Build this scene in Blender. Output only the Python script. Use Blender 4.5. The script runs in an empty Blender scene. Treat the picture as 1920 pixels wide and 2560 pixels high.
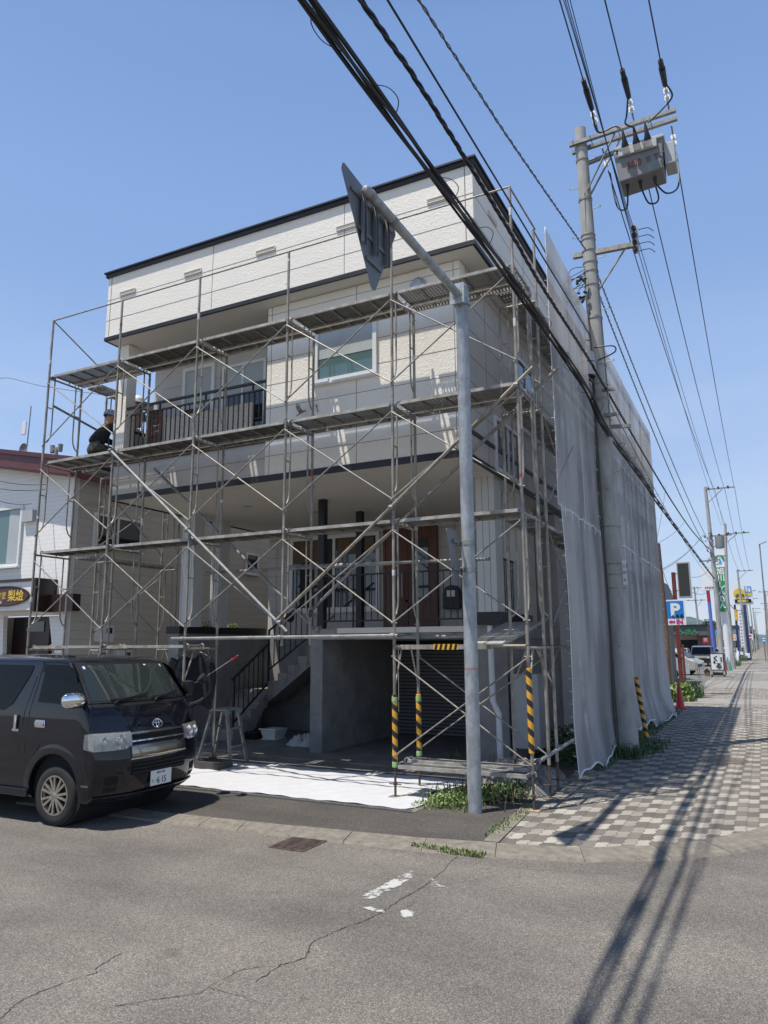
import bpy, math, random
import numpy as np
from mathutils import Vector, Matrix
random.seed(7)
R=math.radians
sc=bpy.context.scene
col=sc.collection
# ---------------- camera ----------------
CAM=np.array([11.731,-8.946,1.955]); YAW,PIT,ROL,FPX=0.47131,0.17920,-0.00546,1827.9
def _basis():
    cy,sy=math.cos(YAW),math.sin(YAW)
    f=np.array([-sy*math.cos(PIT),cy*math.cos(PIT),math.sin(PIT)])
    r=np.array([cy,sy,0.]); u=np.cross(r,f); c,s=math.cos(ROL),math.sin(ROL)
    return c*r+s*u,-s*r+c*u,f
CR,CU,CF=_basis()
cd=bpy.data.cameras.new('camera'); cam=bpy.data.objects.new('camera',cd); col.objects.link(cam)
m=Matrix(((CR[0],CU[0],-CF[0]),(CR[1],CU[1],-CF[1]),(CR[2],CU[2],-CF[2]))).to_4x4(); m.translation=Vector(CAM)
cam.matrix_world=m
cd.sensor_fit='HORIZONTAL'; cd.sensor_width=36; cd.lens=FPX/1920*36; cd.clip_end=20000; cd.clip_start=.05
sc.camera=cam
def P(px,py,ax,v):
    "survey helper: the point where the sight line through a photo pixel meets the plane axis=v"
    d=CF+(px-960)/FPX*CR-(py-1280)/FPX*CU
    t=(v-CAM[ax])/d[ax]
    return Vector(CAM+t*d)
def PX(px,py,x): return P(px,py,0,x)
def PY(px,py,y): return P(px,py,1,y)
def PZ(px,py,z): return P(px,py,2,z)
# ---------------- world and sun ----------------
SUNV=Vector((-.215,-.308,1)).normalized()
EL=math.asin(SUNV.z); AZ=math.atan2(SUNV.x,SUNV.y)
w=bpy.data.worlds.new('World'); sc.world=w; w.use_nodes=True
nt=w.node_tree; bg=nt.nodes['Background']
sky=nt.nodes.new('ShaderNodeTexSky'); sky.sky_type='NISHITA'; sky.sun_disc=False
sky.sun_elevation=EL; sky.sun_rotation=AZ; sky.altitude=120; sky.air_density=1.25; sky.dust_density=.5; sky.ozone_density=2.2
# clear-air gradient for the lower sky (paler blue towards the horizon), unseen zenith darkened to cut ambient light, blended with the physical sky
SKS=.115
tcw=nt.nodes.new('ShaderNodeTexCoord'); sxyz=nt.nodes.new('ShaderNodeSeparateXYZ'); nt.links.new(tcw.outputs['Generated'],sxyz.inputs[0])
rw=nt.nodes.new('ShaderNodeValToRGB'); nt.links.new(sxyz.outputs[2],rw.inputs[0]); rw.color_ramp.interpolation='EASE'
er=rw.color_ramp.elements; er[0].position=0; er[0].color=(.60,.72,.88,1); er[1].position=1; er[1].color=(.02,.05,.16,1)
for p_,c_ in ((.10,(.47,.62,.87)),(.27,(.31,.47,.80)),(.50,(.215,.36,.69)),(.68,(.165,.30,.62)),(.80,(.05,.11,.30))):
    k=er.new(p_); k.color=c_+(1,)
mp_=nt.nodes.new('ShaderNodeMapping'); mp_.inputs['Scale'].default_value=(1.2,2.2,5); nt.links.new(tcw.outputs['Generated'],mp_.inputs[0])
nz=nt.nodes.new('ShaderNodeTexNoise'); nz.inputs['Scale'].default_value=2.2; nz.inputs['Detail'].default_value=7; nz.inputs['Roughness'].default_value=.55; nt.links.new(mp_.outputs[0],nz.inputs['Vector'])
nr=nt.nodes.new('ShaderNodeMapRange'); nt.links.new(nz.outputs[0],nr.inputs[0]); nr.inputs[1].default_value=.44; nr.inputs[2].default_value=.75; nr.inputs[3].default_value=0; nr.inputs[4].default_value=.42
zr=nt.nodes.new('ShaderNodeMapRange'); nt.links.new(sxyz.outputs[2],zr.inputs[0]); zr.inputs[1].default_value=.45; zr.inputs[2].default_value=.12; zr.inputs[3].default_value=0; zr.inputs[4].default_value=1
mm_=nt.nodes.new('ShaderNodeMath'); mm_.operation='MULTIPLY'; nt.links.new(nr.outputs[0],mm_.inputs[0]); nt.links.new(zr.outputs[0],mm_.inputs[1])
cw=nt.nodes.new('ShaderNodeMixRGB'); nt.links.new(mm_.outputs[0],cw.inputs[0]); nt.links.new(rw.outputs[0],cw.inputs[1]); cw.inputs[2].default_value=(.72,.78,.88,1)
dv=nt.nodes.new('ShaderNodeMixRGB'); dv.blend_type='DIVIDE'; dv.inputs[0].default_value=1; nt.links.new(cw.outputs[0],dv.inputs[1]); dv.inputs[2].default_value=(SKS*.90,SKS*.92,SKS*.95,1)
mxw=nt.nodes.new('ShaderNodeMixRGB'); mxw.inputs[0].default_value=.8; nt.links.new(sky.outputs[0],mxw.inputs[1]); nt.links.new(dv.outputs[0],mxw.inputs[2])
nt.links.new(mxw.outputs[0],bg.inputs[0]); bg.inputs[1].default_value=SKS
sl=bpy.data.lights.new('sun','SUN'); sl.energy=5.0; sl.angle=R(.53); sl.color=(1,.955,.89)
so=bpy.data.objects.new('sun',sl); col.objects.link(so); so.rotation_euler=SUNV.to_track_quat('Z','Y').to_euler()
sc.view_settings.view_transform='Standard'; sc.view_settings.look='None'; sc.view_settings.gamma=1
sc.view_settings.exposure=.14
# ---------------- materials ----------------
MATS={}
def nodes(name):
    m=bpy.data.materials.new(name); m.use_nodes=True; n=m.node_tree
    return m,n,n.nodes,n.links,n.nodes['Principled BSDF']
def mat(name,c,rough=.6,metal=0,var=.0,vscale=3.,c2=None,bump=0,bscale=40.,spec=.5,coat=0,alpha=1,emis=0,stretch=None,trans=0,dist=.02,lo=.35,hi=.65):
    if name in MATS: return MATS[name]
    m,n,N,L,p=nodes(name)
    c=tuple(c)+(1,)
    p.inputs['Base Color'].default_value=c; p.inputs['Roughness'].default_value=rough
    p.inputs['Metallic'].default_value=metal; p.inputs['Specular IOR Level'].default_value=spec
    p.inputs['Coat Weight'].default_value=coat; p.inputs['Coat Roughness'].default_value=.02
    p.inputs['Alpha'].default_value=alpha; p.inputs['Transmission Weight'].default_value=trans
    if emis: p.inputs['Emission Color'].default_value=c; p.inputs['Emission Strength'].default_value=emis
    tc=N.new('ShaderNodeTexCoord'); mp=N.new('ShaderNodeMapping'); L.new(tc.outputs['Object'],mp.inputs[0])
    if stretch: mp.inputs['Scale'].default_value=stretch
    if var or c2:
        t=N.new('ShaderNodeTexNoise'); t.inputs['Scale'].default_value=vscale; t.inputs['Detail'].default_value=6; t.inputs['Roughness'].default_value=.65
        L.new(mp.outputs[0],t.inputs['Vector'])
        r=N.new('ShaderNodeValToRGB'); L.new(t.outputs[0],r.inputs[0])
        if c2 is None:
            a=tuple(x*(1-var) for x in c[:3])+(1,); b=tuple(min(1,x*(1+var)) for x in c[:3])+(1,)
        else: a=c; b=tuple(c2)+(1,)
        r.color_ramp.elements[0].color=a; r.color_ramp.elements[1].color=b
        r.color_ramp.elements[0].position=lo; r.color_ramp.elements[1].position=hi
        L.new(r.outputs[0],p.inputs['Base Color'])
        rr=N.new('ShaderNodeMapRange'); rr.inputs[3].default_value=max(0,rough-.08); rr.inputs[4].default_value=min(1,rough+.08)
        L.new(t.outputs[0],rr.inputs[0]); L.new(rr.outputs[0],p.inputs['Roughness'])
    if bump:
        t=N.new('ShaderNodeTexNoise'); t.inputs['Scale'].default_value=bscale; t.inputs['Detail'].default_value=5
        L.new(mp.outputs[0],t.inputs['Vector'])
        b=N.new('ShaderNodeBump'); b.inputs['Strength'].default_value=bump; b.inputs['Distance'].default_value=dist
        L.new(t.outputs[0],b.inputs['Height']); L.new(b.outputs[0],p.inputs['Normal'])
    MATS[name]=m
    return m
# asphalt: fine two-tone aggregate
def asphalt(name,base,speck,scale=230,amt=.5):
    m,n,N,L,p=nodes(name)
    tc=N.new('ShaderNodeTexCoord')
    v=N.new('ShaderNodeTexVoronoi'); v.inputs['Scale'].default_value=scale; L.new(tc.outputs['Object'],v.inputs['Vector'])
    r=N.new('ShaderNodeValToRGB'); L.new(v.outputs['Color'],r.inputs[0])
    e=r.color_ramp.elements
    e[0].position=.0; e[0].color=tuple(x*.55 for x in base)+(1,)
    e[1].position=1.; e[1].color=tuple(speck)+(1,)
    k=e.new(.45); k.color=tuple(base)+(1,); k=e.new(.8); k.color=tuple((a+b)/2 for a,b in zip(base,speck))+(1,)
    t=N.new('ShaderNodeTexNoise'); t.inputs['Scale'].default_value=.7; t.inputs['Detail'].default_value=9; t.inputs['Roughness'].default_value=.62
    L.new(tc.outputs['Object'],t.inputs['Vector'])
    r2=N.new('ShaderNodeValToRGB'); L.new(t.outputs[0],r2.inputs[0]); r2.color_ramp.elements[0].position=.3; r2.color_ramp.elements[1].position=.7
    r2.color_ramp.elements[0].color=(1-amt*.45,)*3+(1,); r2.color_ramp.elements[1].color=(1.08,1.07,1.04,1)
    mx=N.new('ShaderNodeMixRGB'); mx.blend_type='MULTIPLY'; mx.inputs[0].default_value=1
    L.new(r.outputs[0],mx.inputs[1]); L.new(r2.outputs[0],mx.inputs[2])
    t7=N.new('ShaderNodeTexNoise'); t7.inputs['Scale'].default_value=.5; t7.inputs['Detail'].default_value=4; mp7=N.new('ShaderNodeMapping'); mp7.inputs['Scale'].default_value=(.35,2.4,1); mp7.inputs['Rotation'].default_value=(0,0,.12); L.new(tc.outputs['Object'],mp7.inputs[0]); L.new(mp7.outputs[0],t7.inputs['Vector'])
    r7=N.new('ShaderNodeValToRGB'); L.new(t7.outputs[0],r7.inputs[0]); r7.color_ramp.elements[0].position=.36; r7.color_ramp.elements[1].position=.64; r7.color_ramp.elements[0].color=(.84,.84,.85,1); r7.color_ramp.elements[1].color=(1.1,1.09,1.07,1)
    t8=N.new('ShaderNodeTexNoise'); t8.inputs['Scale'].default_value=2.3; t8.inputs['Detail'].default_value=3; L.new(tc.outputs['Object'],t8.inputs['Vector'])
    r8=N.new('ShaderNodeValToRGB'); L.new(t8.outputs[0],r8.inputs[0]); r8.color_ramp.elements[0].position=.24; r8.color_ramp.elements[1].position=.33; r8.color_ramp.elements[0].color=(.72,.71,.70,1); r8.color_ramp.elements[1].color=(1,1,1,1)
    m7=N.new('ShaderNodeMixRGB'); m7.blend_type='MULTIPLY'; m7.inputs[0].default_value=1; L.new(mx.outputs[0],m7.inputs[1]); L.new(r7.outputs[0],m7.inputs[2])
    m8=N.new('ShaderNodeMixRGB'); m8.blend_type='MULTIPLY'; m8.inputs[0].default_value=1; L.new(m7.outputs[0],m8.inputs[1]); L.new(r8.outputs[0],m8.inputs[2]); L.new(m8.outputs[0],p.inputs['Base Color'])
    p.inputs['Roughness'].default_value=.85; p.inputs['Specular IOR Level'].default_value=.35
    b=N.new('ShaderNodeBump'); b.inputs['Strength'].default_value=.7; b.inputs['Distance'].default_value=.006
    L.new(v.outputs['Color'],b.inputs['Height']); L.new(b.outputs[0],p.inputs['Normal'])
    MATS[name]=m; return m
def paving():
    m,n,N,L,p=nodes('interlocking_paving')
    def M(op,a,b=None,c=None):
        x=N.new('ShaderNodeMath'); x.operation=op
        for i,v in enumerate((a,b,c)):
            if v is None: continue
            if isinstance(v,(int,float)): x.inputs[i].default_value=v
            else: L.new(v,x.inputs[i])
        return x.outputs[0]
    tc=N.new('ShaderNodeTexCoord'); sp=N.new('ShaderNodeSeparateXYZ'); L.new(tc.outputs['Object'],sp.inputs[0])
    CX,CY=.24,.262
    x=M('DIVIDE',sp.outputs[0],CX); y=M('DIVIDE',sp.outputs[1],CY)
    # wavy joints of the block shape
    x2=M('ADD',x,M('MULTIPLY',M('SINE',M('MULTIPLY',y,6.2832*2)),.038))
    y2=M('ADD',y,M('MULTIPLY',M('SINE',M('MULTIPLY',x,6.2832*2)),.055))
    chk=M('MODULO',M('ADD',M('ADD',M('FLOOR',x2),M('FLOOR',y2)),2000),2)
    fx=M('ABSOLUTE',M('SUBTRACT',M('FRACT',M('ADD',M('MULTIPLY',x2,2),2000)),.5)); fy=M('ABSOLUTE',M('SUBTRACT',M('FRACT',M('ADD',y2,2000)),.5))
    gr=M('MAXIMUM',M('GREATER_THAN',fx,.462),M('GREATER_THAN',fy,.476))
    wn=N.new('ShaderNodeTexWhiteNoise'); wn.noise_dimensions='2D'
    cb=N.new('ShaderNodeCombineXYZ'); L.new(M('FLOOR',M('MULTIPLY',x2,2)),cb.inputs[0]); L.new(M('FLOOR',y2),cb.inputs[1]); L.new(cb.outputs[0],wn.inputs['Vector'])
    v=N.new('ShaderNodeTexVoronoi'); v.inputs['Scale'].default_value=210; L.new(tc.outputs['Object'],v.inputs['Vector'])
    t=N.new('ShaderNodeTexNoise'); t.inputs['Scale'].default_value=1.3; t.inputs['Detail'].default_value=9; L.new(tc.outputs['Object'],t.inputs['Vector'])
    mx=N.new('ShaderNodeMixRGB'); L.new(chk,mx.inputs[0]); mx.inputs[1].default_value=(.17,.151,.127,1); mx.inputs[2].default_value=(.37,.335,.28,1)
    sc_=M('MULTIPLY',M('ADD',M('MULTIPLY',wn.outputs['Value'],.42),.70),M('ADD',M('MULTIPLY',v.outputs['Color'],.42),.74))
    sc_=M('MULTIPLY',sc_,M('ADD',M('MULTIPLY',t.outputs[0],1.1),.45))
    mu=N.new('ShaderNodeMixRGB'); mu.blend_type='MULTIPLY'; mu.inputs[0].default_value=1; L.new(mx.outputs[0],mu.inputs[1]); L.new(sc_,mu.inputs[2])
    mg=N.new('ShaderNodeMixRGB'); L.new(M('MULTIPLY',gr,.8),mg.inputs[0]); L.new(mu.outputs[0],mg.inputs[1]); mg.inputs[2].default_value=(.085,.08,.06,1)
    L.new(mg.outputs[0],p.inputs['Base Color']); p.inputs['Roughness'].default_value=.88
    h=M('SUBTRACT',M('MULTIPLY',v.outputs['Color'],.35),M('MULTIPLY',gr,1.0))
    b=N.new('ShaderNodeBump'); b.inputs['Strength'].default_value=.6; b.inputs['Distance'].default_value=.006; L.new(h,b.inputs['Height']); L.new(b.outputs[0],p.inputs['Normal'])
    MATS['paving']=m; return m
def stucco(name,c,curl=1.,line=0):
    "trowelled siding: short curled ridges"
    m,n,N,L,p=nodes(name)
    tc=N.new('ShaderNodeTexCoord')
    t0=N.new('ShaderNodeTexNoise'); t0.inputs['Scale'].default_value=5; t0.inputs['Detail'].default_value=2; L.new(tc.outputs['Object'],t0.inputs['Vector'])
    mix=N.new('ShaderNodeVectorMath'); mix.operation='MULTIPLY_ADD'; L.new(t0.outputs['Color'],mix.inputs[0]); mix.inputs[1].default_value=(.42,.42,.42); L.new(tc.outputs['Object'],mix.inputs[2])
    v=N.new('ShaderNodeTexVoronoi'); v.feature='DISTANCE_TO_EDGE'; v.inputs['Scale'].default_value=9*curl; L.new(mix.outputs[0],v.inputs['Vector'])
    r=N.new('ShaderNodeMapRange'); L.new(v.outputs['Distance'],r.inputs[0]); r.inputs[1].default_value=0; r.inputs[2].default_value=.13; r.inputs[3].default_value=1; r.inputs[4].default_value=0
    t=N.new('ShaderNodeTexNoise'); t.inputs['Scale'].default_value=11; t.inputs['Detail'].default_value=3; L.new(tc.outputs['Object'],t.inputs['Vector'])
    mu=N.new('ShaderNodeMath'); mu.operation='MULTIPLY'; L.new(r.outputs[0],mu.inputs[0]); L.new(t.outputs[0],mu.inputs[1])
    b=N.new('ShaderNodeBump'); b.inputs['Strength'].default_value=.5; b.inputs['Distance'].default_value=.009; L.new(mu.outputs[0],b.inputs['Height']); L.new(b.outputs[0],p.inputs['Normal'])
    t2=N.new('ShaderNodeTexNoise'); t2.inputs['Scale'].default_value=1.4; t2.inputs['Detail'].default_value=7; L.new(tc.outputs['Object'],t2.inputs['Vector'])
    r2=N.new('ShaderNodeValToRGB'); L.new(t2.outputs[0],r2.inputs[0]); r2.color_ramp.elements[0].color=tuple(x*.93 for x in c)+(1,); r2.color_ramp.elements[1].color=tuple(min(1,x*1.04) for x in c)+(1,)
    L.new(r2.outputs[0],p.inputs['Base Color']); p.inputs['Roughness'].default_value=.75
    MATS[name]=m; return m
def perforated(name,c,pitch=.055,hole=.17):
    "galvanised sheet with real through-holes"
    m,n,N,L,p=nodes(name)
    p.inputs['Base Color'].default_value=tuple(c)+(1,); p.inputs['Metallic'].default_value=.25; p.inputs['Roughness'].default_value=.6
    tc=N.new('ShaderNodeTexCoord'); v=N.new('ShaderNodeTexVoronoi'); v.inputs['Randomness'].default_value=0; v.inputs['Scale'].default_value=1/pitch; v.voronoi_dimensions='2D'
    L.new(tc.outputs['Object'],v.inputs['Vector'])
    g=N.new('ShaderNodeMath'); g.operation='GREATER_THAN'; L.new(v.outputs['Distance'],g.inputs[0]); g.inputs[1].default_value=hole
    L.new(g.outputs[0],p.inputs['Alpha'])
    MATS[name]=m; return m
def bands(name,c,line,axis='Z',pitch=.2,width=.02,rough=.7,bump=.6,var=.1,brick=0):
    "flat boards or corrugation: a groove every pitch metres"
    m,n,N,L,p=nodes(name)
    tc=N.new('ShaderNodeTexCoord'); sp=N.new('ShaderNodeSeparateXYZ'); L.new(tc.outputs['Object'],sp.inputs[0])
    a=N.new('ShaderNodeMath'); a.operation='DIVIDE'; L.new(sp.outputs['XYZ'.index(axis)],a.inputs[0]); a.inputs[1].default_value=pitch
    f=N.new('ShaderNodeMath'); f.operation='FRACT'; L.new(a.outputs[0],f.inputs[0])
    g=N.new('ShaderNodeMath'); g.operation='LESS_THAN'; L.new(f.outputs[0],g.inputs[0]); g.inputs[1].default_value=width/pitch
    gout=g.outputs[0]
    if brick:
        fl=N.new('ShaderNodeMath'); fl.operation='FLOOR'; L.new(a.outputs[0],fl.inputs[0])
        wn=N.new('ShaderNodeTexWhiteNoise'); wn.noise_dimensions='1D'; L.new(fl.outputs[0],wn.inputs['W'])
        ad=N.new('ShaderNodeMath'); ad.operation='ADD'; L.new(sp.outputs[0],ad.inputs[0]); L.new(sp.outputs[1],ad.inputs[1])
        dv=N.new('ShaderNodeMath'); dv.operation='DIVIDE'; L.new(ad.outputs[0],dv.inputs[0]); dv.inputs[1].default_value=brick
        a2=N.new('ShaderNodeMath'); a2.operation='ADD'; L.new(dv.outputs[0],a2.inputs[0]); L.new(wn.outputs[0],a2.inputs[1])
        f2=N.new('ShaderNodeMath'); f2.operation='FRACT'; L.new(a2.outputs[0],f2.inputs[0])
        g2=N.new('ShaderNodeMath'); g2.operation='LESS_THAN'; L.new(f2.outputs[0],g2.inputs[0]); g2.inputs[1].default_value=width/brick
        mxx=N.new('ShaderNodeMath'); mxx.operation='MAXIMUM'; L.new(gout,mxx.inputs[0]); L.new(g2.outputs[0],mxx.inputs[1]); gout=mxx.outputs[0]
    t=N.new('ShaderNodeTexNoise'); t.inputs['Scale'].default_value=2.2; t.inputs['Detail'].default_value=8; L.new(tc.outputs['Object'],t.inputs['Vector'])
    r2=N.new('ShaderNodeValToRGB'); L.new(t.outputs[0],r2.inputs[0]); r2.color_ramp.elements[0].color=tuple(x*(1-var) for x in c)+(1,); r2.color_ramp.elements[1].color=tuple(min(1,x*(1+var)) for x in c)+(1,)
    mx=N.new('ShaderNodeMixRGB'); L.new(gout,mx.inputs[0]); L.new(r2.outputs[0],mx.inputs[1]); mx.inputs[2].default_value=tuple(line)+(1,)
    L.new(mx.outputs[0],p.inputs['Base Color']); p.inputs['Roughness'].default_value=rough
    t3=N.new('ShaderNodeTexNoise'); t3.inputs['Scale'].default_value=30; L.new(tc.outputs['Object'],t3.inputs['Vector'])
    s=N.new('ShaderNodeMath'); s.operation='SUBTRACT'; mm=N.new('ShaderNodeMath'); mm.operation='MULTIPLY'; L.new(t3.outputs[0],mm.inputs[0]); mm.inputs[1].default_value=.4
    L.new(mm.outputs[0],s.inputs[0]); L.new(gout,s.inputs[1])
    b=N.new('ShaderNodeBump'); b.inputs['Strength'].default_value=bump; b.inputs['Distance'].default_value=.01; L.new(s.outputs[0],b.inputs['Height']); L.new(b.outputs[0],p.inputs['Normal'])
    MATS[name]=m; return m
def hazard(name,pitch=.17):
    "yellow and black tape wound round a tube"
    m,n,N,L,p=nodes(name)
    tc=N.new('ShaderNodeTexCoord'); sp=N.new('ShaderNodeSeparateXYZ'); L.new(tc.outputs['Object'],sp.inputs[0])
    at=N.new('ShaderNodeMath'); at.operation='ARCTAN2'; L.new(sp.outputs[1],at.inputs[0]); L.new(sp.outputs[0],at.inputs[1])
    a=N.new('ShaderNodeMath'); a.operation='DIVIDE'; L.new(at.outputs[0],a.inputs[0]); a.inputs[1].default_value=6.2832
    z=N.new('ShaderNodeMath'); z.operation='DIVIDE'; L.new(sp.outputs[2],z.inputs[0]); z.inputs[1].default_value=pitch
    s=N.new('ShaderNodeMath'); s.operation='ADD'; L.new(a.outputs[0],s.inputs[0]); L.new(z.outputs[0],s.inputs[1])
    f=N.new('ShaderNodeMath'); f.operation='FRACT'; L.new(s.outputs[0],f.inputs[0])
    g=N.new('ShaderNodeMath'); g.operation='GREATER_THAN'; L.new(f.outputs[0],g.inputs[0]); g.inputs[1].default_value=.47
    t=N.new('ShaderNodeTexNoise'); t.inputs['Scale'].default_value=38; t.inputs['Detail'].default_value=6; L.new(tc.outputs['Object'],t.inputs['Vector'])
    sc2=N.new('ShaderNodeMath'); sc2.operation='GREATER_THAN'; L.new(t.outputs[0],sc2.inputs[0]); sc2.inputs[1].default_value=.69
    mx=N.new('ShaderNodeMixRGB'); L.new(g.outputs[0],mx.inputs[0]); mx.inputs[1].default_value=(.02,.02,.022,1); mx.inputs[2].default_value=(.72,.36,.03,1)
    m2=N.new('ShaderNodeMixRGB'); L.new(sc2.outputs[0],m2.inputs[0]); L.new(mx.outputs[0],m2.inputs[1]); m2.inputs[2].default_value=(.35,.33,.3,1)
    L.new(m2.outputs[0],p.inputs['Base Color']); p.inputs['Roughness'].default_value=.5
    MATS[name]=m; return m
# ---------------- mesh builder ----------------
class MB:
    FIT=None
    def __init__(s): s.v=[]; s.f=[]; s.m=[]
    def add(s,vs,fs,mi=0):
        o=len(s.v); s.v+=[tuple(x) for x in vs]; s.f+=[tuple(i+o for i in f) for f in fs]; s.m+=[mi]*len(fs); return s
    def box(s,a,b,mi=0):
        (x0,y0,z0),(x1,y1,z1)=a,b
        if x0>x1:x0,x1=x1,x0
        if y0>y1:y0,y1=y1,y0
        if z0>z1:z0,z1=z1,z0
        return s.add([(x0,y0,z0),(x1,y0,z0),(x1,y1,z0),(x0,y1,z0),(x0,y0,z1),(x1,y0,z1),(x1,y1,z1),(x0,y1,z1)],[(3,2,1,0),(4,5,6,7),(0,1,5,4),(1,2,6,5),(2,3,7,6),(3,0,4,7)],mi)
    def hexa(s,p,mi=0): # 8 points bottom4 top4
        return s.add(p,[(3,2,1,0),(4,5,6,7),(0,1,5,4),(1,2,6,5),(2,3,7,6),(3,0,4,7)],mi)
    def bar(s,a,b,w,h,up=(0,0,1),mi=0):
        a=Vector(a);b=Vector(b);d=(b-a).normalized();u=Vector(up); r=d.cross(u)
        if r.length<1e-4: r=d.cross(Vector((1,0,0)))
        r.normalize(); u=r.cross(d); r*=w/2;u*=h/2
        return s.hexa([a-r-u,a+r-u,b+r-u,b-r-u,a-r+u,a+r+u,b+r+u,b-r+u],mi)
    def tube(s,pts,r,n=8,mi=0,caps=True,r2=None):
        pts=[Vector(p) for p in pts]; k=len(pts)
        T=[]
        for i in range(k):
            d=(pts[min(i+1,k-1)]-pts[max(i-1,0)])
            T.append(d.normalized() if d.length>1e-9 else Vector((0,0,1)))
        a=T[0].cross(Vector((0,0,1)))
        if a.length<.05: a=T[0].cross(Vector((1,0,0)))
        a.normalize(); vs=[]
        for i in range(k):
            a=(a-T[i]*a.dot(T[i])); a.normalize(); b=T[i].cross(a)
            rr=r if r2 is None else r+(r2-r)*i/(k-1)
            for j in range(n):
                t=2*math.pi*j/n; vs.append(pts[i]+a*math.cos(t)*rr+b*math.sin(t)*rr)
        fs=[(i*n+j,i*n+(j+1)%n,(i+1)*n+(j+1)%n,(i+1)*n+j) for i in range(k-1) for j in range(n)]
        if caps: fs+=[tuple(range(n-1,-1,-1)),tuple((k-1)*n+j for j in range(n))]
        return s.add(vs,fs,mi)
    def lathe(s,prof,o=(0,0,0),ax='z',n=24,mi=0):
        vs=[];k=len(prof)
        for r,h in prof:
            for j in range(n):
                t=2*math.pi*j/n; x,y=r*math.cos(t),r*math.sin(t)
                q={'z':(x,y,h),'y':(x,h,y),'x':(h,x,y)}[ax]; vs.append((q[0]+o[0],q[1]+o[1],q[2]+o[2]))
        fs=[(i*n+j,i*n+(j+1)%n,(i+1)*n+(j+1)%n,(i+1)*n+j) for i in range(k-1) for j in range(n)]
        return s.add(vs,fs,mi)
    def prism(s,poly,d,mi=0): # planar polygon extruded by vector d
        n=len(poly); p=[Vector(q) for q in poly]; d=Vector(d)
        return s.add(p+[q+d for q in p],[tuple(range(n-1,-1,-1)),tuple(range(n,2*n))]+[(i,(i+1)%n,n+(i+1)%n,n+i) for i in range(n)],mi)
    def quad(s,a,b,c,d,mi=0): return s.add([a,b,c,d],[(0,1,2,3)],mi)
    def grid(s,fn,nu,nv,mi=0):
        vs=[fn(i/nu,j/nv) for i in range(nu+1) for j in range(nv+1)]
        return s.add(vs,[(i*(nv+1)+j,(i+1)*(nv+1)+j,(i+1)*(nv+1)+j+1,i*(nv+1)+j+1) for i in range(nu) for j in range(nv)],mi)
    def text(s,txt,o,u,v,size,depth=.004,mi=0,bold=0,sx=1.,align='LEFT'):
        c=bpy.data.curves.new('lettering','FONT'); c.body=txt; c.size=size; c.extrude=depth/2; c.offset=bold; c.align_x=align; c.resolution_u=3
        ob=bpy.data.objects.new('lettering',c); col.objects.link(ob)
        dg=bpy.context.evaluated_depsgraph_get(); dg.update()
        me=bpy.data.meshes.new_from_object(ob.evaluated_get(dg))
        o=Vector(o);u=Vector(u).normalized();v=Vector(v).normalized();w_=u.cross(v)
        s.add([o+u*(q.co.x*sx)+v*q.co.y+w_*(q.co.z+depth/2) for q in me.vertices],[tuple(f.vertices) for f in me.polygons],mi)
        bpy.data.objects.remove(ob); bpy.data.curves.remove(c); bpy.data.meshes.remove(me)
        return s
    def build_each(s,name,mats,parent=None,**k):
        "one object per connected piece"
        par=list(range(len(s.v)))
        def find(a):
            while par[a]!=a: par[a]=par[par[a]]; a=par[a]
            return a
        for f in s.f:
            r0=find(f[0])
            for i in f[1:]: par[find(i)]=r0
        groups={}
        for f,mi in zip(s.f,s.m): groups.setdefault(find(f[0]),[]).append((f,mi))
        out=[]
        for g in groups.values():
            q=MB(); mp={}
            for f,mi in g:
                for i in f:
                    if i not in mp: mp[i]=len(q.v); q.v.append(s.v[i])
                q.f.append(tuple(mp[i] for i in f)); q.m.append(mi)
            out.append(q.build(name,mats,parent,**k))
        return out
    def build(s,name,mats,parent=None,smooth=30,loc=None,bevel=0,bseg=2,**tags):
        me=bpy.data.meshes.new(name); 
        vs=s.v
        if MB.FIT: k_,bx_,by_,bz_=MB.FIT; vs=[(a*k_+bx_,b*k_+by_,c*k_+bz_) for a,b,c in vs]
        if loc is not None: vs=[(a-loc[0],b-loc[1],c-loc[2]) for a,b,c in vs]
        me.from_pydata(vs,[],s.f); me.update()
        if not isinstance(mats,(list,tuple)): mats=[mats]
        for mm in mats: me.materials.append(mm)
        if len(mats)>1: me.polygons.foreach_set('material_index',s.m)
        if smooth:
            me.polygons.foreach_set('use_smooth',[True]*len(me.polygons)); me.set_sharp_from_angle(angle=R(smooth))
        o=bpy.data.objects.new(name,me); col.objects.link(o)
        if loc is not None: o.location=loc
        if parent is not None:
            o.parent=parent
            pw=Vector((0,0,0)); q=parent
            while q is not None:
                if not q.get('_local'): pw=pw+Vector(q.location)
                q=q.parent
            o.location=Vector(o.location)-pw
        if bevel:
            b=o.modifiers.new('bevel','BEVEL'); b.width=bevel; b.segments=bseg; b.limit_method='ANGLE'; b.angle_limit=R(28)
        for k,v in tags.items(): o[k]=v
        return o
def thing(name,label,cat,loc=(0,0,0),group=None,local=False):
    o=bpy.data.objects.new(name,None); col.objects.link(o); o.location=loc; o['label']=label; o['category']=cat
    if group: o['group']=group
    o.empty_display_size=.2
    if local: o['_local']=1
    return o
def dup(root,loc,label,group=None,rz=0):
    def cp(o,par):
        c=o.copy(); col.objects.link(c); c.parent=par
        for ch in [k for k in bpy.data.objects if k.parent==o]: cp(ch,c)
        return c
    c=cp(root,None); c.location=loc; c['label']=label; c.rotation_euler=(0,0,rz)
    if group: c['group']=group
    return c
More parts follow.
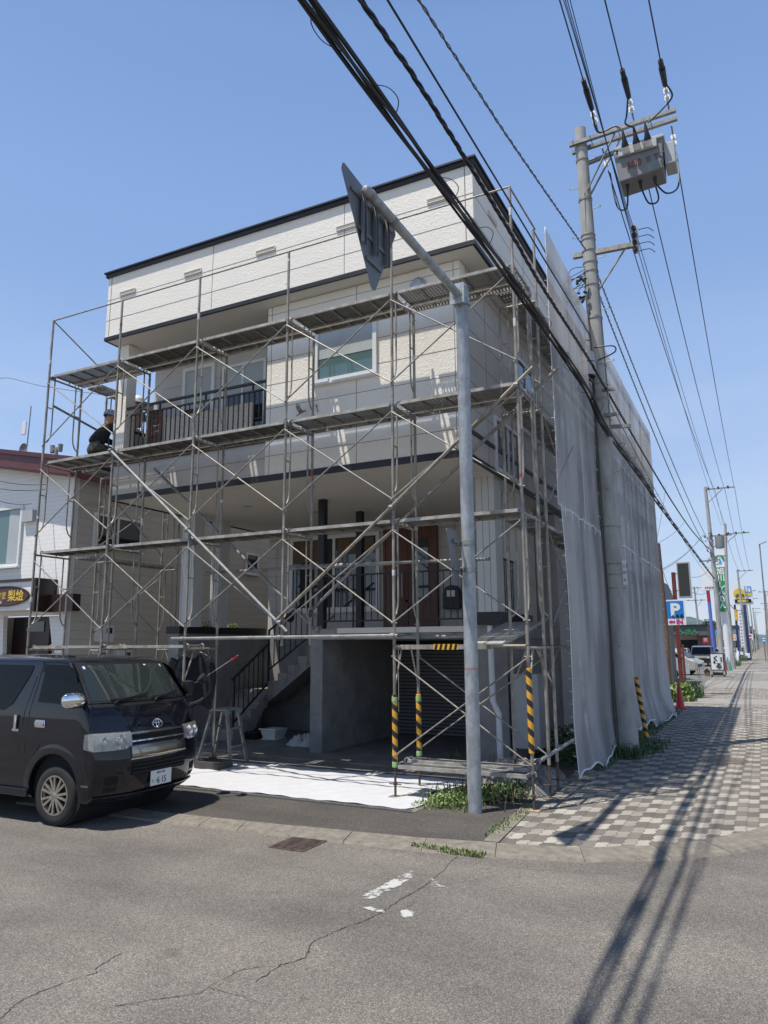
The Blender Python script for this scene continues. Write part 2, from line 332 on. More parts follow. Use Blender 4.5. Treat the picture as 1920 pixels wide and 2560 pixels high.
def leaves(mb,c,rad,n,size,flat=.5,up=.3,mi=0,shell=.3,asp=.45):
    for _ in range(n):
        while True:
            q=Vector((random.uniform(-1,1),random.uniform(-1,1),random.uniform(-1,1)))
            if shell<q.length<1: break
        p=Vector((c[0]+q.x*rad[0],c[1]+q.y*rad[1],c[2]+q.z*rad[2]))
        if p.z<c[2]-rad[2]*.98: continue
        d=Vector((random.gauss(0,1),random.gauss(0,1),random.gauss(up,flat))).normalized(); sd=d.cross(Vector((random.gauss(0,1),random.gauss(0,1),random.gauss(0,1)))).normalized()
        l=size*random.uniform(.6,1.3); w_=l*asp
        mb.add([p-d*l*.5,p+sd*w_*.5,p+d*l*.5,p-sd*w_*.5],[(0,1,2,3)],mi)
def grass(mb,x0,x1,y0,y1,n,h,z=0,mi=0,fn=None):
    for _ in range(n):
        x=random.uniform(x0,x1);y=random.uniform(y0,y1)
        if fn and not fn(x,y): continue
        a=random.uniform(0,6.28); l=h*random.uniform(.4,1.2); lean=random.uniform(.1,.7)*l; w_=.006+.006*random.random()
        dx,dy=math.cos(a),math.sin(a)
        b=Vector((x,y,z)); t=Vector((x+dx*lean,y+dy*lean,z+l)); mdl=Vector((x+dx*lean*.35,y+dy*lean*.35,z+l*.6)); sd=Vector((-dy,dx,0))*w_
        mb.add([b-sd,b+sd,mdl+sd*.8,mdl-sd*.8,t],[(0,1,2,3),(3,2,4)],mi)
# ================= SETTING =================
asphalt('road_asphalt',(.165,.150,.131),(.41,.38,.335),150,.75)
asphalt('apron_asphalt',(.08,.072,.064),(.22,.20,.178),150,.7)
paving()
mat('kerb_concrete',(.15,.132,.105),.9,c2=(.25,.222,.178),vscale=9,bump=.6,bscale=110,dist=.008)
mat('floor_concrete',(.17,.158,.14),.85,var=.25,vscale=2,bump=.3,bscale=60,dist=.006)
mat('hill_green',(.05,.09,.07),.95,var=.4,vscale=.01)
mat('verge_ground',(.13,.11,.08),.95,var=.3,vscale=1)
RZ=-.03
def struct(name,mb,m,**k):
    return mb.build(name,m,kind='structure',smooth=0,**k)
struct('ground',MB().quad((-5000,-60,RZ-.02),(5000,-60,RZ-.02),(5000,5000,RZ-.02),(-5000,5000,RZ-.02)),MATS['verge_ground'])
KO=[(-40,-2.3),(3,-2.3),(5.45,-2.27),(6.48,-2.19),(7.76,-2.12),(8.6,-2.06),(9.31,-1.94),(10.1,-1.72),(10.82,-1.3),(11.3,-.85),(11.75,-.2),(12.1,.6),(12.32,1.6),(12.42,3),(12.45,6),(12.45,300)]
KI=[(-40,-1.99),(3,-1.99),(5.44,-1.96),(6.38,-1.89),(7.68,-1.77),(8.5,-1.68),(9.2,-1.55),(9.98,-1.36),(10.6,-.97),(11.02,-.57),(11.42,.03),(11.75,.75),(11.96,1.7),(12.06,3.05),(12.09,6),(12.09,300)]
road=MB(); road.quad((-60,-40,RZ),(60,-40,RZ),(60,-1.2,RZ),(-60,-1.2,RZ)); road.quad((11.0,-1.2,RZ),(60,-1.2,RZ),(60,400,RZ),(11.0,400,RZ))
struct('road',road,MATS['road_asphalt'])
kerb=MB()
def lerp(a,b,t): return tuple(x+(y-x)*t for x,y in zip(a,b))
def seglen(a,b): return math.hypot(a[0]-b[0],a[1]-b[1])
for i in range(1,len(KO)-1):
    n=max(1,round(seglen(KO[i],KO[i+1])/.62)) if KO[i+1][1]<100 else 160
    for j in range(n):
        g=.003/max(.1,seglen(KO[i],KO[i+1])/n)
        a,b=(j+g)/n,(j+1-g)/n
        o0,o1,i0,i1=lerp(KO[i],KO[i+1],a),lerp(KO[i],KO[i+1],b),lerp(KI[i],KI[i+1],a),lerp(KI[i],KI[i+1],b)
        dz=random.uniform(-.004,.004)
        oo=lambda p,q:(p[0]+(q[0]-p[0])*.12,p[1]+(q[1]-p[1])*.12)
        kerb.hexa([(*o0,RZ-.015),(*o1,RZ-.015),(*i1,RZ-.015),(*i0,RZ-.015),(*oo(o0,i0),-.008+dz),(*oo(o1,i1),-.008+dz),(*i1,.012+dz),(*i0,.012+dz)])
struct('kerb',kerb,MATS['kerb_concrete'])
# asphalt apron in front of the house, concrete forecourt, block footpath
ap=MB(); pts=[(-12,-1.99),(3,-1.99),(5.44,-1.96),(6.38,-1.89),(7.68,-1.77),(8.5,-1.68),(9.06,-1.57)]
back=[(8.95,.36),(8.95,1.1),(-12,1.1)]
ap.add([(x,y,0) for x,y in pts+back],[tuple(range(len(pts+back)))]); struct('driveway_apron',ap,MATS['apron_asphalt'])
fc=MB(); fc.quad((-1.2,-.62,.006),(7.9,-.68,.006),(7.9,7,.006),(-1.2,7,.006)); struct('forecourt',fc,MATS['floor_concrete'])
fp=MB(); poly=[(9.22,-1.54),(9.98,-1.36),(10.6,-.97),(11.02,-.57),(11.42,.03),(11.75,.75),(11.96,1.7),(12.06,3.05),(12.09,6),(12.09,26),(8.98,26),(8.98,.36),(9.08,.34)]
fp.add([(x,y,.004) for x,y in poly],[tuple(range(len(poly)))])
fp.quad((8.98,26,.004),(12.09,26,.004),(12.09,300,.004),(9.2,300,.004))
struct('footpath',fp,MATS['paving'])
st=MB(); 
for a,b in (((0),(.32)),((.33),(.65)),((.66),(1))):
    q=lambda t,s:lerp(lerp((9.06,-1.55),(8.94,.34),t),lerp((9.21,-1.53),(9.08,.34),t),s)
    p0,p1,p2,p3=q(a,0),q(b,0),q(b,1),q(a,1); st.hexa([(*p,-.02) for p in (p0,p3,p2,p1)]+[(*p,.014) for p in (p0,p3,p2,p1)])
struct('edging_stone',st,MATS['kerb_concrete'])
asphalt('lot_asphalt',(.16,.155,.145),(.34,.33,.31),60,.5)
lot=MB(); lot.quad((-40,15.2,.0),(8.98,15.2,.0),(8.98,300,.0),(-40,300,.0)); struct('parking_lot',lot,MATS['lot_asphalt'])
# cross drives over the footpath
dr=MB()
for y0,y1 in ((17.6,20.2),(27,34),(44,52)): dr.quad((8.98,y0,.009),(12.05,y0,.009),(12.05,y1,.009),(8.98,y1,.009))
mat('drive_asphalt',(.27,.255,.225),.9,var=.15,vscale=2,bump=.3,bscale=120,dist=.004)
struct('driveway_crossing',dr,MATS['drive_asphalt'])
# white worn road mark + cracks as thin sheets on the road
def wornpaint():
    m,n,N,L,p=nodes('worn_paint'); p.inputs['Base Color'].default_value=(.46,.45,.42,1); p.inputs['Roughness'].default_value=.8
    tc=N.new('ShaderNodeTexCoord'); t=N.new('ShaderNodeTexNoise'); t.inputs['Scale'].default_value=13; t.inputs['Detail'].default_value=9; t.inputs['Roughness'].default_value=.72; L.new(tc.outputs['Object'],t.inputs['Vector'])
    v=N.new('ShaderNodeTexNoise'); v.inputs['Scale'].default_value=3.2; v.inputs['Detail'].default_value=2; L.new(tc.outputs['Object'],v.inputs['Vector'])
    ad=N.new('ShaderNodeMath'); ad.operation='MULTIPLY_ADD'; L.new(v.outputs[0],ad.inputs[0]); ad.inputs[1].default_value=.7; L.new(t.outputs[0],ad.inputs[2])
    # wear grows toward the edges of the stripe (stored per vertex)
    at=N.new('ShaderNodeAttribute'); at.attribute_name='wear'; a2=N.new('ShaderNodeMath'); a2.operation='SUBTRACT'; L.new(ad.outputs[0],a2.inputs[0]); L.new(at.outputs['Fac'],a2.inputs[1])
    r=N.new('ShaderNodeMapRange'); L.new(a2.outputs[0],r.inputs[0]); r.inputs[1].default_value=.80; r.inputs[2].default_value=.90; L.new(r.outputs[0],p.inputs['Alpha']); MATS['worn_paint']=m
wornpaint()
mk=MB(); wr=[]
def stripe(c0,c1,w,base,n=14,m=6):
    a=Vector((*c0,RZ+.0045)); b=Vector((*c1,RZ+.0045)); sd=(b-a).cross(Vector((0,0,1))).normalized()*w/2
    mk.grid(lambda u,v:a.lerp(b,u)+sd*(2*v-1),n,m)
    for i in range(n+1):
        for j in range(m+1): wr.append(base+.30*abs(2*i/n-1)**3+.26*abs(2*j/m-1)**3)
stripe((8.83,-2.50),(8.74,-3.55),.16,-.09); stripe((8.70,-3.60),(9.05,-3.66),.09,-.02); stripe((9.12,-3.48),(9.26,-3.72),.13,-.03); stripe((9.0,-2.55),(9.22,-3.15),.24,.05); stripe((8.93,-4.58),(9.05,-4.72),.09,.0)
o=struct('road_marking',mk,MATS['worn_paint'])
at=o.data.attributes.new('wear','FLOAT','POINT'); at.data.foreach_set('value',wr)
mat('crack_dark',(.035,.033,.03),.95)
ck=MB()
def crack(pts,wd=.006):
    out=[]
    for i in range(len(pts)-1):
        k=max(2,int(seglen(pts[i],pts[i+1])/.022))
        for j in range(k):
            x,y=lerp(pts[i],pts[i+1],j/k); out.append((x+random.gauss(0,.005),y+random.gauss(0,.005)))
    out.append(pts[-1])
    w0=[wd*random.uniform(.25,1.1) for _ in out]
    for i in range(len(out)-1):
        a,b=Vector((*out[i],RZ+.003)),Vector((*out[i+1],RZ+.003)); s=(b-a).cross(Vector((0,0,1))); 
        if s.length<1e-5: continue
        s.normalize(); ck.quad(a-s*w0[i]*.5,b-s*w0[i+1]*.5,b+s*w0[i+1]*.5,a+s*w0[i]*.5)
crack([(7.87,-5.99),(7.79,-5.8),(7.81,-5.6),(7.89,-5.36),(7.83,-5.28),(7.8,-5.06)],.007)
crack([(8.30,-5.65),(8.41,-5.51),(8.65,-5.28),(8.64,-5.17),(8.67,-4.93),(8.76,-4.82)],.006)
crack([(8.66,-5.2),(8.9,-5.2),(9.1,-5.22)],.004)
crack([(8.85,-5.02),(8.85,-4.77),(8.93,-4.6),(8.83,-4.36),(8.89,-4.06),(8.96,-3.89),(9.0,-3.69),(9,-3.35),(9.04,-3.03),(9.02,-2.5),(8.99,-2.33),(8.96,-2.02)],.009)
crack([(9.0,-3.69),(9.12,-3.55),(9.12,-3.3)],.004); crack([(9.04,-3.03),(9.3,-2.7),(9.5,-2.45)],.004); crack([(8.96,-2.2),(9.8,-2.12),(10.5,-1.9)],.004)
struct('road_crack',ck,MATS['crack_dark'])
# hills far behind the street
hl=MB()
HA=[(-40,1.6),(-25,2.2),(-14,2.7),(-9,2.5),(-6.5,2.35),(-5,2.0),(-4,1.65),(-3,1.25),(-2,1.0),(-1,.75),(0,.5),(3,.42),(8,.5),(15,.7),(30,.9)]
def ridge(D,k,seed):
    rnd=random.Random(seed); vs=[]; n=160
    for i in range(n+1):
        az=-40+70*i/n; e=0
        for (a0,e0),(a1,e1) in zip(HA,HA[1:]):
            if a0<=az<=a1: e=e0+(e1-e0)*(az-a0)/(a1-a0)
        e*=k*(1+.05*math.sin(az*2.1+seed)+.04*math.sin(az*5.3)+rnd.uniform(-.02,.02)); h=D*math.tan(R(e))+2
        for f,hh in ((.86,0),(.93,.5),(1,1),(1.1,.4)): vs.append((11.7+D*f*math.tan(R(az)),D*f,-1+(h+1)*hh*(1+rnd.uniform(-.05,.05)*(hh<1))))
    hl.add(vs,[(i*4+k_,(i+1)*4+k_,(i+1)*4+k_+1,i*4+k_+1) for i in range(n) for k_ in range(3)])
ridge(4200,1,3); ridge(3300,.6,8)
hl.build('hills',MATS['hill_green'],kind='structure',smooth=60)
# drain grate and manhole cover
mat('rusty_iron',(.085,.055,.047),.75,.4,c2=(.15,.11,.095),vscale=14,bump=.4,bscale=80)
g=thing('drain_grate','rusty cast iron drain grate let into the road beside the kerb','drain grate',(7.36,-2.30,RZ))
fr=MB(); x0,x1,y0,y1=7.16,7.57,-2.56,-2.04
for a,b in (((x0,y0),(x1,y0+.02)),((x0,y1-.02),(x1,y1)),((x0,y0+.02),(x0+.02,y1-.02)),((x1-.02,y0+.02),(x1,y1-.02))): fr.box((a[0],a[1],RZ-.03),(b[0],b[1],RZ+.008))
fr.build('frame',MATS['rusty_iron'],g,smooth=0)
mat('pit_black',(.008,.008,.008),.95)
ba=MB()
for i in range(17):
    y=y0+.035+i*.028; k=math.sin(i*.55)*.02
    pts=[(x0+.02+t*(x1-x0-.04)/6,y+.018*math.sin(t*1.9+i*.3),RZ+.003) for t in range(7)]
    for p,q in zip(pts,pts[1:]): ba.bar(p,q,.013,.012)
ba.box(((x0+x1)/2-.012,y0+.02,RZ-.004),((x0+x1)/2+.012,y1-.02,RZ+.007)); ba.build('bars',MATS['rusty_iron'],g,smooth=0)
MB().quad((x0+.01,y0+.01,RZ+.0015),(x1-.01,y0+.01,RZ+.0015),(x1-.01,y1-.01,RZ+.0015),(x0+.01,y1-.01,RZ+.0015)).build('pit',MATS['pit_black'],g,smooth=0)
mc=thing('manhole_cover','round brown iron manhole cover in the block footpath','manhole cover',(11.0,5.1,.004))
q=MB().lathe([(0,.012),(.30,.012),(.305,.006),(.31,.006),(.315,.013),(.345,.013),(.35,.0)],(11.0,5.1,.004),n=40)
mat('worn_iron',(.20,.165,.14),.7,.3,var=.2,vscale=14)
q.build('cover',MATS['worn_iron'],mc,smooth=20)
q=MB()
for r_ in (.08,.15,.22): q.lathe([(r_,.0125),(r_+.002,.018),(r_+.018,.018),(r_+.02,.0125)],(11.0,5.1,.004),n=36)
q.build('rings',MATS['worn_iron'],mc,smooth=20)
# ================= THE HOUSE =================
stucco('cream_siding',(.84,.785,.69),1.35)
mat('siding_shaded',(.52,.49,.445),.7,var=.05,vscale=2,bump=.25,bscale=25)  # siding of the shaded walls, their shade put into a darker colour
mat('groove',(.16,.145,.13),.9)
mat('soffit_white',(.66,.615,.54),.7,var=.03)
mat('black_trim',(.020,.018,.019),.45,.1,var=.2,vscale=4)
mat('dark_metal',(.02,.02,.022),.45,.3)
mat('house_concrete',(.19,.185,.178),.85,c2=(.29,.28,.265),vscale=1.7,bump=.35,bscale=40,dist=.008)
mat('stained_concrete',(.30,.285,.26),.85,c2=(.12,.115,.10),vscale=4,bump=.3,bscale=50,lo=.5,hi=.72,stretch=(1,1,.5))
mat('white_frame',(.74,.74,.72),.35)
mat('glass_dark',(.015,.02,.022),.04,spec=.9)
mat('glass_green',(.10,.17,.17),.03,spec=1.)
mat('blind_grey',(.42,.45,.44),.55,var=.04)
mat('door_wood',(.095,.027,.012),.4,c2=(.14,.042,.019),vscale=3,stretch=(6,6,.6))
mat('tan_wood',(.13,.08,.04),.6,var=.25,vscale=3,stretch=(6,6,.6))
mat('steel_grey',(.45,.46,.47),.45,.6,var=.12,vscale=8)
bands('shutter_slats',(.19,.19,.195),(.03,.03,.03),'Z',.075,.022,.5,1.,.15)
bands('column_boards',(.58,.57,.54),(.10,.10,.10),'X',.115,.008,.6,.5,.05)
bands('soffit_lines',(.62,.59,.53),(.45,.42,.38),'Y',.09,.006,.7,.3,.03)
H=thing('house','two storey white house on a concrete carport, wrapped in scaffolding','house',(4,6,0))
YW,YB=1.69,1.35
ZS=4.92; ZO=8.28
BK=14.7
MB.FIT=(.939,.716,-.546,.119)   # overall size of the upper storey
# walls
wl=MB()
wl.box((3.86,YW,ZS+.03),(7.75,YW+.25,ZO))            # front wall with the window
wl.build('front_wall',MATS['cream_siding'],H,smooth=0)
bw=MB(); bw.box((0,YW+.002,ZS+.03),(3.858,YW+.2,5.66)); bw.build('balcony_band',MATS['siding_shaded'],H,smooth=0)
sw=MB(); sw.box((7.502,YW+.252,ZS+.03),(7.75,BK,ZO)); sw.build('side_wall',MATS['siding_shaded'],H,smooth=0)
q=MB(); q.box((0,3.9,ZS+.03),(.2,BK,ZO)); q.box((.2,BK-.2,2.3),(7.5,BK,ZO)); q.build('rear_wall',MATS['siding_shaded'],H,smooth=0)
q=MB(); q.box((.003,2.72,5.66),(3.86,2.9,ZO)); q.build('recess_wall',MATS['siding_shaded'],H,smooth=0)
q=MB(); q.box((.2,2.9,ZS+.03),(.4,3.9,ZO)); q.build('partition_wall',MATS['siding_shaded'],H,smooth=0)
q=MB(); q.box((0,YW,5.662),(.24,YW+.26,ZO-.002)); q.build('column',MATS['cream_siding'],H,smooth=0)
q=MB(); q.box((0,YW+.263,5.662),(.14,2.718,6.42)); q.build('side_parapet',MATS['siding_shaded'],H,smooth=0)
q=MB(); q.box((-.02,YW+.263,6.423),(.17,2.716,6.47)); q.build('parapet_cap',MATS['black_trim'],H,smooth=0)
q=MB(); q.box((.145,YW+.203,5.5),(3.855,2.717,5.64)); q.build('balcony_floor',MATS['house_concrete'],H,smooth=0)
q=MB(); q.box((-.03,YW-.06,5.63),(3.86,YW-.002,5.70)); q.build('balcony_ledge',MATS['black_trim'],H,smooth=0)
# soffit of the carport
q=MB(); q.box((.0,YW+.001,ZS),(7.75,BK-.2,ZS+.028)); q.build('carport_ceiling',MATS['soffit_white'],H,smooth=0)
q=MB(); q.box((-.012,YW-.014,ZS-.03),(7.765,YW+.0,ZS+.09)); q.box((7.752,YW+.002,ZS-.03),(7.768,BK,ZS+.09)); q.box((-.014,YW+.002,ZS-.03),(-.001,BK,ZS+.09)); q.build('lower_trim',MATS['black_trim'],H,smooth=0)
q=MB(); q.box((7.752,YW+.002,5.36),(7.775,BK,5.43)); q.build('middle_trim',MATS['black_trim'],H,smooth=0)
# upper box with overhang
q=MB(); q.box((-.11,YB,ZO+.05),(8.14,BK+.3,9.74)); q.build('upper_fascia',MATS['cream_siding'],H,smooth=0)
q=MB(); q.box((-.1,YB+.01,ZO+.012),(8.13,BK+.29,ZO+.048)); q.build('eaves_soffit',MATS['soffit_lines'],H,smooth=0)
q=MB(); q.box((-.125,YB-.015,ZO+.005),(8.155,YB+.035,ZO+.082)); q.box((8.105,YB+.036,ZO+.005),(8.155,BK+.3,ZO+.082)); q.box((-.125,YB+.036,ZO+.005),(-.075,BK+.3,ZO+.082)); q.build('eaves_trim',MATS['black_trim'],H,smooth=0)
q=MB(); q.box((-.15,YB-.05,9.715),(8.19,BK+.34,9.79)); q.box((-.18,YB-.08,9.792),(8.22,BK+.37,9.825)); q.build('roof_cap',MATS['black_trim'],H,smooth=0)
# board joints
q=MB()
for z in (8.73,9.19): q.box((-.113,YB-.003,z),(8.143,YB-.0005,z+.009)); q.box((8.1405,YB,z),(8.143,BK+.3,z+.009))
for x in (2.74,5.72): q.box((x,YB-.0035,8.38),(x+.008,YB-.0005,9.71))
for x in (-.02,8.0): q.box((x,YB-.0035,8.38),(x+.012,YB-.0005,9.71))
for y in (4.2,7.2,10.2): q.box((8.1405,y,8.38),(8.1435,y+.008,9.62))
for z in (5.36,5.82,6.27,6.73,7.20,7.66,8.12):
    q.box((3.86,YW-.003,z),(7.75,YW-.0005,z+.008)); q.box((7.7505,YW+.27,z),(7.753,BK,z+.008))
q.box((0,YW-.002,5.33),(3.859,YW+.0015,5.338))
for z in (6.2,6.66,7.12,7.58,8.04): q.box((.25,2.717,z),(3.86,2.7195,z+.007))
for x in (5.78,): q.box((x,YW-.0035,5.02),(x+.008,YW-.0005,ZO))
for x in (3.95,7.63): q.box((x,YW-.0035,5.02),(x+.008,YW-.0005,ZO))
for y in (2.9,5.2,8.1,11): q.box((7.7505,y,5.0),(7.7535,y+.008,ZO))
q.build('board_joints',MATS['groove'],H,smooth=0)
# vents under the roof edge
for i in range(5):
    x=.26+1.768*i; v=MB(); v.box((x,YB-.028,9.22),(x+.44,YB-.004,9.235)); v.box((x,YB-.028,9.29),(x+.44,YB-.004,9.305)); v.box((x,YB-.028,9.236),(x+.015,YB-.004,9.289)); v.box((x+.425,YB-.028,9.236),(x+.44,YB-.004,9.289))
    for k in range(3): v.box((x+.016,YB-.024,9.243+k*.017),(x+.424,YB-.006,9.249+k*.017))
    v.build('vent',MATS['soffit_white'],H,smooth=0)
v=MB(); v.box((8.145,2.1,9.22),(8.17,2.52,9.31)); v.build('vent',MATS['soffit_white'],H,smooth=0)
q=MB(); q.lathe([(.0,YW-.13),(.11,YW-.1),(.145,YW-.03),(.15,YW-.002)],(7.0,0,7.98),'y',20)
def window(x0,x1,z0,z1,y,fr=.07,mull=(),name='window',gm='glass_green',side='y',blind=None,par=None,out=.05):
    f=MB(); d=out
    def B(a,b,c,e,o0,o1,mb):
        if side=='y': mb.box((a,y-o1,b),(c,y-o0,e))
        else: mb.box((y+o0,a,b),(y+o1,c,e))
    B(x0,z0,x1,z0+fr,.002,d,f);B(x0,z1-fr,x1,z1,.002,d,f);B(x0,z0+fr,x0+fr,z1-fr,.002,d,f);B(x1-fr,z0+fr,x1,z1-fr,.002,d,f)
    for mx_ in mull: B(mx_-fr*.4,z0+fr,mx_+fr*.4,z1-fr,.002,d*.8,f)
    o=f.build(name,MATS['white_frame'],par or H,smooth=0)
    g=MB(); B(x0+fr,z0+fr,x1-fr,z1-fr,.008,.014,g); g.build('pane',MATS[gm],o,smooth=0)
    if blind:
        g=MB(); B(x0+fr,blind,x1-fr,z1-fr,.016,.02,g); g.build('blind',MATS['blind_grey'],o,smooth=0)
    s=MB(); B(x0-.02,z0-.04,x1+.02,z0-.002,.002,d+.04,s); s.build('sill',MATS['white_frame'],o,smooth=0)
    return o
window(4.93,6.2,6.56,7.72,YW,.075,(),blind=7.02)
window(.86,1.75,6.0,7.95,2.72,.08,(),gm='glass_dark',blind=7.0)
window(1.95,3.1,5.95,7.8,2.72,.06,(2.5,),gm='glass_dark',blind=7.1)
# balcony railing
q=thing('x','x','x') ; bpy.data.objects.remove(q)
rl=MB()
for z in (6.86,6.70): rl.bar((.24,YW+.06,z),(3.86,YW+.06,z),.04,.05 if z>6.8 else .03)
for i in range(29): 
    x=.36+i*.122; rl.bar((x,YW+.06,5.7),(x,YW+.06,6.69),.018,.018)
for x in (1.15,2.35,3.5): rl.bar((x,YW+.06,6.7),(x,YW+.06,6.86),.03,.03)
rl.build('balcony_railing',MATS['dark_metal'],H,smooth=0)
# carport level : columns, posts, terrace
MB.FIT=(.949,.598,-.456,.100)
def column(x,y,w_,d_,z0,z1):
    c=MB(); c.box((x,y,z0),(x+w_,y+d_,z1)); c.build('column',MATS['column_boards'],H,smooth=0)
column(.30,3.5,.34,.34,2.36,ZS-.001); column(.30,4.5,.30,.30,2.36,ZS-.001)
column(7.36,3.2,.36,.4,2.5,ZS-.001); column(7.36,4.75,.36,.36,2.5,ZS-.001)
for y in (3.54,5.11):
    c=MB(); c.box((3.86,y,2.27),(4.0,y+.14,ZS-.001)); c.build('post',MATS['dark_metal'],H,smooth=0)
MB.FIT=None
# terrace slab over garage + garage walls
q=MB(); q.box((4.1,2.95,2.05),(7.98,6.25,2.24)); q.box((7.45,2.75,2.05),(7.98,2.948,2.27)); q.build('terrace_slab',MATS['stained_concrete'],H,smooth=0)
q=MB(); q.box((4.75,2.82,2.16),(7.4,2.948,2.255)); q.build('terrace_edge_beam',MATS['soffit_white'],H,smooth=0)
q=MB(); q.box((4.1,2.95,.006),(4.36,6.18,2.048)); q.build('garage_wall',MATS['house_concrete'],H,smooth=0)
q=MB(); q.box((7.35,2.9,.006),(7.95,6.3,2.048)); q.build('garage_wall',MATS['house_concrete'],H,smooth=0)
q=MB(); q.box((4.36,6.2,.006),(6.85,6.26,1.86)); q.build('roller_shutter',MATS['shutter_slats'],H,smooth=0)
q=MB(); q.box((4.36,6.14,1.862),(7.35,6.4,2.048)); q.box((6.85,6.17,.006),(7.348,6.3,1.86)); q.build('shutter_frame',MATS['dark_metal'],H,smooth=0)
q=MB(); q.box((7.45,2.6,2.272),(7.97,3.0,2.47)); q.box((7.45,4.0,2.242),(7.97,4.5,2.47)); q.build('column_base',MATS['black_trim'],H,smooth=0)
MB.FIT=(.964,.423,-.322,.070)
# entrance wall
q=MB(); q.box((.66,6.3,2.2),(7.5,6.5,ZS-.002)); q.build('entrance_wall',MATS['siding_shaded'],H,smooth=0)
q=MB()
for z in (2.75,3.2,3.66,4.12,4.57): q.box((.66,6.296,z),(7.5,6.2995,z+.007))
for x in (.9,5.75,6.1): q.box((x,6.295,2.25),(x+.008,6.2995,ZS-.01))
q.build('entrance_wall_joints',MATS['groove'],H,smooth=0)

d=MB(); d.box((3.98,6.22,2.26),(5.34,6.298,4.62)); do=d.build('front_door',MATS['door_wood'],H,smooth=0)
q=MB(); 
for x in (3.98,4.55,5.28): q.box((x,6.20,2.27),(x+.06,6.218,4.6))
q.box((4.04,6.2,2.9),(5.28,6.218,2.96)); q.build('door_frame',MATS['door_wood'],do,smooth=0)
q=MB(); q.box((4.78,6.205,3.0),(5.12,6.217,4.35)); q.build('door_glass',MATS['glass_dark'],do,smooth=0)
q=MB(); q.tube([(4.5,6.2,3.0),(4.5,6.13,3.02),(4.5,6.12,3.3),(4.5,6.13,3.58),(4.5,6.2,3.6)],.014); q.build('door_handle',MATS['steel_grey'],do)
window(1.32,3.85,2.75,4.6,6.3,.09,(2.6,),gm='glass_dark')
q=MB(); q.box((1.42,6.27,3.95),(2.2,6.281,4.5)); q.box((2.7,6.27,4.1),(3.7,6.281,4.5)); q.build('wood_panel',MATS['tan_wood'],H,smooth=0)
window(6.2,6.5,3.1,4.5,6.3,.04,gm='glass_dark')
# mail box
mbx=MB(); pr=[(0,0),(.40,0),(.40,.33),(.36,.44),(.28,.5),(.20,.52),(.12,.5),(.04,.44),(0,.33)]
mbx.prism([(5.50+a,6.1,2.72+b) for a,b in pr],(0,.19,0)); mo=mbx.build('letterbox',MATS['black_trim'],H,smooth=20,bevel=.01)
MB().box((5.61,6.085,2.98),(5.80,6.098,3.12)).build('name_plate',MATS['white_frame'],mo,smooth=0)
# terrace railing
MB.FIT=(.955,.54,-.36,.09)
rl=MB()
for z in (3.28,2.40): rl.bar((4.1,3.36,z),(7.3,3.36,z),.035,.03)
for i in range(24): rl.bar((4.2+i*.135,3.36,2.40),(4.2+i*.135,3.36,3.28),.014,.014)
for x in (4.75,6.05,7.0): rl.bar((x,3.36,2.27),(x,3.36,3.28),.03,.03)
for i in range(12): rl.bar((7.55,3.7+i*.1,2.5),(7.55,3.7+i*.1,3.5),.014,.014)
rl.bar((7.55,3.6,3.5),(7.55,4.75,3.5),.035,.03)
rl.build('terrace_railing',MATS['dark_metal'],H,smooth=0)
MB.FIT=None
q=MB(); q.box((.6,5.76,-.02),(4.09,5.95,2.19)); q.build('stair_back_wall',MATS['house_concrete'],H,smooth=0)
# planter wall on the left
q=MB(); q.box((.70,2.78,.006),(.98,5.74,2.2)); q.build('retaining_wall',MATS['house_concrete'],H,smooth=0)
q=MB(); q.box((.66,2.74,2.2),(1.02,5.74,2.35)); q.build('wall_cap',MATS['black_trim'],H,smooth=0)
# stairs: lower flight climbs +Y, upper flight climbs +X
s=MB()
for i in range(4):
    s.box((.5 if i>1 else .62,3.62+.285*i,.006),(1.8,4.76,.23+.185*i-.0)) if False else None
ys=[3.6,3.9,4.19,4.48,4.79]; zs=[.23,.41,.59,.78,.98]
for i in range(5): s.box((.985,ys[i],.006 if i==0 else zs[i]-.19),(1.8,ys[i+1]-.0 if i<4 else 5.74,zs[i]))
for i in range(6):
    x=1.8+.262*i; z=1.16+.185*i; s.box((x,4.79,z-.19),(x+.262,5.74,z))
s.box((3.36,4.79,2.0),(4.098,5.74,2.235))
s.prism([(1.8,4.80,.98),(1.8,4.80,.70),(3.4,4.80,1.86),(3.4,4.80,2.1)],(0,.9,0)); s.prism([(1.79,3.65,.006),(1.79,4.2,.006),(1.79,4.8,.68),(1.79,4.8,.95)],(-.8,0,0))
s.build('staircase',MATS['stained_concrete'],H,smooth=0)
rl=MB()
rl.bar((1.78,3.55,1.24),(1.78,4.82,2.0),.05,.03); rl.bar((1.78,3.62,.36),(1.78,4.82,1.12),.03,.03); rl.bar((1.78,3.62,.25),(1.78,3.62,1.27),.035,.035)
for i in range(1,7): y=3.62+.165*i; z=.36+.105*i; rl.bar((1.78,y,z),(1.78,y,z+.9),.016,.016)
rl.bar((1.78,4.82,1.1),(1.78,4.82,2.3),.035,.035); rl.bar((1.78,4.82,2.28),(3.5,4.82,3.42),.05,.03); rl.bar((1.78,4.82,1.4),(3.5,4.82,2.58),.03,.03)
for i in range(1,12): x=1.78+.145*i; z=1.4+.0995*i; rl.bar((x,4.82,z),(x,4.82,z+.86),.016,.016)
rl.build('stair_railing',MATS['dark_metal'],H,smooth=0)
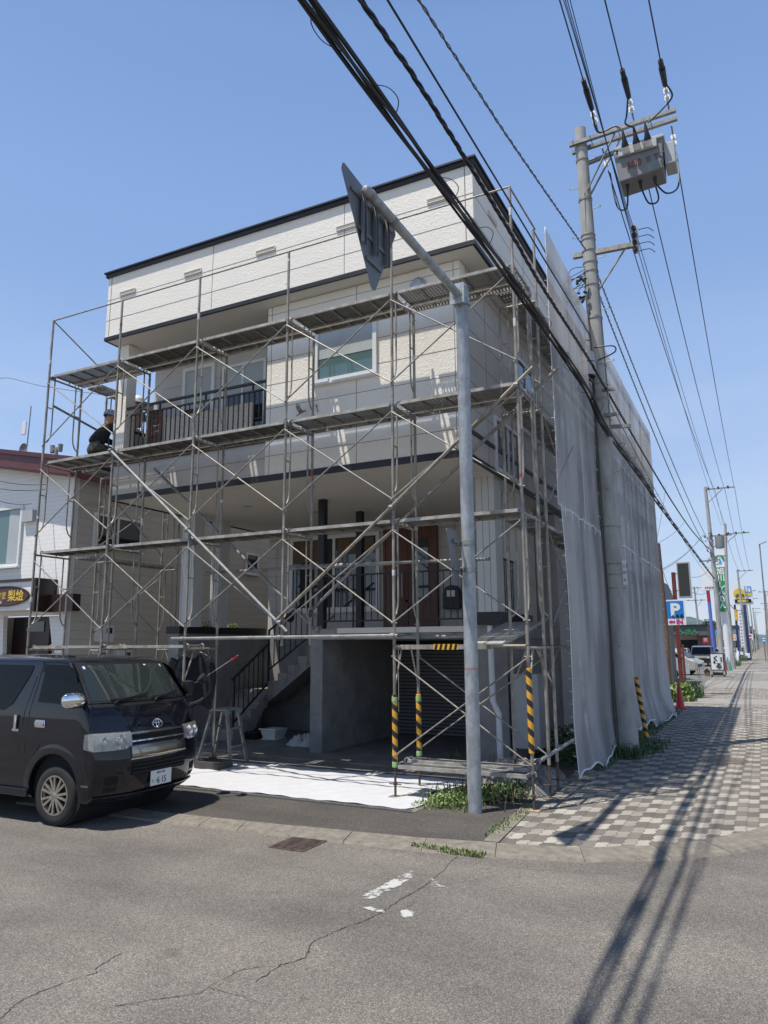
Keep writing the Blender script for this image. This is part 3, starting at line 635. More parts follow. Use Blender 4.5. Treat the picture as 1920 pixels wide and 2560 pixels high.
# rain pipe + box at the garage's right
mat('white_pvc',(.62,.63,.63),.4,var=.06,vscale=6)
q=MB(); q.tube([(7.75,2.68,2.25),(7.76,2.68,1.05),(7.86,2.66,.85),(7.86,2.66,.0)],.05,14); q.build('downpipe',MATS['white_pvc'],H)
mat('box_shade_grey',(.36,.37,.37),.5,var=.05,vscale=4)
MB().box((7.99,2.9,.3),(8.45,3.3,1.47)).build('utility_box',MATS['box_shade_grey'],H,smooth=0,bevel=.01)
# lights in the carport ceiling
MB.FIT=(.939,.716,-.546,.119)
for x,y in ((2.0,3.6),(4.3,2.55),(2.9,4.9)):
    MB().lathe([(0,ZS-.004),(.09,ZS-.006),(.1,ZS-.001)],(x,y,0),'z',20).build('ceiling_light',MATS['steel_grey'],H)
v=MB().lathe([(.0,-.13),(.09,-.115),(.14,-.06),(.15,-.002)],(7.0,YW,7.98),'y',20); v.build('vent_hood',MATS['steel_grey'],H)
# side windows behind the net
for y0,z0,z1 in ((4.6,6.2,7.7),(3.2,5.0,6.0),(8.2,6.3,7.6),(11.2,6.3,7.6)):
    window(y0,y0+1.5,z0,z1,7.752,.06,(y0+.75,),gm='glass_dark',side='x')
MB.FIT=None
q=MB(); q.box((7.5,6.55,0),(7.955,12.9,4.70)); q.build('ground_floor_side_wall',MATS['siding_shaded'],H,smooth=0)
# things standing on the balcony
MB.FIT=(.939,.716,-.546,.119)
mat('weathered_board',(.78,.70,.60),.7,c2=(.58,.49,.41),vscale=9,stretch=(1,1,3),bump=.3)
t=MB(); t.box((1.05,2.0,5.645),(3.3,2.04,6.60)); o=t.build('board_screen',MATS['weathered_board'],smooth=0); o['label']='weathered tan patterned board leaning inside the upstairs balcony'; o['category']='board'
mat('brown_slats',(.17,.07,.035),.55,var=.3,vscale=5)
sh=thing('slatted_shutter','brown wooden slatted shutter standing on the balcony behind the railing','shutter',(1.38,1.8,5.42))
q=MB()
for i in range(8): q.box((.66,2.0,5.75+i*.125),(.90,2.03,5.85+i*.125))
q.build('slats',MATS['brown_slats'],sh,smooth=0)
q=MB(); q.box((.60,1.99,5.645),(.655,2.04,6.80)); q.box((.905,1.99,5.645),(.96,2.04,6.80)); q.box((.656,1.99,6.74),(.904,2.04,6.80)); q.build('frame',MATS['brown_slats'],sh,smooth=0)

MB.FIT=None
# ================= SCAFFOLDING =================
mat('galvanised',(.20,.175,.14),.55,.35,c2=(.40,.36,.30),vscale=14,bump=.2,bscale=120,dist=.003,stretch=(1,1,.35))
mat('galvanised_dark',(.17,.165,.16),.55,.45,c2=(.33,.315,.29),vscale=9,bump=.2,bscale=90,dist=.003)
mat('galvanised_new',(.27,.265,.25),.58,.3,var=.25,vscale=9,spec=.35)
mat('deck_steel',(.25,.23,.195),.65,.2,c2=(.46,.44,.40),vscale=7,bump=.3,bscale=60,dist=.004)
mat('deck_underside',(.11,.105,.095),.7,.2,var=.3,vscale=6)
mat('rust_rod',(.10,.075,.06),.7,.4,var=.4,vscale=30)
mat('timber_plate',(.36,.27,.17),.85,var=.3,vscale=12)
perforated('perforated_sheet',(.24,.235,.22),.05,.25)
hazard('hazard_tape')
mat('green_tape',(.28,.45,.18),.6,var=.2,vscale=30)
mat('hazard_yellow',(.72,.40,.03),.5); 
SC=thing('scaffolding','grey steel frame scaffolding standing around the white house','scaffolding',(4.5,.4,0))
BW=1.829; FW=.762
LV=[.24,1.94,3.64,5.34,7.04]
def frame_pts(o,d,z0,z1,wd,knee=False):
    "portal frame at o, spreading along d (unit), between z0 and z1"
    o=Vector((o[0],o[1],0)); d=Vector(d); f=MB(); r=.0214
    f.tube([o+Vector((0,0,z0)),o+Vector((0,0,z1-.012))],r,10); f.tube([o+d*wd+Vector((0,0,z0)),o+d*wd+Vector((0,0,z1-.012))],r,10)
    Z=lambda z,s:o+d*s+Vector((0,0,z))
    f.tube([Z(z1-.04,0),Z(z1-.04,wd)],.019,8)
    if knee:
        f.tube([Z(z1-.06,.22),Z(z1-.55,.01)],.0125,6); f.tube([Z(z1-.06,wd-.22),Z(z1-.55,wd-.01)],.0125,6)
    else:
        for s,g in ((1,0),(-1,wd)):
            a=.135*s
            f.tube([Z(z1-.05,g+a),Z(z1-1.05,g+a),Z(z1-1.17,g+a*.9),Z(z1-1.27,g+a*.55),Z(z1-1.33,g)],.0135,7)
            f.tube([Z(z1-.62,g),Z(z1-.62,g+a)],.0115,6)
    for s in (0,wd):
        for zz in (z1-.14,z1-1.40): f.tube([Z(zz,s)-Vector((.045,0,0)) if d.y else Z(zz,s)-Vector((0,.045,0)),Z(zz,s)+(Vector((.045,0,0)) if d.y else Vector((0,.045,0)))],.006,5)
    return f
def addframe(*a,mm='galvanised',**k): frame_pts(*a,**k).build('frame',MATS[mm],SC,smooth=50)
for k in range(6):
    for l in (1,2,3): addframe((k*BW,0),(0,1,0),LV[l],LV[l+1],FW)
for k in (0,1,2): addframe((k*BW,0),(0,1,0),.35,LV[1],FW,knee=True)
for k in (4,5): addframe((k*BW,0),(0,1,0),.42,LV[1],FW,knee=True)
# stubs + hand rail on top
for k in range(6):
    t=MB(); t.tube([(k*BW,0,LV[4]-.01),(k*BW,0,8.17)],.0205,8); t.tube([(k*BW-.05,0,7.62),(k*BW,0,7.62)],.006,5); t.build('guard_post',MATS['galvanised'],SC,smooth=50)
t=MB(); t.tube([(0,0,8.17),(5*BW,0,8.17)],.0135,8); t.tube([(0,0,8.17),(.11,1.3,7.45)],.0135,8); t.tube([(5*BW,0,8.17),(9.17,1.2,8.17)],.0135,8)
t.build('guard_rail',MATS['galvanised'],SC,smooth=50)
# braces : a pair of crossing thin tubes per bay
def brace(a,b,zt,zb,mm='galvanised'):
    a=Vector(a);b=Vector(b); dirn=(b-a).normalized(); n=dirn.cross(Vector((0,0,1)))*.03
    q=MB(); q.tube([(a.x,a.y,zt)+0*n if False else Vector((a.x,a.y,zt))+n,Vector((b.x,b.y,zb))+n],.0108,6)
    q.tube([Vector((a.x,a.y,zb))+n*1.35,Vector((b.x,b.y,zt))+n*1.35],.0108,6); q.build('cross_brace',MATS[mm],SC,smooth=50)
for k in range(5):
    for l in (1,2,3): brace((k*BW,0,0),((k+1)*BW,0,0),LV[l+1]-.14,LV[l+1]-1.40,mm='galvanised_new' if (k+l)%2 else 'galvanised')
brace((4*BW,0,0),(5*BW,0,0),1.78,.52); brace((4*BW,FW+.06,0),(5*BW,FW+.06,0),1.78,.52)
brace((0,0,0),(BW,0,0),1.78,.52)
# decks
def deck(x0,x1,y0,y1,z,perf=False,ax='x'):
    q=MB()
    e=.045
    if ax=='x':
        q.box((x0,y0,z),(x1,y0+.028,z+e),0); q.box((x0,y1-.028,z),(x1,y1,z+e),0)
        q.box((x0+.002,y0+.029,z+.034),(x1-.002,y1-.029,z+.038),1)
        n=5
        for i in range(n+1):
            x=x0+(x1-x0)*i/n; q.box((max(x0,x-.012),y0+.029,z+.004),(min(x1,x+.012),y1-.029,z+.033),2)
        for x in (x0,x1):
            for y in (y0+.06,y1-.06): 
                s=-1 if x==x0 else 1; q.tube([(x-s*.02,y,z+.03),(x+s*.03,y,z+.062),(x+s*.062,y,z+.045),(x+s*.07,y,z+.0)],.012,6,2)
    else:
        q.box((x0,y0,z),(x0+.028,y1,z+e),0); q.box((x1-.028,y0,z),(x1,y1,z+e),0)
        q.box((x0+.029,y0+.002,z+.034),(x1-.029,y1-.002,z+.038),1)
        for i in range(6):
            y=y0+(y1-y0)*i/5; q.box((x0+.029,max(y0,y-.012),z+.004),(x1-.029,min(y1,y+.012),z+.033),2)
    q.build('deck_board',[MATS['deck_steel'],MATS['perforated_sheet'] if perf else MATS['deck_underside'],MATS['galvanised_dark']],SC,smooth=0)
for k in range(5):
    for l in (2,3,4):
        x0,x1=k*BW+.075,(k+1)*BW-.075
        deck(x0,x1,.045,.045+.47,LV[l]-.02,perf=(k==4 or (k==0 and l>2) or (l==3 and k==3)))
        if l>2: deck(x0,x1,.535,.735,LV[l]-.02,perf=(k==4 or (l==3 and k==3) or (k==0 and l==4)))
for k in (0,1): deck(k*BW+.075,(k+1)*BW-.075,.045,.515,LV[1]-.02)
# extra inner boards by the corner on the top levels
deck(8.1,8.6,.78,1.02,LV[4]+.1,True,); deck(8.1,8.6,.78,1.02,LV[3]+.08,True)
# bottom step of two boards and sloping boards up to the terrace
deck(7.38,9.08,-.05,.2,.37); deck(7.38,9.0,.24,.49,.40); 
q=MB(); q.hexa([(8.24,.35,1.92),(8.46,.35,1.92),(8.29,2.75,2.26),(8.0,2.75,2.26),(8.24,.35,1.965),(8.46,.35,1.965),(8.29,2.75,2.305),(8.0,2.75,2.305)]); q.hexa([(8.475,.35,1.92),(8.71,.35,1.92),(8.60,2.75,2.26),(8.305,2.75,2.26),(8.475,.35,1.965),(8.71,.35,1.965),(8.60,2.75,2.305),(8.305,2.75,2.305)]); q.build('sloping_board',[MATS['deck_steel']],SC,smooth=0)
q=MB(); q.tube([(7.33,-.02,1.93),(9.13,-.02,1.93)],.019,8); q.box((7.45,-.05,1.89),(8.7,-.005,1.95)); q.build('ledger_tube',MATS['galvanised'],SC,smooth=40)
# left side run
for y in (1.3,3.08):
    for l in (1,2,3): addframe((.11,y),(1,0,0),LV[l]-.03,LV[l+1]-.03,.46)
    addframe((.11,y),(1,0,0),.3,LV[1]-.03,.46,knee=True)
for l in (2,3,4):
    deck(.15,.53,.78,1.26,LV[l]-.05,perf=True,ax='y')
    deck(.15,.53,1.34,3.04,LV[l]-.05,perf=(l==4),ax='y'); 
for l in (1,2):
    brace((.09,1.3,0),(.09,3.08,0),LV[l+1]-.2,LV[l+1]-1.45,mm='galvanised_dark')
q=MB(); q.tube([PX(132,1014,-.02),PX(262,1086,-.02)],.024,8); q.build('ledger_tube',MATS['galvanised_dark'],SC)
# right side run along the footpath: frames span x, deck between
RY=[1.2+1.829*i for i in range(8)]
for i,y in enumerate(RY):
    for l in (1,2,3): addframe((9.14,y),(-1,0,0),LV[l],LV[l+1],.58)
    addframe((9.14,y),(-1,0,0),.4,LV[1],.58,knee=True)
for y in RY: MB().tube([(9.14,y,7.03),(9.14,y,8.17)],.0205,8).build('guard_post',MATS['galvanised'],SC,smooth=50)
for i in range(7):
    for l in (2,3,4): deck(8.64,9.08,RY[i]+.05,RY[i+1]-.05,LV[l]-.02,perf=True,ax='y')
for l in (1,2,3): brace((9.14,1.2,0),(9.14,3.03,0),LV[l+1]-.14,LV[l+1]-1.4,mm='galvanised_dark')
for l in (2,3,4): deck(8.64,9.08,.80,1.15,LV[l]-.0,perf=True,ax='y')
q=MB(); q.tube([(9.14,3.2,8.17),(9.14,14,8.17)],.0135,8); q.tube([(9.14,1.2,8.17),(9.14,3.2,8.17)],.0135,8); q.build('guard_rail',MATS['galvanised'],SC)
# jacks
def jack(x,y,zt,plate='galvanised'):
    q=MB(); q.tube([(x,y,.02),(x,y,zt+.02)],.0165,8); q.lathe([(.0,.155),(.03,.16),(.03,.185),(0,.19)],(x,y,0),'z',12); q.tube([(x-.085,y,.17),(x+.085,y,.17)],.008,6)
    o=q.build('jack_rod',MATS['rust_rod'],SC); 
    MB().box((x-.075,y-.075,.007),(x+.075,y+.075,.02)).build('base_plate',MATS[plate],o,smooth=0)
for k,z in ((4,.42),(5,.42)):
    jack(k*BW,0,z,'timber_plate' if k==5 else 'galvanised'); jack(k*BW,FW,z)
jack(2*BW,FW,.35); jack(2*BW,0,.35); jack(0,0,.35); jack(BW,0,.35)
for y in RY[:6]: jack(9.14,y,.4); jack(8.56,y,.4)
# tape wrapped round the legs
def sleeve(x,y,z0,z1):
    o=MB().lathe([(.024,0),(.036,.004),(.037,(z1-z0)*.5),(.036,z1-z0-.004),(.024,z1-z0)],(0,0,0),'z',20).build('hazard_sleeve',MATS['hazard_tape'],SC,loc=None)
    o.location=Vector((x,y,z0))-Vector(SC.location)
    return o
for x,y,z0,z1 in ((4*BW,0,.38,1.30),(4*BW,FW,.42,1.26),(5*BW,0,.66,1.66)):
    o=sleeve(x,y,z0,z1)
    if y==0 and x<8 or y>0:
        g=MB()
        for zz in (z0+.0,z1-.10): g.lathe([(.038,zz-z0),(.0395,zz-z0+.01),(.04,zz-z0+.06),(.038,zz-z0+.07)],(0,0,0),'z',16)
        b=g.build('green_tape',MATS['green_tape'],None); b.parent=o
q=MB()
for i in range(9):
    x=7.92+i*.034
    if i%2==0: q.prism([(x,-.054,1.885),(x+.034,-.054,1.885),(x+.05,-.054,1.955),(x+.016,-.054,1.955)],(0,.003,0))
q.build_each('hazard_stripe',MATS['pit_black'],SC,smooth=0)
MB().box((7.91,-.052,1.884),(8.25,-.0505,1.956)).build('hazard_strip',MATS['hazard_yellow'],SC,smooth=0)
# long tubes clamped on
def pipe(a,b,mm='galvanised_new',r=.0243):
    a=Vector(a);b=Vector(b); q=MB(); q.tube([a,b],r,12,caps=False); d=(b-a).normalized()
    q.tube([a,b],r-.004,12,caps=False)
    for t_,e in ((a,1),(b,-1)): 
        n=12; 
    o=q.build('long_tube',MATS[mm],SC); return o
pipe((1.85,-.06,5.31),(5.62,-.06,2.14)); pipe((5.42,-.062,2.30),(9.38,-.062,5.48),'galvanised')
pipe((2.0,.83,5.17),(5.60,.83,2.14),'galvanised_dark'); pipe((5.45,.83,2.48),(9.5,.83,5.76),'galvanised_dark')
pipe((3.43,-.055,2.06),(7.40,-.055,2.07)); pipe((7.0,.83,2.06),(8.1,.83,2.06),'galvanised_dark')
pipe((3.30,.83,3.18),(6.9,.83,3.15),'galvanised_dark'); pipe((5.0,.85,3.20),(8.4,.85,3.13),'galvanised_dark')
pipe((9.19,.05,.55),(9.19,2.1,.60),'galvanised_new'); 
def clamp(x,y,z):
    q=MB(); q.lathe([(.026,-.03),(.034,-.03),(.034,.03),(.026,.03)],(x,y,z),'x',10); q.lathe([(.024,-.03),(.033,-.03),(.033,.03),(.024,.03)],(x,y+.05,z),'z',10); q.tube([(x+.04,y+.02,z-.03),(x+.04,y+.02,z+.045)],.007,6); q.tube([(x-.04,y+.02,z-.045),(x-.04,y+.02,z+.03)],.007,6)
    q.build('clamp',MATS['galvanised_new'],SC)
for p in ((1.829,-.06,5.33),(3.658,-.06,3.78),(5.487,-.06,2.28),(7.316,-.06,3.82),(9.145,-.06,5.28),(3.658,-.055,2.06),(5.487,-.055,2.065),(7.316,-.055,2.07),(7.316,.8,2.06),(5.487,.8,2.4),(5.6,.8,2.2),(9.17,.1,.55),(9.17,1.2,.58)): clamp(*p)
for k in range(6):
    for l in (2,3,4):
        if (k*3+l)%4==0: clamp(k*BW+.02,.05,LV[l]-.03)
# ================= NETTING along the footpath =================
def netmat():
    m,n,N,L,p=nodes('grey_net')
    tc=N.new('ShaderNodeTexCoord')
    t=N.new('ShaderNodeTexNoise'); t.inputs['Scale'].default_value=.8; t.inputs['Detail'].default_value=7; t.inputs['Roughness'].default_value=.6
    mp=N.new('ShaderNodeMapping'); mp.inputs['Scale'].default_value=(1,1.6,.35); L.new(tc.outputs['Object'],mp.inputs[0]); L.new(mp.outputs[0],t.inputs['Vector'])
    r=N.new('ShaderNodeValToRGB'); L.new(t.outputs[0],r.inputs[0]); r.color_ramp.elements[0].position=.40; r.color_ramp.elements[1].position=.58
    r.color_ramp.elements[0].color=(.36,.355,.35,1); r.color_ramp.elements[1].color=(.70,.69,.67,1); L.new(r.outputs[0],p.inputs['Base Color'])
    p.inputs['Roughness'].default_value=.9; p.inputs['Specular IOR Level'].default_value=.1
    tr=N.new('ShaderNodeBsdfTranslucent'); tr.inputs[0].default_value=(.72,.70,.68,1)
    ms=N.new('ShaderNodeMixShader'); ms.inputs[0].default_value=.4; L.new(p.outputs[0],ms.inputs[1]); L.new(tr.outputs[0],ms.inputs[2])
    t5=N.new('ShaderNodeTexNoise'); t5.inputs['Scale'].default_value=3.2; t5.inputs['Detail'].default_value=5; mp5=N.new('ShaderNodeMapping'); mp5.inputs['Scale'].default_value=(1,3,.5); L.new(tc.outputs['Object'],mp5.inputs[0]); L.new(mp5.outputs[0],t5.inputs['Vector'])
    bp=N.new('ShaderNodeBump'); bp.inputs['Strength'].default_value=.7; bp.inputs['Distance'].default_value=.09; L.new(t5.outputs[0],bp.inputs['Height']); L.new(bp.outputs[0],p.inputs['Normal'])
    tp=N.new('ShaderNodeBsdfTransparent'); m2=N.new('ShaderNodeMixShader'); m2.inputs[0].default_value=.19; L.new(ms.outputs[0],m2.inputs[1]); L.new(tp.outputs[0],m2.inputs[2])
    L.new(m2.outputs[0],N['Material Output'].inputs['Surface'])
    MATS['net']=m
netmat()
mat('net_hem',(.70,.70,.69),.8,var=.1,vscale=10,bump=.3,bscale=20)
NET=thing('safety_net','grey safety netting hung down the footpath side of the scaffolding','safety net',(9.2,8,0))
def netfn(y0,y1,zt,zb,seed,flare=0,bow=0):
    rnd=random.Random(seed); ph=[rnd.uniform(0,6.28) for _ in range(6)]
    def f(u,v): # u along y, v downward
        y=y0+(y1-y0)*u; z=zt+(zb-zt)*v
        w_=.5*(.016*math.sin(u*5+ph[0]+v*2)+.006*math.sin(u*15+ph[1]-v*4)+.003*math.sin(u*37+ph[2]+v*9)+.012*math.sin(v*9+ph[3]+u*5))
        x=9.19+w_*(.4+.45*v)+bow*math.sin(math.pi*v)*.15
        if v>.8: x+=flare*((v-.8)/.2)**1.5*(.75+.22*math.sin(u*7+ph[4])); 
        zz=z+(.05*math.sin(u*10+ph[5])+.03*math.sin(u*24))*(v>.97)*(1 if zb<1 else .35)
        return Vector((x,y,zz))
    return f
def panel(y0,y1,zt,zb,seed,flare=0,bow=0,nu=60,nv=60):
    f=netfn(y0,y1,zt,zb,seed,flare,bow)
    q=MB(); q.grid(f,nu,nv); o=q.build('net_panel',MATS['net'],NET,smooth=180)
    h=MB(); h.tube([f(i/40,1) for i in range(41)],.016,6); 
    h.tube([f(0,j/40)+Vector((0,-.004,0)) for j in range(41)],.007,6); h.build('hem',MATS['net_hem'],o,smooth=180)
    c=MB()
    for j in range(22):
        p=f(0,(j+.5)/22); c.tube([p,p+Vector((-.05,-.01,.01))],.004,4); 
    c.build('lacing',MATS['net_hem'],o)
panel(1.75,3.6,8.5,4.0,1); panel(3.6,5.9,8.35,4.0,2); panel(5.9,9.0,8.3,4.05,3,nu=70); panel(9.0,13.9,8.25,4.05,4,nu=90)
panel(1.95,5.34,4.05,.10,5,flare=.12,bow=.3,nu=80); panel(5.2,9.2,4.05,.22,6,flare=.22,bow=.2,nu=80); panel(9.2,13.9,4.05,.05,7,flare=.30,nu=80)
tie=MB()
for y in [2.0+.45*i for i in range(27)]:
    tie.tube([(9.2,y,4.02),(9.235,y,4.0),(9.23,y+.01,3.9-.12*random.random())],.006,4)
for y in RY[1:]: 
    for z in [.7+.45*i for i in range(17)]: tie.tube([(9.15,y,z),(9.215,y+.01,z-.01),(9.22,y+.02,z-.05)],.005,4)
tie.build('tie_cords',MATS['net_hem'],NET)
bpy.data.objects['tie_cords']['kind']='stuff'
# far end return
q=MB(); q.grid(lambda u,v:Vector((9.19-1.3*u+.25*max(0,v-.8)*(1-u)*5*.4,13.9+.02*math.sin(u*20),8.25-8.15*v)),14,40); q.build('net_panel',MATS['net'],NET,smooth=180)
# the crumpled sheet lying by the base
mat('grey_sheet',(.22,.205,.18),.8,var=.2,vscale=6,bump=.5,bscale=14,dist=.03)
def crumple(name,label,cat,cx,cy,rx,ry,h,mm,seed,n=46,z=.01):
    rnd=random.Random(seed); ph=[rnd.uniform(0,6.28) for _ in range(9)]
    def f(u,v):
        a=u*6.2832; r=v
        rad=1+.13*math.sin(3*a+ph[0])+.08*math.sin(7*a+ph[1])
        x=cx+rx*r*rad*math.cos(a); y=cy+ry*r*rad*math.sin(a)
        k=abs(math.sin(x*9+ph[2]+2.2*math.sin(y*6+ph[3])))*.5+abs(math.sin(y*13+ph[4]+1.7*math.sin(x*8+ph[5])))*.35+.25*abs(math.sin(x*27+y*21+ph[6]))
        return Vector((x,y,z+h*(1-r**3)*(.25+k)))
    q=MB(); q.grid(f,n,n//2); o=q.build(name,mm,smooth=180); o['label']=label; o['category']=cat; return o
crumple('crumpled_sheet','crumpled grey sheet heaped behind the low step boards','sheet',8.25,2.0,.75,.6,.22,MATS['grey_sheet'],3)
crumple('crumpled_sheet','crumpled grey sheet bunched under the low scaffold tube beside the net','sheet',8.86,1.5,.22,.85,.17,MATS['grey_sheet'],5)
# white floor sheet on the forecourt
mat('white_sheet',(.56,.56,.565),.6,var=.03,vscale=6,bump=.25,bscale=9,dist=.01)
q=MB(); 
def ws(u,v):
    x=-.4+(8.15)*u; y=-.62+2.0*v-.1*u*0
    if v<.02: y-=.0
    x2=x+(.10*math.sin(v*9) if u>.97 else 0)
    return Vector((x2,y+.03*math.sin(x*3)*v,.024+.005*math.sin(x*5+y*3)+.004*math.sin(x*17-y*11)))
q.grid(ws,150,34); o=q.build('floor_sheet',MATS['white_sheet'],smooth=180); o['label']='white protective sheet spread over the forecourt under the scaffolding'; o['category']='protective sheet'
mat('channel_grate',(.22,.22,.22),.6,.5,var=.3,vscale=20)
q=MB(); q.box((-.4,-.70,.006),(7.85,-.685,.02)); q.box((-.4,-.645,.006),(7.85,-.635,.02))
for i in range(330): q.box((-.4+i*.025,-.684,.008),(-.388+i*.025,-.646,.016))
o=q.build('drain_channel',MATS['channel_grate'],smooth=0); o['label']='narrow steel drain channel grating along the edge of the white sheet'; o['category']='drain channel'
# ================= SIGN POLE =================
mat('zinc_pole',(.29,.305,.31),.5,.4,c2=(.42,.44,.445),vscale=11,bump=.15,bscale=60,dist=.004,stretch=(1,1,.5),lo=.4,hi=.6)
mat('sign_back',(.19,.195,.20),.5,.4,var=.08,vscale=3)
mat('red_paint',(.55,.03,.03),.5); mat('red_worn',(.26,.06,.05),.6,var=.2,vscale=5)
SP=thing('sign_pole','grey galvanised pole with an arm holding a triangular sign seen from behind','sign pole',(8.53,-.34,0))
q=MB(); q.lathe([(.084,0),(.084,2.0),(.084,6.55),(.086,6.56),(.086,6.66),(.06,6.70),(0,6.71)],(8.53,-.34,0),'z',32); q.build('pole',MATS['zinc_pole'],SP)
q=MB(); q.lathe([(.0855,1.655),(.0855,1.663)],(8.53,-.34,0),'z',32); q.build('red_ring',MATS['red_paint'],SP)
q=MB(); q.tube([(8.53,-.34,6.50),(8.53,-3.02,6.50)],.052,20); q.lathe([(0,-3.065),(.03,-3.06),(.048,-3.04),(.052,-3.02)],(8.53,0,6.50),'y',20); q.build('arm',MATS['zinc_pole'],SP)
q=MB(); q.box((8.43,-.52,6.36),(8.63,-.5,6.64)); q.box((8.45,-.5,6.38),(8.61,-.25,6.40)); q.lathe([(.09,6.40),(.10,6.40),(.10,6.62),(.09,6.62)],(8.53,-.34,0),'z',28); q.tube([(8.53,-.53,6.5),(8.53,-.36,6.5)],.07,20); q.build('bracket',MATS['zinc_pole'],SP)
# triangle
def rounded(poly,r,n=6):
    out=[]
    k=len(poly)
    for i in range(k):
        p=Vector(poly[i]);a=(Vector(poly[i-1])-p).normalized();b=(Vector(poly[(i+1)%k])-p).normalized()
        ang=a.angle(b); t=r/math.tan(ang/2); c=p+(a+b).normalized()*(r/math.sin(ang/2)); s=p+a*t; e=p+b*t
        for j in range(n+1):
            v=(s-c).lerp(e-c,j/n).normalized()*r; out.append(c+v)
    return out
tri=rounded([(8.44,-3.44,6.66),(8.44,-2.13,6.55),(8.44,-2.71,5.50)],.07)
SG=MB().prism(tri,(.004,0,0)).build('triangle_sign',MATS['sign_back'],SP,smooth=0)
q=MB()
for z,a,b in ((6.45,-3.2,-2.3),(6.1,-3.05,-2.45),(5.85,-2.88,-2.56)): q.box((8.446,a,z-.018),(8.466,b,z+.018))
for y in (-2.98,-2.72,-2.45): q.box((8.467,y-.035,5.95),(8.478,y+.035,6.48)); q.box((8.478,y-.035,5.95),(8.5,y-.028,6.48)); q.box((8.478,y+.028,5.95),(8.5,y+.035,6.48))
q.build_each('rib',MATS['sign_back'],SG,smooth=0)
q=MB()
for y in (-2.92,-2.42): q.lathe([(.053,y-.03),(.058,y-.03),(.058,y+.03),(.053,y+.03)],(8.53,0,6.5),'y',20); q.box((8.50,y-.03,6.38),(8.508,y+.03,6.60))
q.build_each('sign_clamp',MATS['galvanised_new'],SP)
pl=rounded([(8.44,-.86,3.34),(8.44,-.52,3.34),(8.44,-.44,2.66),(8.44,-.63,2.66)],.04)
o=MB().prism(pl,(.004,0,0)).build('square_sign',MATS['sign_back'],SP,smooth=0)
q=MB()
for z in (2.86,3.2): q.box((8.446,-.66,z-.02),(8.47,-.42,z+.02)); 
q.build('rib',MATS['sign_back'],o,smooth=0)
q=MB()
for z in (2.86,3.2): q.lathe([(.085,z-.03),(.089,z-.03),(.089,z+.03),(.085,z+.03)],(8.53,-.34,0),'z',28); q.box((8.45,-.45,z-.02),(8.47,-.34,z+.02))
q.build_each('sign_clamp',MATS['galvanised_new'],SP)
# ================= UTILITY POLE =================
mat('pole_concrete',(.30,.29,.265),.85,c2=(.44,.43,.40),vscale=5,bump=.3,bscale=70,dist=.004,stretch=(1,1,.3))
mat('rubber_black',(.012,.012,.014),.55)
mat('cable_black',(.014,.014,.017),.5)
mat('cable_grey',(.09,.09,.085),.6)
mat('porcelain',(.75,.74,.70),.25)
mat('box_grey',(.20,.20,.195),.5,var=.06,vscale=5)
mat('box_light',(.42,.425,.415),.45,var=.05,vscale=5)
UX,UY=9.42,5.1
UP=thing('utility_pole','tall concrete utility pole with crossarms and a grey switch box beside the netting','utility pole',(UX,UY,0))
UT=12.55
def ux(z): return UX-.0 -(.19)*z/UT   # the pole leans slightly
q=MB()
n=28; prof=[(ux(z),z,.20-.085*z/UT) for z in (0,2,4,6,8,10,11.5,UT)]
vs=[];fs=[]
for x,z,r_ in prof:
    for j in range(n): t=6.2832*j/n; vs.append((x+r_*math.cos(t),UY+r_*math.sin(t),z))
for i in range(len(prof)-1):
    for j in range(n): fs.append((i*n+j,i*n+(j+1)%n,(i+1)*n+(j+1)%n,(i+1)*n+j))
fs.append(tuple((len(prof)-1)*n+j for j in range(n))); q.add(vs,fs); q.build('pole',MATS['pole_concrete'],UP)
def ring(mb,z,h=.05,dr=.012,m_=0):
    r_=.20-.085*z/UT; mb.lathe([(r_,z-h/2),(r_+dr,z-h/2),(r_+dr,z+h/2),(r_,z+h/2)],(ux(z),UY,0),'z',24,m_)
q=MB()
for z in (2.95,3.2,3.4,4.1,6.2,6.6,6.9,7.3,8.3,9.0,9.3,9.5,9.75,10.0,10.1,10.9,11.8,12.1): ring(q,z,random.choice((.02,.03,.05)))
for i in range(14):
    z=4.6+i*.55; s=1 if i%2 else -1; r_=.20-.085*z/UT; q.tube([(ux(z)+s*r_,UY-.05,z),(ux(z)+s*(r_+.16),UY-.05,z)],.008,6); q.tube([(ux(z)+s*(r_+.16),UY-.05,z),(ux(z)+s*(r_+.16),UY-.05,z+.03)],.012,6)
q.build_each('pole_band',MATS['galvanised'],UP)
q=MB(); q.tube([(ux(0)-.12,UY-.16,.0),(ux(4)-.11,UY-.14,4),(ux(8)-.08,UY-.12,8),(ux(11)+.02,UY-.12,11)],.012,6); q.tube([(ux(6)+.15,UY-.06,6),(ux(9)+.13,UY-.05,9),(ux(10.8)+.12,UY-.03,10.8)],.01,6); q.build('riser_cable',MATS['cable_grey'],UP)
for i,(t_,z) in enumerate((('17',3.35),('4',3.1))):
    o=MB().box((UX+.13,UY-.165,z-.1),(UX+.2,UY-.16,z+.1)).build('number_plate',MATS['white_frame'],UP,smooth=0)
    MB().text(t_,(UX+.135,UY-.166,z-.04),(1,0,0),(0,0,1),.09,.002).build('lettering',MATS['rubber_black'],o,smooth=0)
q=MB()
for i in range(3):
    z=[.9,1.9,4.8][i]; q.tube([(ux(z)+.03,UY-.19,z),(ux(z)+.03,UY-.215,z)],.014,8)
q.build_each('step_socket',MATS['galvanised_dark'],UP)
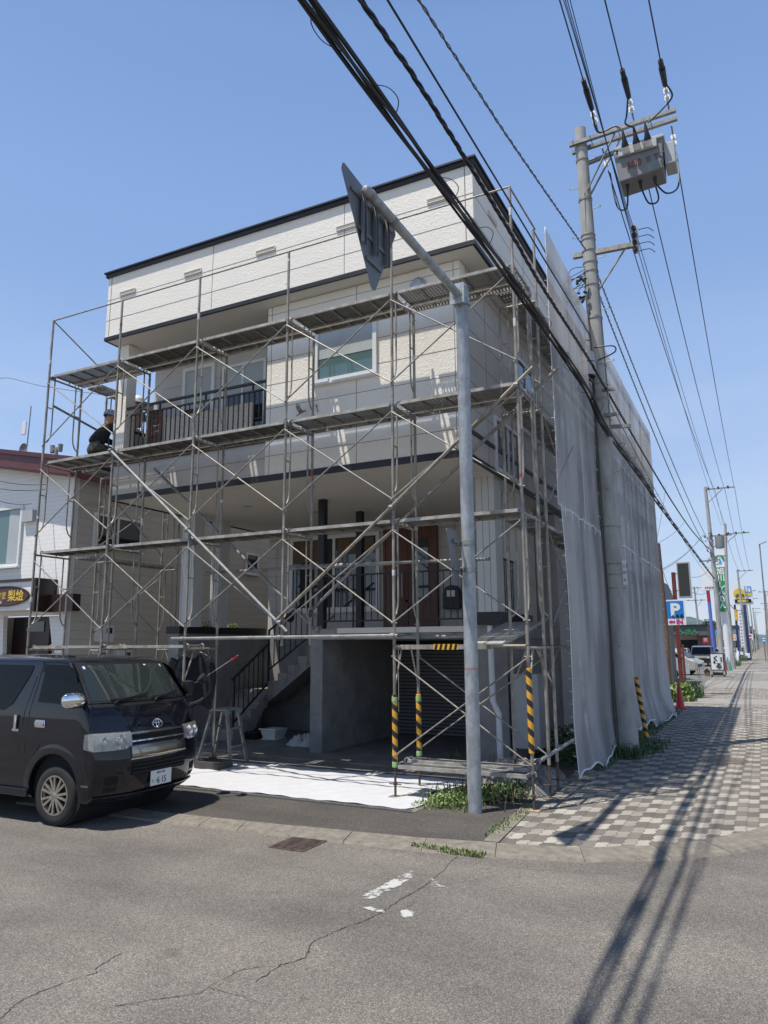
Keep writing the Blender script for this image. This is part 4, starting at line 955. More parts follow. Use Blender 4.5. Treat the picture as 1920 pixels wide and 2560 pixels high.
# HV crossarms
q=MB(); q.bar((9.02,UY-.13,12.16),(11.1,UY-.13,12.22),.075,.075); q.bar((9.02,UY+.13,12.16),(11.1,UY+.13,12.22),.075,.075)
for x in (9.1,9.45,10.0,10.62): q.tube([(x,UY-.22,12.19),(x,UY+.22,12.19)],.008,6)
q.build('crossarm',MATS['galvanised_new'],UP,smooth=0)
q=MB(); q.tube([(9.95,UY-.13,12.15),(9.32,UY-.1,11.05)],.02,6); q.tube([(10.0,UY+.13,12.15),(9.34,UY+.1,11.05)],.02,6); q.bar((9.3,UY,11.72),(10.0,UY,11.80),.07,.07); q.build('arm_brace',MATS['galvanised_new'],UP)
def insul(mb,a,b,n=2):
    a=Vector(a);b=Vector(b)
    for i in range(n):
        c=a.lerp(b,(i+.5)/n); d=(b-a).normalized()*.035; mb.tube([c-d,c-d*.5,c,c+d*.5,c+d],.03,12); mb.tube([c-d*.9,c-d*.7],.055,12); mb.tube([c+d*.4,c+d*.6],.05,12)
clv=MB(); HVX=[9.62,10.32,10.98]
INB=[]
for x in HVX:
    a=Vector((x,UY-.2,12.23)); b=Vector((x-.0,UY-.85,12.33)); clv.tube([a,a.lerp(b,.3)],.016,6); ins=MB(); insul(ins,a.lerp(b,.32),a.lerp(b,.85)); ins.tube([a.lerp(b,.3),a.lerp(b,.87)],.012,6); ins.build('insulator',MATS['porcelain'],UP); INB.append(b)
for x in HVX:
    a=Vector((x,UY+.2,12.13)); b=Vector((x,UY+.85,12.02)); clv.tube([a,a.lerp(b,.3)],.016,6); ins=MB(); insul(ins,a.lerp(b,.32),a.lerp(b,.85)); ins.tube([a.lerp(b,.3),a.lerp(b,.87)],.012,6); ins.build('insulator',MATS['porcelain'],UP); 
clv.build('clevis',MATS['galvanised_dark'],UP)
# switch box
SB=MB(); SB.hexa([(9.98,UY-.28,10.92),(10.80,UY-.28,10.98),(10.80,UY+.3,10.98),(9.98,UY+.3,10.92),(9.90,UY-.3,11.58),(10.82,UY-.3,11.64),(10.82,UY+.32,11.64),(9.90,UY+.32,11.58)])
sbo=SB.build('switch_box',MATS['box_grey'],UP,smooth=0,bevel=.02)
q=MB(); q.box((10.83,UY-.18,11.1),(11.02,UY+.25,11.55)); q.build('control_box',MATS['box_light'],sbo,smooth=0,bevel=.01)
q=MB(); q.box((9.94,UY-.33,11.60),(10.86,UY+.34,11.66)); q.box((10.0,UY-.36,11.42),(10.72,UY-.305,11.58)); q.build('lid',MATS['box_light'],sbo,smooth=0,bevel=.008)
q=MB()
for x in (10.15,10.36,10.57): q.tube([(x,UY-.35,11.48),(x-.0,UY-.45,11.55)],.07,14)
q.build_each('bushing',MATS['porcelain'],sbo)
q=MB()
for x in (10.15,10.36,10.57): q.tube([(x,UY-.44,11.54),(x,UY-.5,11.62),(x-.02,UY-.52,11.85)],.075,12,r2=.018)
for x in (10.1,10.35,10.62): q.tube([(x,UY-.1,10.93),(x,UY-.1,10.78)],.04,10,r2=.022)
q.build_each('bushing_boot',MATS['rubber_black'],sbo)
MB().text('600',(10.12,UY-.309,11.14),(1,0,.06),(0,0,1),.2,.004,bold=.002).build('lettering',MATS['red_worn'],sbo,smooth=0)
mat('faded_grey_ink',(.08,.08,.08),.6)
MB().text('Ⅱ TC',(10.50,UY-.309,11.165),(1,0,.06),(0,0,1),.17,.004).build('lettering',MATS['faded_grey_ink'],sbo,smooth=0)
def curve(pts,k=10):
    "smooth path through the points"
    pts=[Vector(p) for p in pts]; out=[]
    for i in range(len(pts)-1):
        p0=pts[max(i-1,0)];p1=pts[i];p2=pts[i+1];p3=pts[min(i+2,len(pts)-1)]
        for j in range(k):
            t=j/k; out.append(.5*((2*p1)+(p2-p0)*t+(2*p0-5*p1+4*p2-p3)*t*t+(-p0+3*p1-3*p2+p3)*t**3))
    out.append(pts[-1]); return out
q=MB()
q.tube(curve([INB[0],(9.66,UY-.5,12.0),(10.0,UY-.5,12.0),(10.13,UY-.52,11.84)]),.017,8)
q.tube(curve([INB[1],(10.24,UY-.6,12.1),(10.2,UY-.55,11.95),(10.34,UY-.52,11.84)]),.017,8)
q.tube(curve([INB[2],(11.08,UY-.6,12.2),(10.9,UY-.55,12.03),(10.6,UY-.52,11.84)]),.017,8)
q.tube(curve([(10.1,UY-.1,10.8),(10.02,UY+.2,10.62),(9.8,UY+.5,10.9),(9.66,UY+.8,11.9)]),.017,8)
q.tube(curve([(10.35,UY-.1,10.8),(10.45,UY+.2,10.6),(10.62,UY+.4,10.8),(10.4,UY+.8,11.9)]),.017,8)
q.tube(curve([(10.62,UY-.1,10.8),(10.8,UY+.1,10.65),(11.0,UY+.5,11.0),(11.0,UY+.85,11.9)]),.017,8)
q.build_each('jumper_cable',MATS['cable_black'],UP)
# low-voltage arm
q=MB(); q.bar((8.95,UY-.02,9.72),(10.2,UY-.02,9.66),.09,.09); q.tube([(9.95,UY,9.62),(9.42,UY,8.9)],.018,6); q.build('crossarm',MATS['galvanised'],UP,smooth=0)
q=MB(); q.bar((10.2,UY-.06,9.45),(10.2,UY-.06,10.05),.03,.06)
q.build('rack',MATS['box_light'],UP,smooth=0)
q=MB()
for i in range(4): z=9.52+i*.15; q.tube([(10.16,UY-.14,z),(10.16,UY+.0,z)],.045,10); q.tube(curve([(10.2,UY,z),(10.4,UY+.1,z+.05),(10.5,UY+.1,z-.05)],6),.008,5)
q.build('terminal',MATS['rubber_black'],UP)
q=MB()
rnd=random.Random(3)
for i in range(8): q.tube(curve([(9.2,UY-.1,9.4-.05*i),(8.95-rnd.random()*.25,UY-.2,9.25-.08*i+rnd.uniform(-.1,.2)),(9.0-rnd.random()*.2,UY-.2,8.85-rnd.random()*.3),(9.18,UY-.15,8.7)],7),.008,5)
q.build_each('loose_wire',MATS['cable_grey'],UP)
q=MB()
for i in range(9): a=Vector((9.05+rnd.uniform(-.1,.12),UY-.22,8.85+rnd.uniform(-.25,.25))); q.tube([a,a+Vector((rnd.uniform(-.06,.1),0,rnd.uniform(-.1,.1)))],.03,8)
q.build('connector',MATS['rubber_black'],UP)
# cylinder closure with a red stripe
q=MB(); q.lathe([(.0,7.02),(.15,7.02),(.155,7.05),(.16,7.30),(.14,7.48),(.12,7.5),(0,7.5)],(9.16,UY-.30,0),'z',24); co=q.build('cable_drum',MATS['box_light'],UP)
MB().lathe([(.162,7.27),(.157,7.32)],(9.16,UY-.30,0),'z',24).build('red_stripe',MATS['red_worn'],co)
MB().lathe([(0,7.0),(.135,7.0),(.13,7.03)],(9.16,UY-.30,0),'z',20).build('underside',MATS['rubber_black'],co)
q=MB(); q.bar((9.05,UY-.5,7.75),(9.1,UY-.3,7.5),.13,.09); q.bar((8.72,UY-.25,7.15),(9.05,UY-.25,6.95),.2,.17); q.build('cable_closure',MATS['rubber_black'],UP,smooth=20,bevel=.03)
q=MB()
for i in range(6): q.tube([(9.15+.16*math.cos(t/4+i)*.8,UY-.32-.02*i,6.72+.22*math.sin(t/4+i)) for t in range(26)],.009,5)
q.build('cable_coil',MATS['cable_black'],UP)
q=MB(); MB().tube(curve([(9.3,UY-.3,7.58),(9.65,UY-.3,7.55),(9.68,UY-.3,7.42),(9.35,UY-.2,7.35)]),.014,6).build('cable_loop',MATS['cable_black'],UP); q.bar((9.3,UY-.05,6.05),(9.85,UY-.05,6.0),.05,.07); q.build('bracket',MATS['galvanised_dark'],UP)
o=MB().box((UX+.14,UY-.55,6.9+.0),(UX+.14,UY-.5,6.9)) if False else None
# striped guard on the stay beside the pole
hg=thing('stay_guard','black and yellow striped guard tube leaning beside the utility pole base','stay guard',(9.95,7.4,0))
a=G0=PX(1578,1690,9.5); 
sl_=MB().lathe([(.02,0),(.045,.01),(.045,1.25),(.02,1.26)],(0,0,0),'z',16).build('striped_tube',MATS['hazard_tape'])
sl_.parent=hg; sl_.location=(-.28,-.5,.03); sl_.rotation_euler=(R(-3),R(-7),0)
hg.location=(9.82,7.2,0)
q=MB(); q.lathe([(0,0),(.09,0),(.07,.06),(.02,.08)],(9.54,6.7,0.004),'z',12); q.build('base',MATS['galvanised'],hg)
# ================= OVERHEAD CABLES =================
POLE2=(9.1,46.0); POLE3=(9.6,52.1)
def cable(pts,r,name,label,mm='cable_black',twist=0,strands=1,loops=0,group='cables strung over the street',spread=.03,seed=0,seg=14):
    rnd=random.Random(seed); path=curve(pts,seg); T=thing(name,label,'cable',pts[0],group); 
    L_=[0]
    for a,b in zip(path,path[1:]): L_.append(L_[-1]+(b-a).length)
    if strands==1 and not twist:
        q=MB(); q.tube(path,r,6); q.build('conductor',MATS[mm],T)
    else:
        n=int(L_[-1]/.09); n=min(n,900); fine=[]
        k=0
        for i in range(n+1):
            s=L_[-1]*i/n
            while k<len(L_)-2 and L_[k+1]<s: k+=1
            t=(s-L_[k])/max(1e-6,L_[k+1]-L_[k]); fine.append((path[k].lerp(path[k+1],t),s))
        for j in range(strands):
            q=MB(); ph=6.28*j/strands; w=6.28/(twist or 9)
            q.tube([p+Vector((math.cos(s*w+ph)*spread,0,math.sin(s*w+ph)*spread*(1 if twist else .6))) for p,s in fine],r*(1 if j%2==0 else .75),5); q.build('strand',MATS[mm],T)
        if loops:
            q=MB(); s=rnd.uniform(0,1.5)
            while s<min(L_[-1]-1,22):
                i=int(s/L_[-1]*n); i2=min(n,i+int(.5/(L_[-1]/n))); p=fine[i][0];e=fine[i2][0]; d=Vector((rnd.choice((-1,1))*.10,0,rnd.uniform(-.04,.08)))
                q.tube(curve([p,p.lerp(e,.3)+d,p.lerp(e,.7)+d*1.1,e],5),.0045,4); s+=rnd.uniform(.6,1.6)
            q.build_each('lashing_loop',MATS[mm],T)
    return T
def wp(l,x): return [PX(a,b,x) for a,b in l]
tel=wp([(768,0),(1083,434),(1284,709)],9.34)+wp([(1463,968),(1515,1072)],9.47)+wp([(1608,1200)],9.44)
cable([tel[0]+(tel[0]-tel[1])*2.0]+tel+[PX(1677,1301,9.38),PY(1786,1447,45.8)],.019,'telephone_cable','thickest black lashed cable bundle, sagging from the sky past the pole to the far poles','cable_black',strands=4,twist=0,loops=1,spread=.042,seed=2)
c2_=wp([(902,0),(1065,239),(1279,586),(1351,709),(1473,899)],9.42)+wp([(1524,988)],9.45)
e2=PY(1772,1372,45.8)
cable([c2_[0]+(c2_[0]-c2_[1])*3]+c2_+[c2_[-1].lerp(e2,.3)-Vector((0,0,.38)),c2_[-1].lerp(e2,.6)-Vector((0,0,.42)),e2],.013,'telephone_cable','black spiral-wrapped cable just above the thick bundle, crossing the roof corner','cable_black',strands=3,twist=.55,spread=.015,seed=3)
c3_=wp([(969,0),(1098,213),(1297,542),(1359,646),(1473,836)],9.47)
cable([c3_[0]+(c3_[0]-c3_[1])*3]+c3_+[Vector((9.2,UY-.45,7.7))],.011,'telephone_cable','smooth thin black cable ending at the closure on the utility pole',seed=4)
c4_=wp([(1047,0),(1206,246),(1297,383),(1465,625)],9.36)
cable([c4_[0]+(c4_[0]-c4_[1])*3]+c4_,.009,'power_cable','twisted grey service cable running to the lower crossarm','cable_grey',strands=2,twist=.4,spread=.011,seed=5)
# high-voltage and low-voltage lines toward the camera side
hv=[((1399,0),(1466,212)),((1512,0),(1558,183)),((1622,0),(1650,159))]
CL=MB()
for i,((a,b),x) in enumerate(zip(hv,HVX)):
    p0=PX(*a,x-.0); p1=PX(*b,x); e=INB[i]
    p1=p0.lerp(e,.72)
    T=cable([p0+(p0-e)*2.5,p0,p1,e],.0125,'power_line','thick black high voltage line ending at the '+('first','second','outer')[i]+' crossarm insulator',group='high voltage lines')
    q=MB(); c=p0.lerp(e,.80); d=(e-p0).normalized(); q.tube([c-d*.22,c-d*.18,c+d*.1,c+d*.2],.045,10); c=p0.lerp(e,.93); q.tube([c-d*.3,c-d*.12,c+d*.12,c+d*.25],.06,10,r2=.045); q.build('dead_end_cover',MATS['rubber_black'],T)
RK=[(10.16,UY-.12,9.52+i*.15) for i in range(4)]
for i,a in enumerate(((1409,0),(1413,0),(1418,0),(1425,0))):
    p0=PX(*a,9.75+.05*i); e=Vector(RK[3-i]); cable([p0+(p0-e)*1.5,p0,p0.lerp(e,.55)-Vector((0,0,.06)),e],.007,'power_line',('lowest','lower middle','upper middle','uppermost')[3-i]+' wire of the close set of four running to the rack',group='low voltage wires')
# spans down the street to the next poles
def span(a,b,sag,n=6):
    a=Vector(a);b=Vector(b); return [a.lerp(b,i/n)-Vector((0,0,sag*4*(i/n)*(1-i/n))) for i in range(n+1)]
for i,x in enumerate(HVX):
    cable(span((x,UY+.85,12.0),(9.63+.62*i,POLE2[1],12.36),.55),.0125,'power_line',('left','middle','right')[i]+' high voltage line leaving the switch box for the far poles',group='high voltage lines beyond the pole')
for i in (0,2): cable(span((10.2,UY,9.55+.15*i),(9.85+.12*i,POLE2[1],9.85+.05*i),.35),.007,'power_line',('lowest','middle','uppermost')[i]+' thin wire continuing down the street from the rack',group='low voltage wires down the street')
for i,(z0,z1,x0,x1,sg,tw) in enumerate(((9.6,8.4,9.3,9.15,.5,.4),(9.0,7.7,9.35,9.15,.7,.4))):
    cable(span((x0,UY+.1,z0),(x1,POLE2[1],z1),sg),.010,'power_cable',('upper','lower')[i]+' twisted grey cable sloping from the pole down the street','cable_grey',strands=2,twist=tw,spread=.014,seed=7+i)
cable(span((9.45,UY+.15,6.6),(9.25,POLE2[1],5.9),.6),.008,'telephone_cable','thin black wire beside the sagging bundle beyond the pole',seed=13)
q=MB(); q.bar((9.35,UY-.12,6.25),(9.62,UY-.12,6.25),.06,.06); q.bar((9.35,UY-.12,6.75),(9.62,UY-.12,6.75),.05,.05); q.build_each('cable_bracket',MATS['galvanised_dark'],UP,smooth=0)
# ================= VAN =================
mat('van_paint',(.004,.005,.010),.35,.0,coat=1.0,spec=.08)
mat('chrome',(.78,.78,.78),.07,1.)
mat('chrome_dark',(.34,.31,.28),.12,1.)
mat('tyre',(.022,.021,.02),.85,var=.25,vscale=8,bump=.4,bscale=60,dist=.004)
mat('alloy',(.42,.38,.33),.35,.8,var=.2,vscale=20)
mat('lamp_glass',(.62,.61,.55),.12,.35,var=.3,vscale=14,spec=1)
mat('lamp_clear',(.80,.80,.76),.05,.6)
mat('glass_black',(.002,.002,.003),.03,spec=.22)
mat('glass_shield',(.028,.036,.034),.03,spec=1.)
mat('plastic_black',(.012,.012,.013),.5)
mat('plate_white',(.72,.72,.70),.4); mat('plate_green',(.02,.10,.05),.5); mat('sticker_white',(.7,.75,.75),.5)
VAN=thing('parked_van','black van with chrome mirror parked half on the kerb before the house','van',(2.9,-2.115,RZ))
YC=-2.115; VX=.02
FXP=[(.24,5.10),(.30,5.19),(.42,5.24),(.58,5.255),(.72,5.25),(.86,5.225),(1.0,5.185),(1.12,5.13),(1.22,5.075),(1.31,5.0),(1.44,4.885),(1.57,4.765),(1.68,4.665),(1.765,4.575),(1.81,4.46)]
def ip(T,z):
    if z<=T[0][0]: return T[0][1]
    for a,b in zip(T,T[1:]):
        if z<=b[0]: return a[1]+(b[1]-a[1])*(z-a[0])/(b[0]-a[0])
    return T[-1][1]
def fx(z): return ip(FXP,z)+VX
def rx(z): return ip([(.24,.75),(.45,.64),(1.2,.64),(1.7,.72),(1.81,.82)],z)
def vw(z): return ip([(.24,.795),(.42,.83),(.9,.84),(1.22,.825),(1.765,.735),(1.81,.70)],z)
def cv(z): return ip([(.24,.20),(.9,.19),(1.3,.17),(1.8,.10)],z)
ZL=[p[0] for p in FXP]
def Fp(t,z,off=0): return Vector((fx(z)-cv(z)*abs(t)**3+off,YC+t*(vw(z)),z))
def body():
    q=MB(); T=[-1+i/8 for i in range(17)]; m=len(ZL)-1
    q.grid(lambda u,v:Fp(T[round(v*16)],ZL[round(u*m)]),m,16)
    xr=lambda z:rx(z)
    q.grid(lambda u,v:Vector((xr(ZL[round(u*m)]),YC+T[round(v*16)]*vw(ZL[round(u*m)]),ZL[round(u*m)])),m,16)
    N=22
    for s in (-1,1):
        q.grid(lambda u,v:(lambda z:Vector((rx(z)+(Fp(s,z).x-rx(z))*round(v*N)/N,YC+s*vw(z),z)))(ZL[round(u*m)]),m,N)
    def rf(u,v):
        t=T[round(v*16)]; i=round(u*N)/N; x0=rx(1.81); x1=Fp(t,1.81).x if i==1 else Fp(t,1.81).x
        return Vector((x0+(x1-x0)*i,YC+t*vw(1.81),1.81+(.045*(1-t**4)*(min(1,(1-i)*5)*min(1,i*8)) if 0<i<1 else 0)))
    q.grid(rf,N,16)
    def bt(u,v):
        t=T[round(v*16)]; i=round(u*N)/N; z=.24; x0=rx(z); x1=Fp(t,z).x
        return Vector((x0+(x1-x0)*i,YC+t*vw(z),z))
    q.grid(bt,N,16)
    return q
import bmesh
def vanbody():
    q=body(); o=q.build('body',MATS['van_paint'],None,smooth=35)
    bm=bmesh.new(); bm.from_mesh(o.data); bmesh.ops.remove_doubles(bm,verts=bm.verts,dist=.0008); bmesh.ops.recalc_face_normals(bm,faces=bm.faces); bm.to_mesh(o.data); bm.free()
    b=o.modifiers.new('b','BEVEL'); b.width=.055; b.segments=4; b.limit_method='ANGLE'; b.angle_limit=R(24)
    cuts=[]
    for x in (4.47,1.95):
        c=MB(); c.lathe([(0,-3.2),(.395,-3.2),(.395,-1.0),(0,-1.0)],(x,0,.36),'y',40)
        # flat bottom extension
        co=c.build('cut',MATS['van_paint'],None,smooth=0); bm=bmesh.new(); bm.from_mesh(co.data); bmesh.ops.remove_doubles(bm,verts=bm.verts,dist=.0001); bmesh.ops.recalc_face_normals(bm,faces=bm.faces); bm.to_mesh(co.data); bm.free()
        bo=o.modifiers.new('c','BOOLEAN'); bo.operation='DIFFERENCE'; bo.object=co; bo.solver='EXACT'; cuts.append(co)
    dg=bpy.context.evaluated_depsgraph_get(); dg.update()
    me=bpy.data.meshes.new_from_object(o.evaluated_get(dg)); o.modifiers.clear(); o.data=me
    for c in cuts: bpy.data.objects.remove(c)
    me.polygons.foreach_set('use_smooth',[True]*len(me.polygons)); me.set_sharp_from_angle(angle=R(38))
    o.parent=VAN; o.location=-Vector(VAN.location)
    return o
BODY=vanbody()
q=MB(); q.lathe([(0,-3.2+.32),(.40,-2.88),(.41,-2.6),(.41,-1.62),(.4,-1.36),(0,-1.36)],(4.47,0,.36),'y',36); q.box((3.9,-2.7,.3),(5.0,-1.5,.9)); q.build('wheel_well',MATS['pit_black'],VAN,smooth=30)
def fpatch(t0,t1,z0,z1,off,nu=8,nv=4,thick=0,skew=0):
    q=MB(); q.grid(lambda u,v:Fp(t0+(t1-t0)*u,z0+(z1-z0)*v+skew*(u-.5),off),nu,nv); return q
def fsolid(t0,t1,z0f,z1f,off,depth=.03,nu=12):
    "solid bar following the nose; z0f,z1f functions of u"
    q=MB(); n=nu
    vs=[]
    for i in range(n+1):
        u=i/n;t=t0+(t1-t0)*u; a=z0f(u);b=z1f(u)
        vs+= [Fp(t,a,off-depth),Fp(t,a,off-.006),Fp(t,a+(b-a)*.2,off),Fp(t,a+(b-a)*.8,off),Fp(t,b,off-.006),Fp(t,b,off-depth)]
    fs=[(i*6+j,(i+1)*6+j,(i+1)*6+(j+1)%6,i*6+(j+1)%6) for i in range(n) for j in range(6)]
    fs+=[tuple(range(5,-1,-1)),tuple(n*6+j for j in range(6))]
    q.add(vs,fs); return q
K=lambda v:(lambda u:v)
# windscreen
ws_=MB(); ws_.grid(lambda u,v:Fp(-.915+1.83*u,1.335+(1.735-1.335)*v,.014),16,10); wo=ws_.build('windscreen',MATS['glass_shield'],VAN,smooth=180)
q=MB()
for t0,t1,z0,z1 in ((-.955,-.915,1.32,1.75),(.915,.955,1.32,1.75),(-.955,.955,1.735,1.757),(-.955,.955,1.312,1.337)): q.grid(lambda u,v:Fp(t0+(t1-t0)*u,z0+(z1-z0)*v,.012),12,6)
q.build('seal',MATS['plastic_black'],wo,smooth=180)
q=MB(); q.grid(lambda u,v:Fp(-.86+.035*u,1.69+.03*v,.016),2,2); q.grid(lambda u,v:Fp(.77+.035*u,1.69+.03*v,.016),2,2); q.grid(lambda u,v:Fp(.35+.05*u,1.712+.015*v,.016),2,2); q.build_each('sticker',MATS['sticker_white'],wo,smooth=0)
q=MB()
for t0 in (-.62,.12): q.tube([Fp(t0,1.30,.02),Fp(t0+.06,1.335,.035),Fp(t0+.62,1.375,.03)],.011,6); q.tube([Fp(t0-.05,1.345,.03),Fp(t0+.3,1.36,.035),Fp(t0+.68,1.40,.028)],.006,5)
q.build_each('wiper',MATS['plastic_black'],VAN)
q=fsolid(-.96,.96,K(1.262),K(1.305),.004,.02,16); q.build('cowl',MATS['plastic_black'],VAN,smooth=30)
# side panels (near and far)
def sp(poly,off,s=-1,d=.003):
    pts=[Vector((x,YC+s*(vw(z)+off),z)) for x,z in poly]; return MB().prism(pts,(0,-s*d,0))
for s in (-1,1):
    a=sp([(4.10,1.315),(4.86,1.285),(4.90,1.33),(4.72,1.56),(4.60,1.69),(4.50,1.715),(4.12,1.725)],.007,s); o=a.build('door_window',MATS['glass_black'],VAN,smooth=0)
    b=sp([(2.55,1.22),(3.52,1.205),(3.66,1.28),(3.86,1.60),(3.90,1.705),(3.88,1.73),(2.55,1.745)],.007,s); b.build('rear_window',MATS['glass_black'],VAN,smooth=0)
    b=sp([(.95,1.22),(2.45,1.22),(2.45,1.745),(1.05,1.74)],.007,s); b.build('rear_window',MATS['glass_black'],VAN,smooth=0)
    v=MB(); v.prism([Vector((x,YC+s*(vw(z)+.03),z)) for x,z in ((4.10,1.66),(4.56,1.60),(4.72,1.545),(4.66,1.66),(4.52,1.735),(4.12,1.745))],(0,-s*.012,0)); v.build('wind_deflector',MATS['glass_black'],o,smooth=0)
q=MB()
def seam(pts,s=-1):
    for a,b in zip(pts,pts[1:]):
        A=Vector((a[0],YC+s*(vw(a[1])+.0015),a[1]));B=Vector((b[0],YC+s*(vw(b[1])+.0015),b[1])); q.bar(A,B,.007,.004,up=(0,1,0))
for s in (-1,1):
    seam([(3.96,.34),(3.96,.8),(3.985,1.2),(4.03,1.5),(4.06,1.765)],s); seam([(4.03,1.77),(4.55,1.765),(4.72,1.66),(4.98,1.31),(5.0,1.2),(4.99,.84)],s); seam([(3.85,.3),(3.85,.8),(3.9,1.2),(3.99,1.6)],s); seam([(.75,1.775),(4.4,1.785)],s)
seam([(4.06,.45),(4.10,.7),(4.22,.85)])
q.build('panel_gap',MATS['pit_black'],VAN,smooth=0)
# sculpted wheel-arch swell and sill
q=MB()
for s in (-1,1):
    for k in range(22):
        pass
    n=24; vs=[]
    for i in range(n+1):
        a=math.pi*(-.04+1.08*i/n)
        for rr,oo in ((.395,-.01),(.40,.012),(.43,.012),(.50,.0015)):
            x=4.47+rr*math.cos(a); z=.36+rr*math.sin(a); vs.append((x,YC+s*(vw(z)+oo),z))
    q.add(vs,[(i*4+j,(i+1)*4+j,(i+1)*4+j+1,i*4+j+1) for i in range(n) for j in range(3)])
q.build_each('wheel_arch',MATS['van_paint'],VAN,smooth=60)
q=MB(); q.bar((1.4,YC-vw(.4)-.006,.30),(4.06,YC-vw(.4)-.006,.30),.03,.09); q.build('sill',MATS['van_paint'],VAN,smooth=0,bevel=.01)
def handle(x,z,par=VAN):
    y=YC-vw(z); m_=MB(); m_.box((x,y-.03,z-.03),(x+.14,y-.012,z+.02)); m_.box((x-.01,y-.012,z-.05),(x+.15,y-.001,z+.035)); m_.build('door_handle',MATS['chrome'],VAN,smooth=30,bevel=.008)
handle(4.12,1.08)
m_=MB(); y=YC-vw(1.05); m_.box((3.76,y-.03,.98),(3.80,y-.01,1.16)); m_.box((3.72,y-.015,.97),(3.83,y-.002,1.0)); m_.build('door_handle',MATS['chrome'],VAN,smooth=30,bevel=.006)
# mirrors
q=MB(); q.lathe([(0,-.13),(.05,-.125),(.078,-.09),(.088,-.02),(.088,.03),(.078,.10),(.05,.14),(0,.145)],(0,0,0),'x',24)
vs=[(4.86+y_*.5+x_*.15,YC-vw(1.33)-.16+x_*.95,1.36+z_*1.0) for x_,y_,z_ in q.v]; q.v=vs
mo=q.build('mirror',MATS['chrome'],VAN,smooth=60)
q=MB(); q.bar((4.84,YC-vw(1.3)-.02,1.30),(4.86,YC-vw(1.3)-.1,1.30),.09,.05); q.build('mirror_stay',MATS['plastic_black'],mo,smooth=0,bevel=.01)
q=MB(); q.tube(curve([(4.98,YC+.80,1.20),(5.06,YC+.92,1.25),(5.12,YC+1.0,1.36),(5.11,YC+1.0,1.46),(5.07,YC+.95,1.53)],6),.016,8); q.lathe([(0,-.012),(.05,-.01),(.056,.0),(.05,.03),(0,.035)],(0,0,0),'z',20); 
base=len(q.v)-100
q.build('nose_mirror_arm',MATS['plastic_black'],VAN)
q=MB(); q.tube([(5.10,YC+.93,1.50),(5.07,YC+.88,1.55)],.062,16); q.build('nose_mirror',MATS['plastic_black'],VAN)
q=MB(); q.lathe([(0,-.10),(.06,-.09),(.085,0),(.08,.08),(0,.1)],(4.80,YC+vw(1.35)+.14,1.40),'z',18); q.build('mirror',MATS['plastic_black'],VAN)
# nose
mat('lamp_bowl',(.34,.34,.32),.3,.6,c2=(.12,.12,.115),vscale=14)
def lens():
    m,n,N,L,p=nodes('lamp_lens'); p.inputs['Base Color'].default_value=(.75,.74,.68,1); p.inputs['Roughness'].default_value=.08; p.inputs['Alpha'].default_value=.25; p.inputs['Coat Weight'].default_value=1; MATS['lamp_lens']=m
lens()
for s in (-1,1):
    T0,T1=.50,1.0
    zt=lambda t:.995+.012*(t-.5)
    def zb(t): return .805+.035*max(0,(.62-t)/.12)
    q=MB(); n=16; vs=[]
    for i in range(n+1):
        t=T0+(T1-T0)*i/n; vs+=[Fp(s*t,zb(t),.006),Fp(s*t,(zb(t)+zt(t))/2,.008),Fp(s*t,zt(t),.006)]
    q.add(vs,[(i*3+j,(i+1)*3+j,(i+1)*3+j+1,i*3+j+1) for i in range(n) for j in range(2)])
    e=[Fp(s,z,.006) for z in (zb(1),(zb(1)+zt(1))/2,zt(1))]; sd=[Vector((4.91+VX,YC+s*(vw(z)+.006),z)) for z in (.825,.90,.985)]
    q.add(e+sd,[(0,1,4,3),(1,2,5,4)])
    lamp=q.build('headlight',MATS['lamp_bowl'],VAN,smooth=40)
    q=MB(); vs=[]
    for i in range(n+1):
        t=T0+.01+(T1-T0-.01)*i/n; vs+=[Fp(s*t,zb(t)+.006,.010),Fp(s*t,zb(t)+.03,.028),Fp(s*t,zt(t)-.03,.028),Fp(s*t,zt(t)-.006,.010)]
    q.add(vs,[(i*4+j,(i+1)*4+j,(i+1)*4+j+1,i*4+j+1) for i in range(n) for j in range(3)]); 
    e=[Fp(s,zb(1)+.006,.010),Fp(s,zb(1)+.03,.028),Fp(s,zt(1)-.03,.028),Fp(s,zt(1)-.006,.010)]; sd=[Vector((4.92+VX,YC+s*(vw(z)+.012),z)) for z in (.832,.86,.955,.98)]
    q.add(e+sd,[(j,j+1,j+5,j+4) for j in range(3)]); q.build('lens',MATS['lamp_lens'],lamp,smooth=60)
    for tt,zz,rr in ((.66,.905,.066),(.60,.832,.020),(.70,.830,.022),(.86,.90,.058)):
        c=Fp(s*tt,zz,.006); q=MB(); q.lathe([(rr,.016),(rr*.9,.012),(rr*.5,.004),(0,.002)],tuple(c),'x',24); q.lathe([(rr*.34,.004),(rr*.3,.018),(0,.02)],tuple(c),'x',16); q.build('reflector',MATS['chrome'],lamp,smooth=60)
fsolid(-.50,.50,K(.955),(lambda u:.985),.012,.04,16).build('grille_bar',MATS['chrome_dark'],VAN,smooth=30)
fsolid(-.50,.50,K(.895),K(.952),.002,.03,16).build('grille_slot',MATS['pit_black'],VAN,smooth=0)
fsolid(-.50,.50,K(.872),K(.893),.012,.03,16).build('grille_bar',MATS['chrome'],VAN,smooth=30)
fsolid(-.50,.50,K(.84),K(.870),.002,.03,16).build('grille_slot',MATS['pit_black'],VAN,smooth=0)
fsolid(-.52,.52,(lambda u:.70+.0*abs(u-.5)),K(.835),.018,.05,18).build('grille_bar',MATS['chrome_dark'],VAN,smooth=30)
fsolid(-.54,.54,K(.685),K(.70),.020,.04,18).build('chrome_strip',MATS['chrome'],VAN,smooth=30)
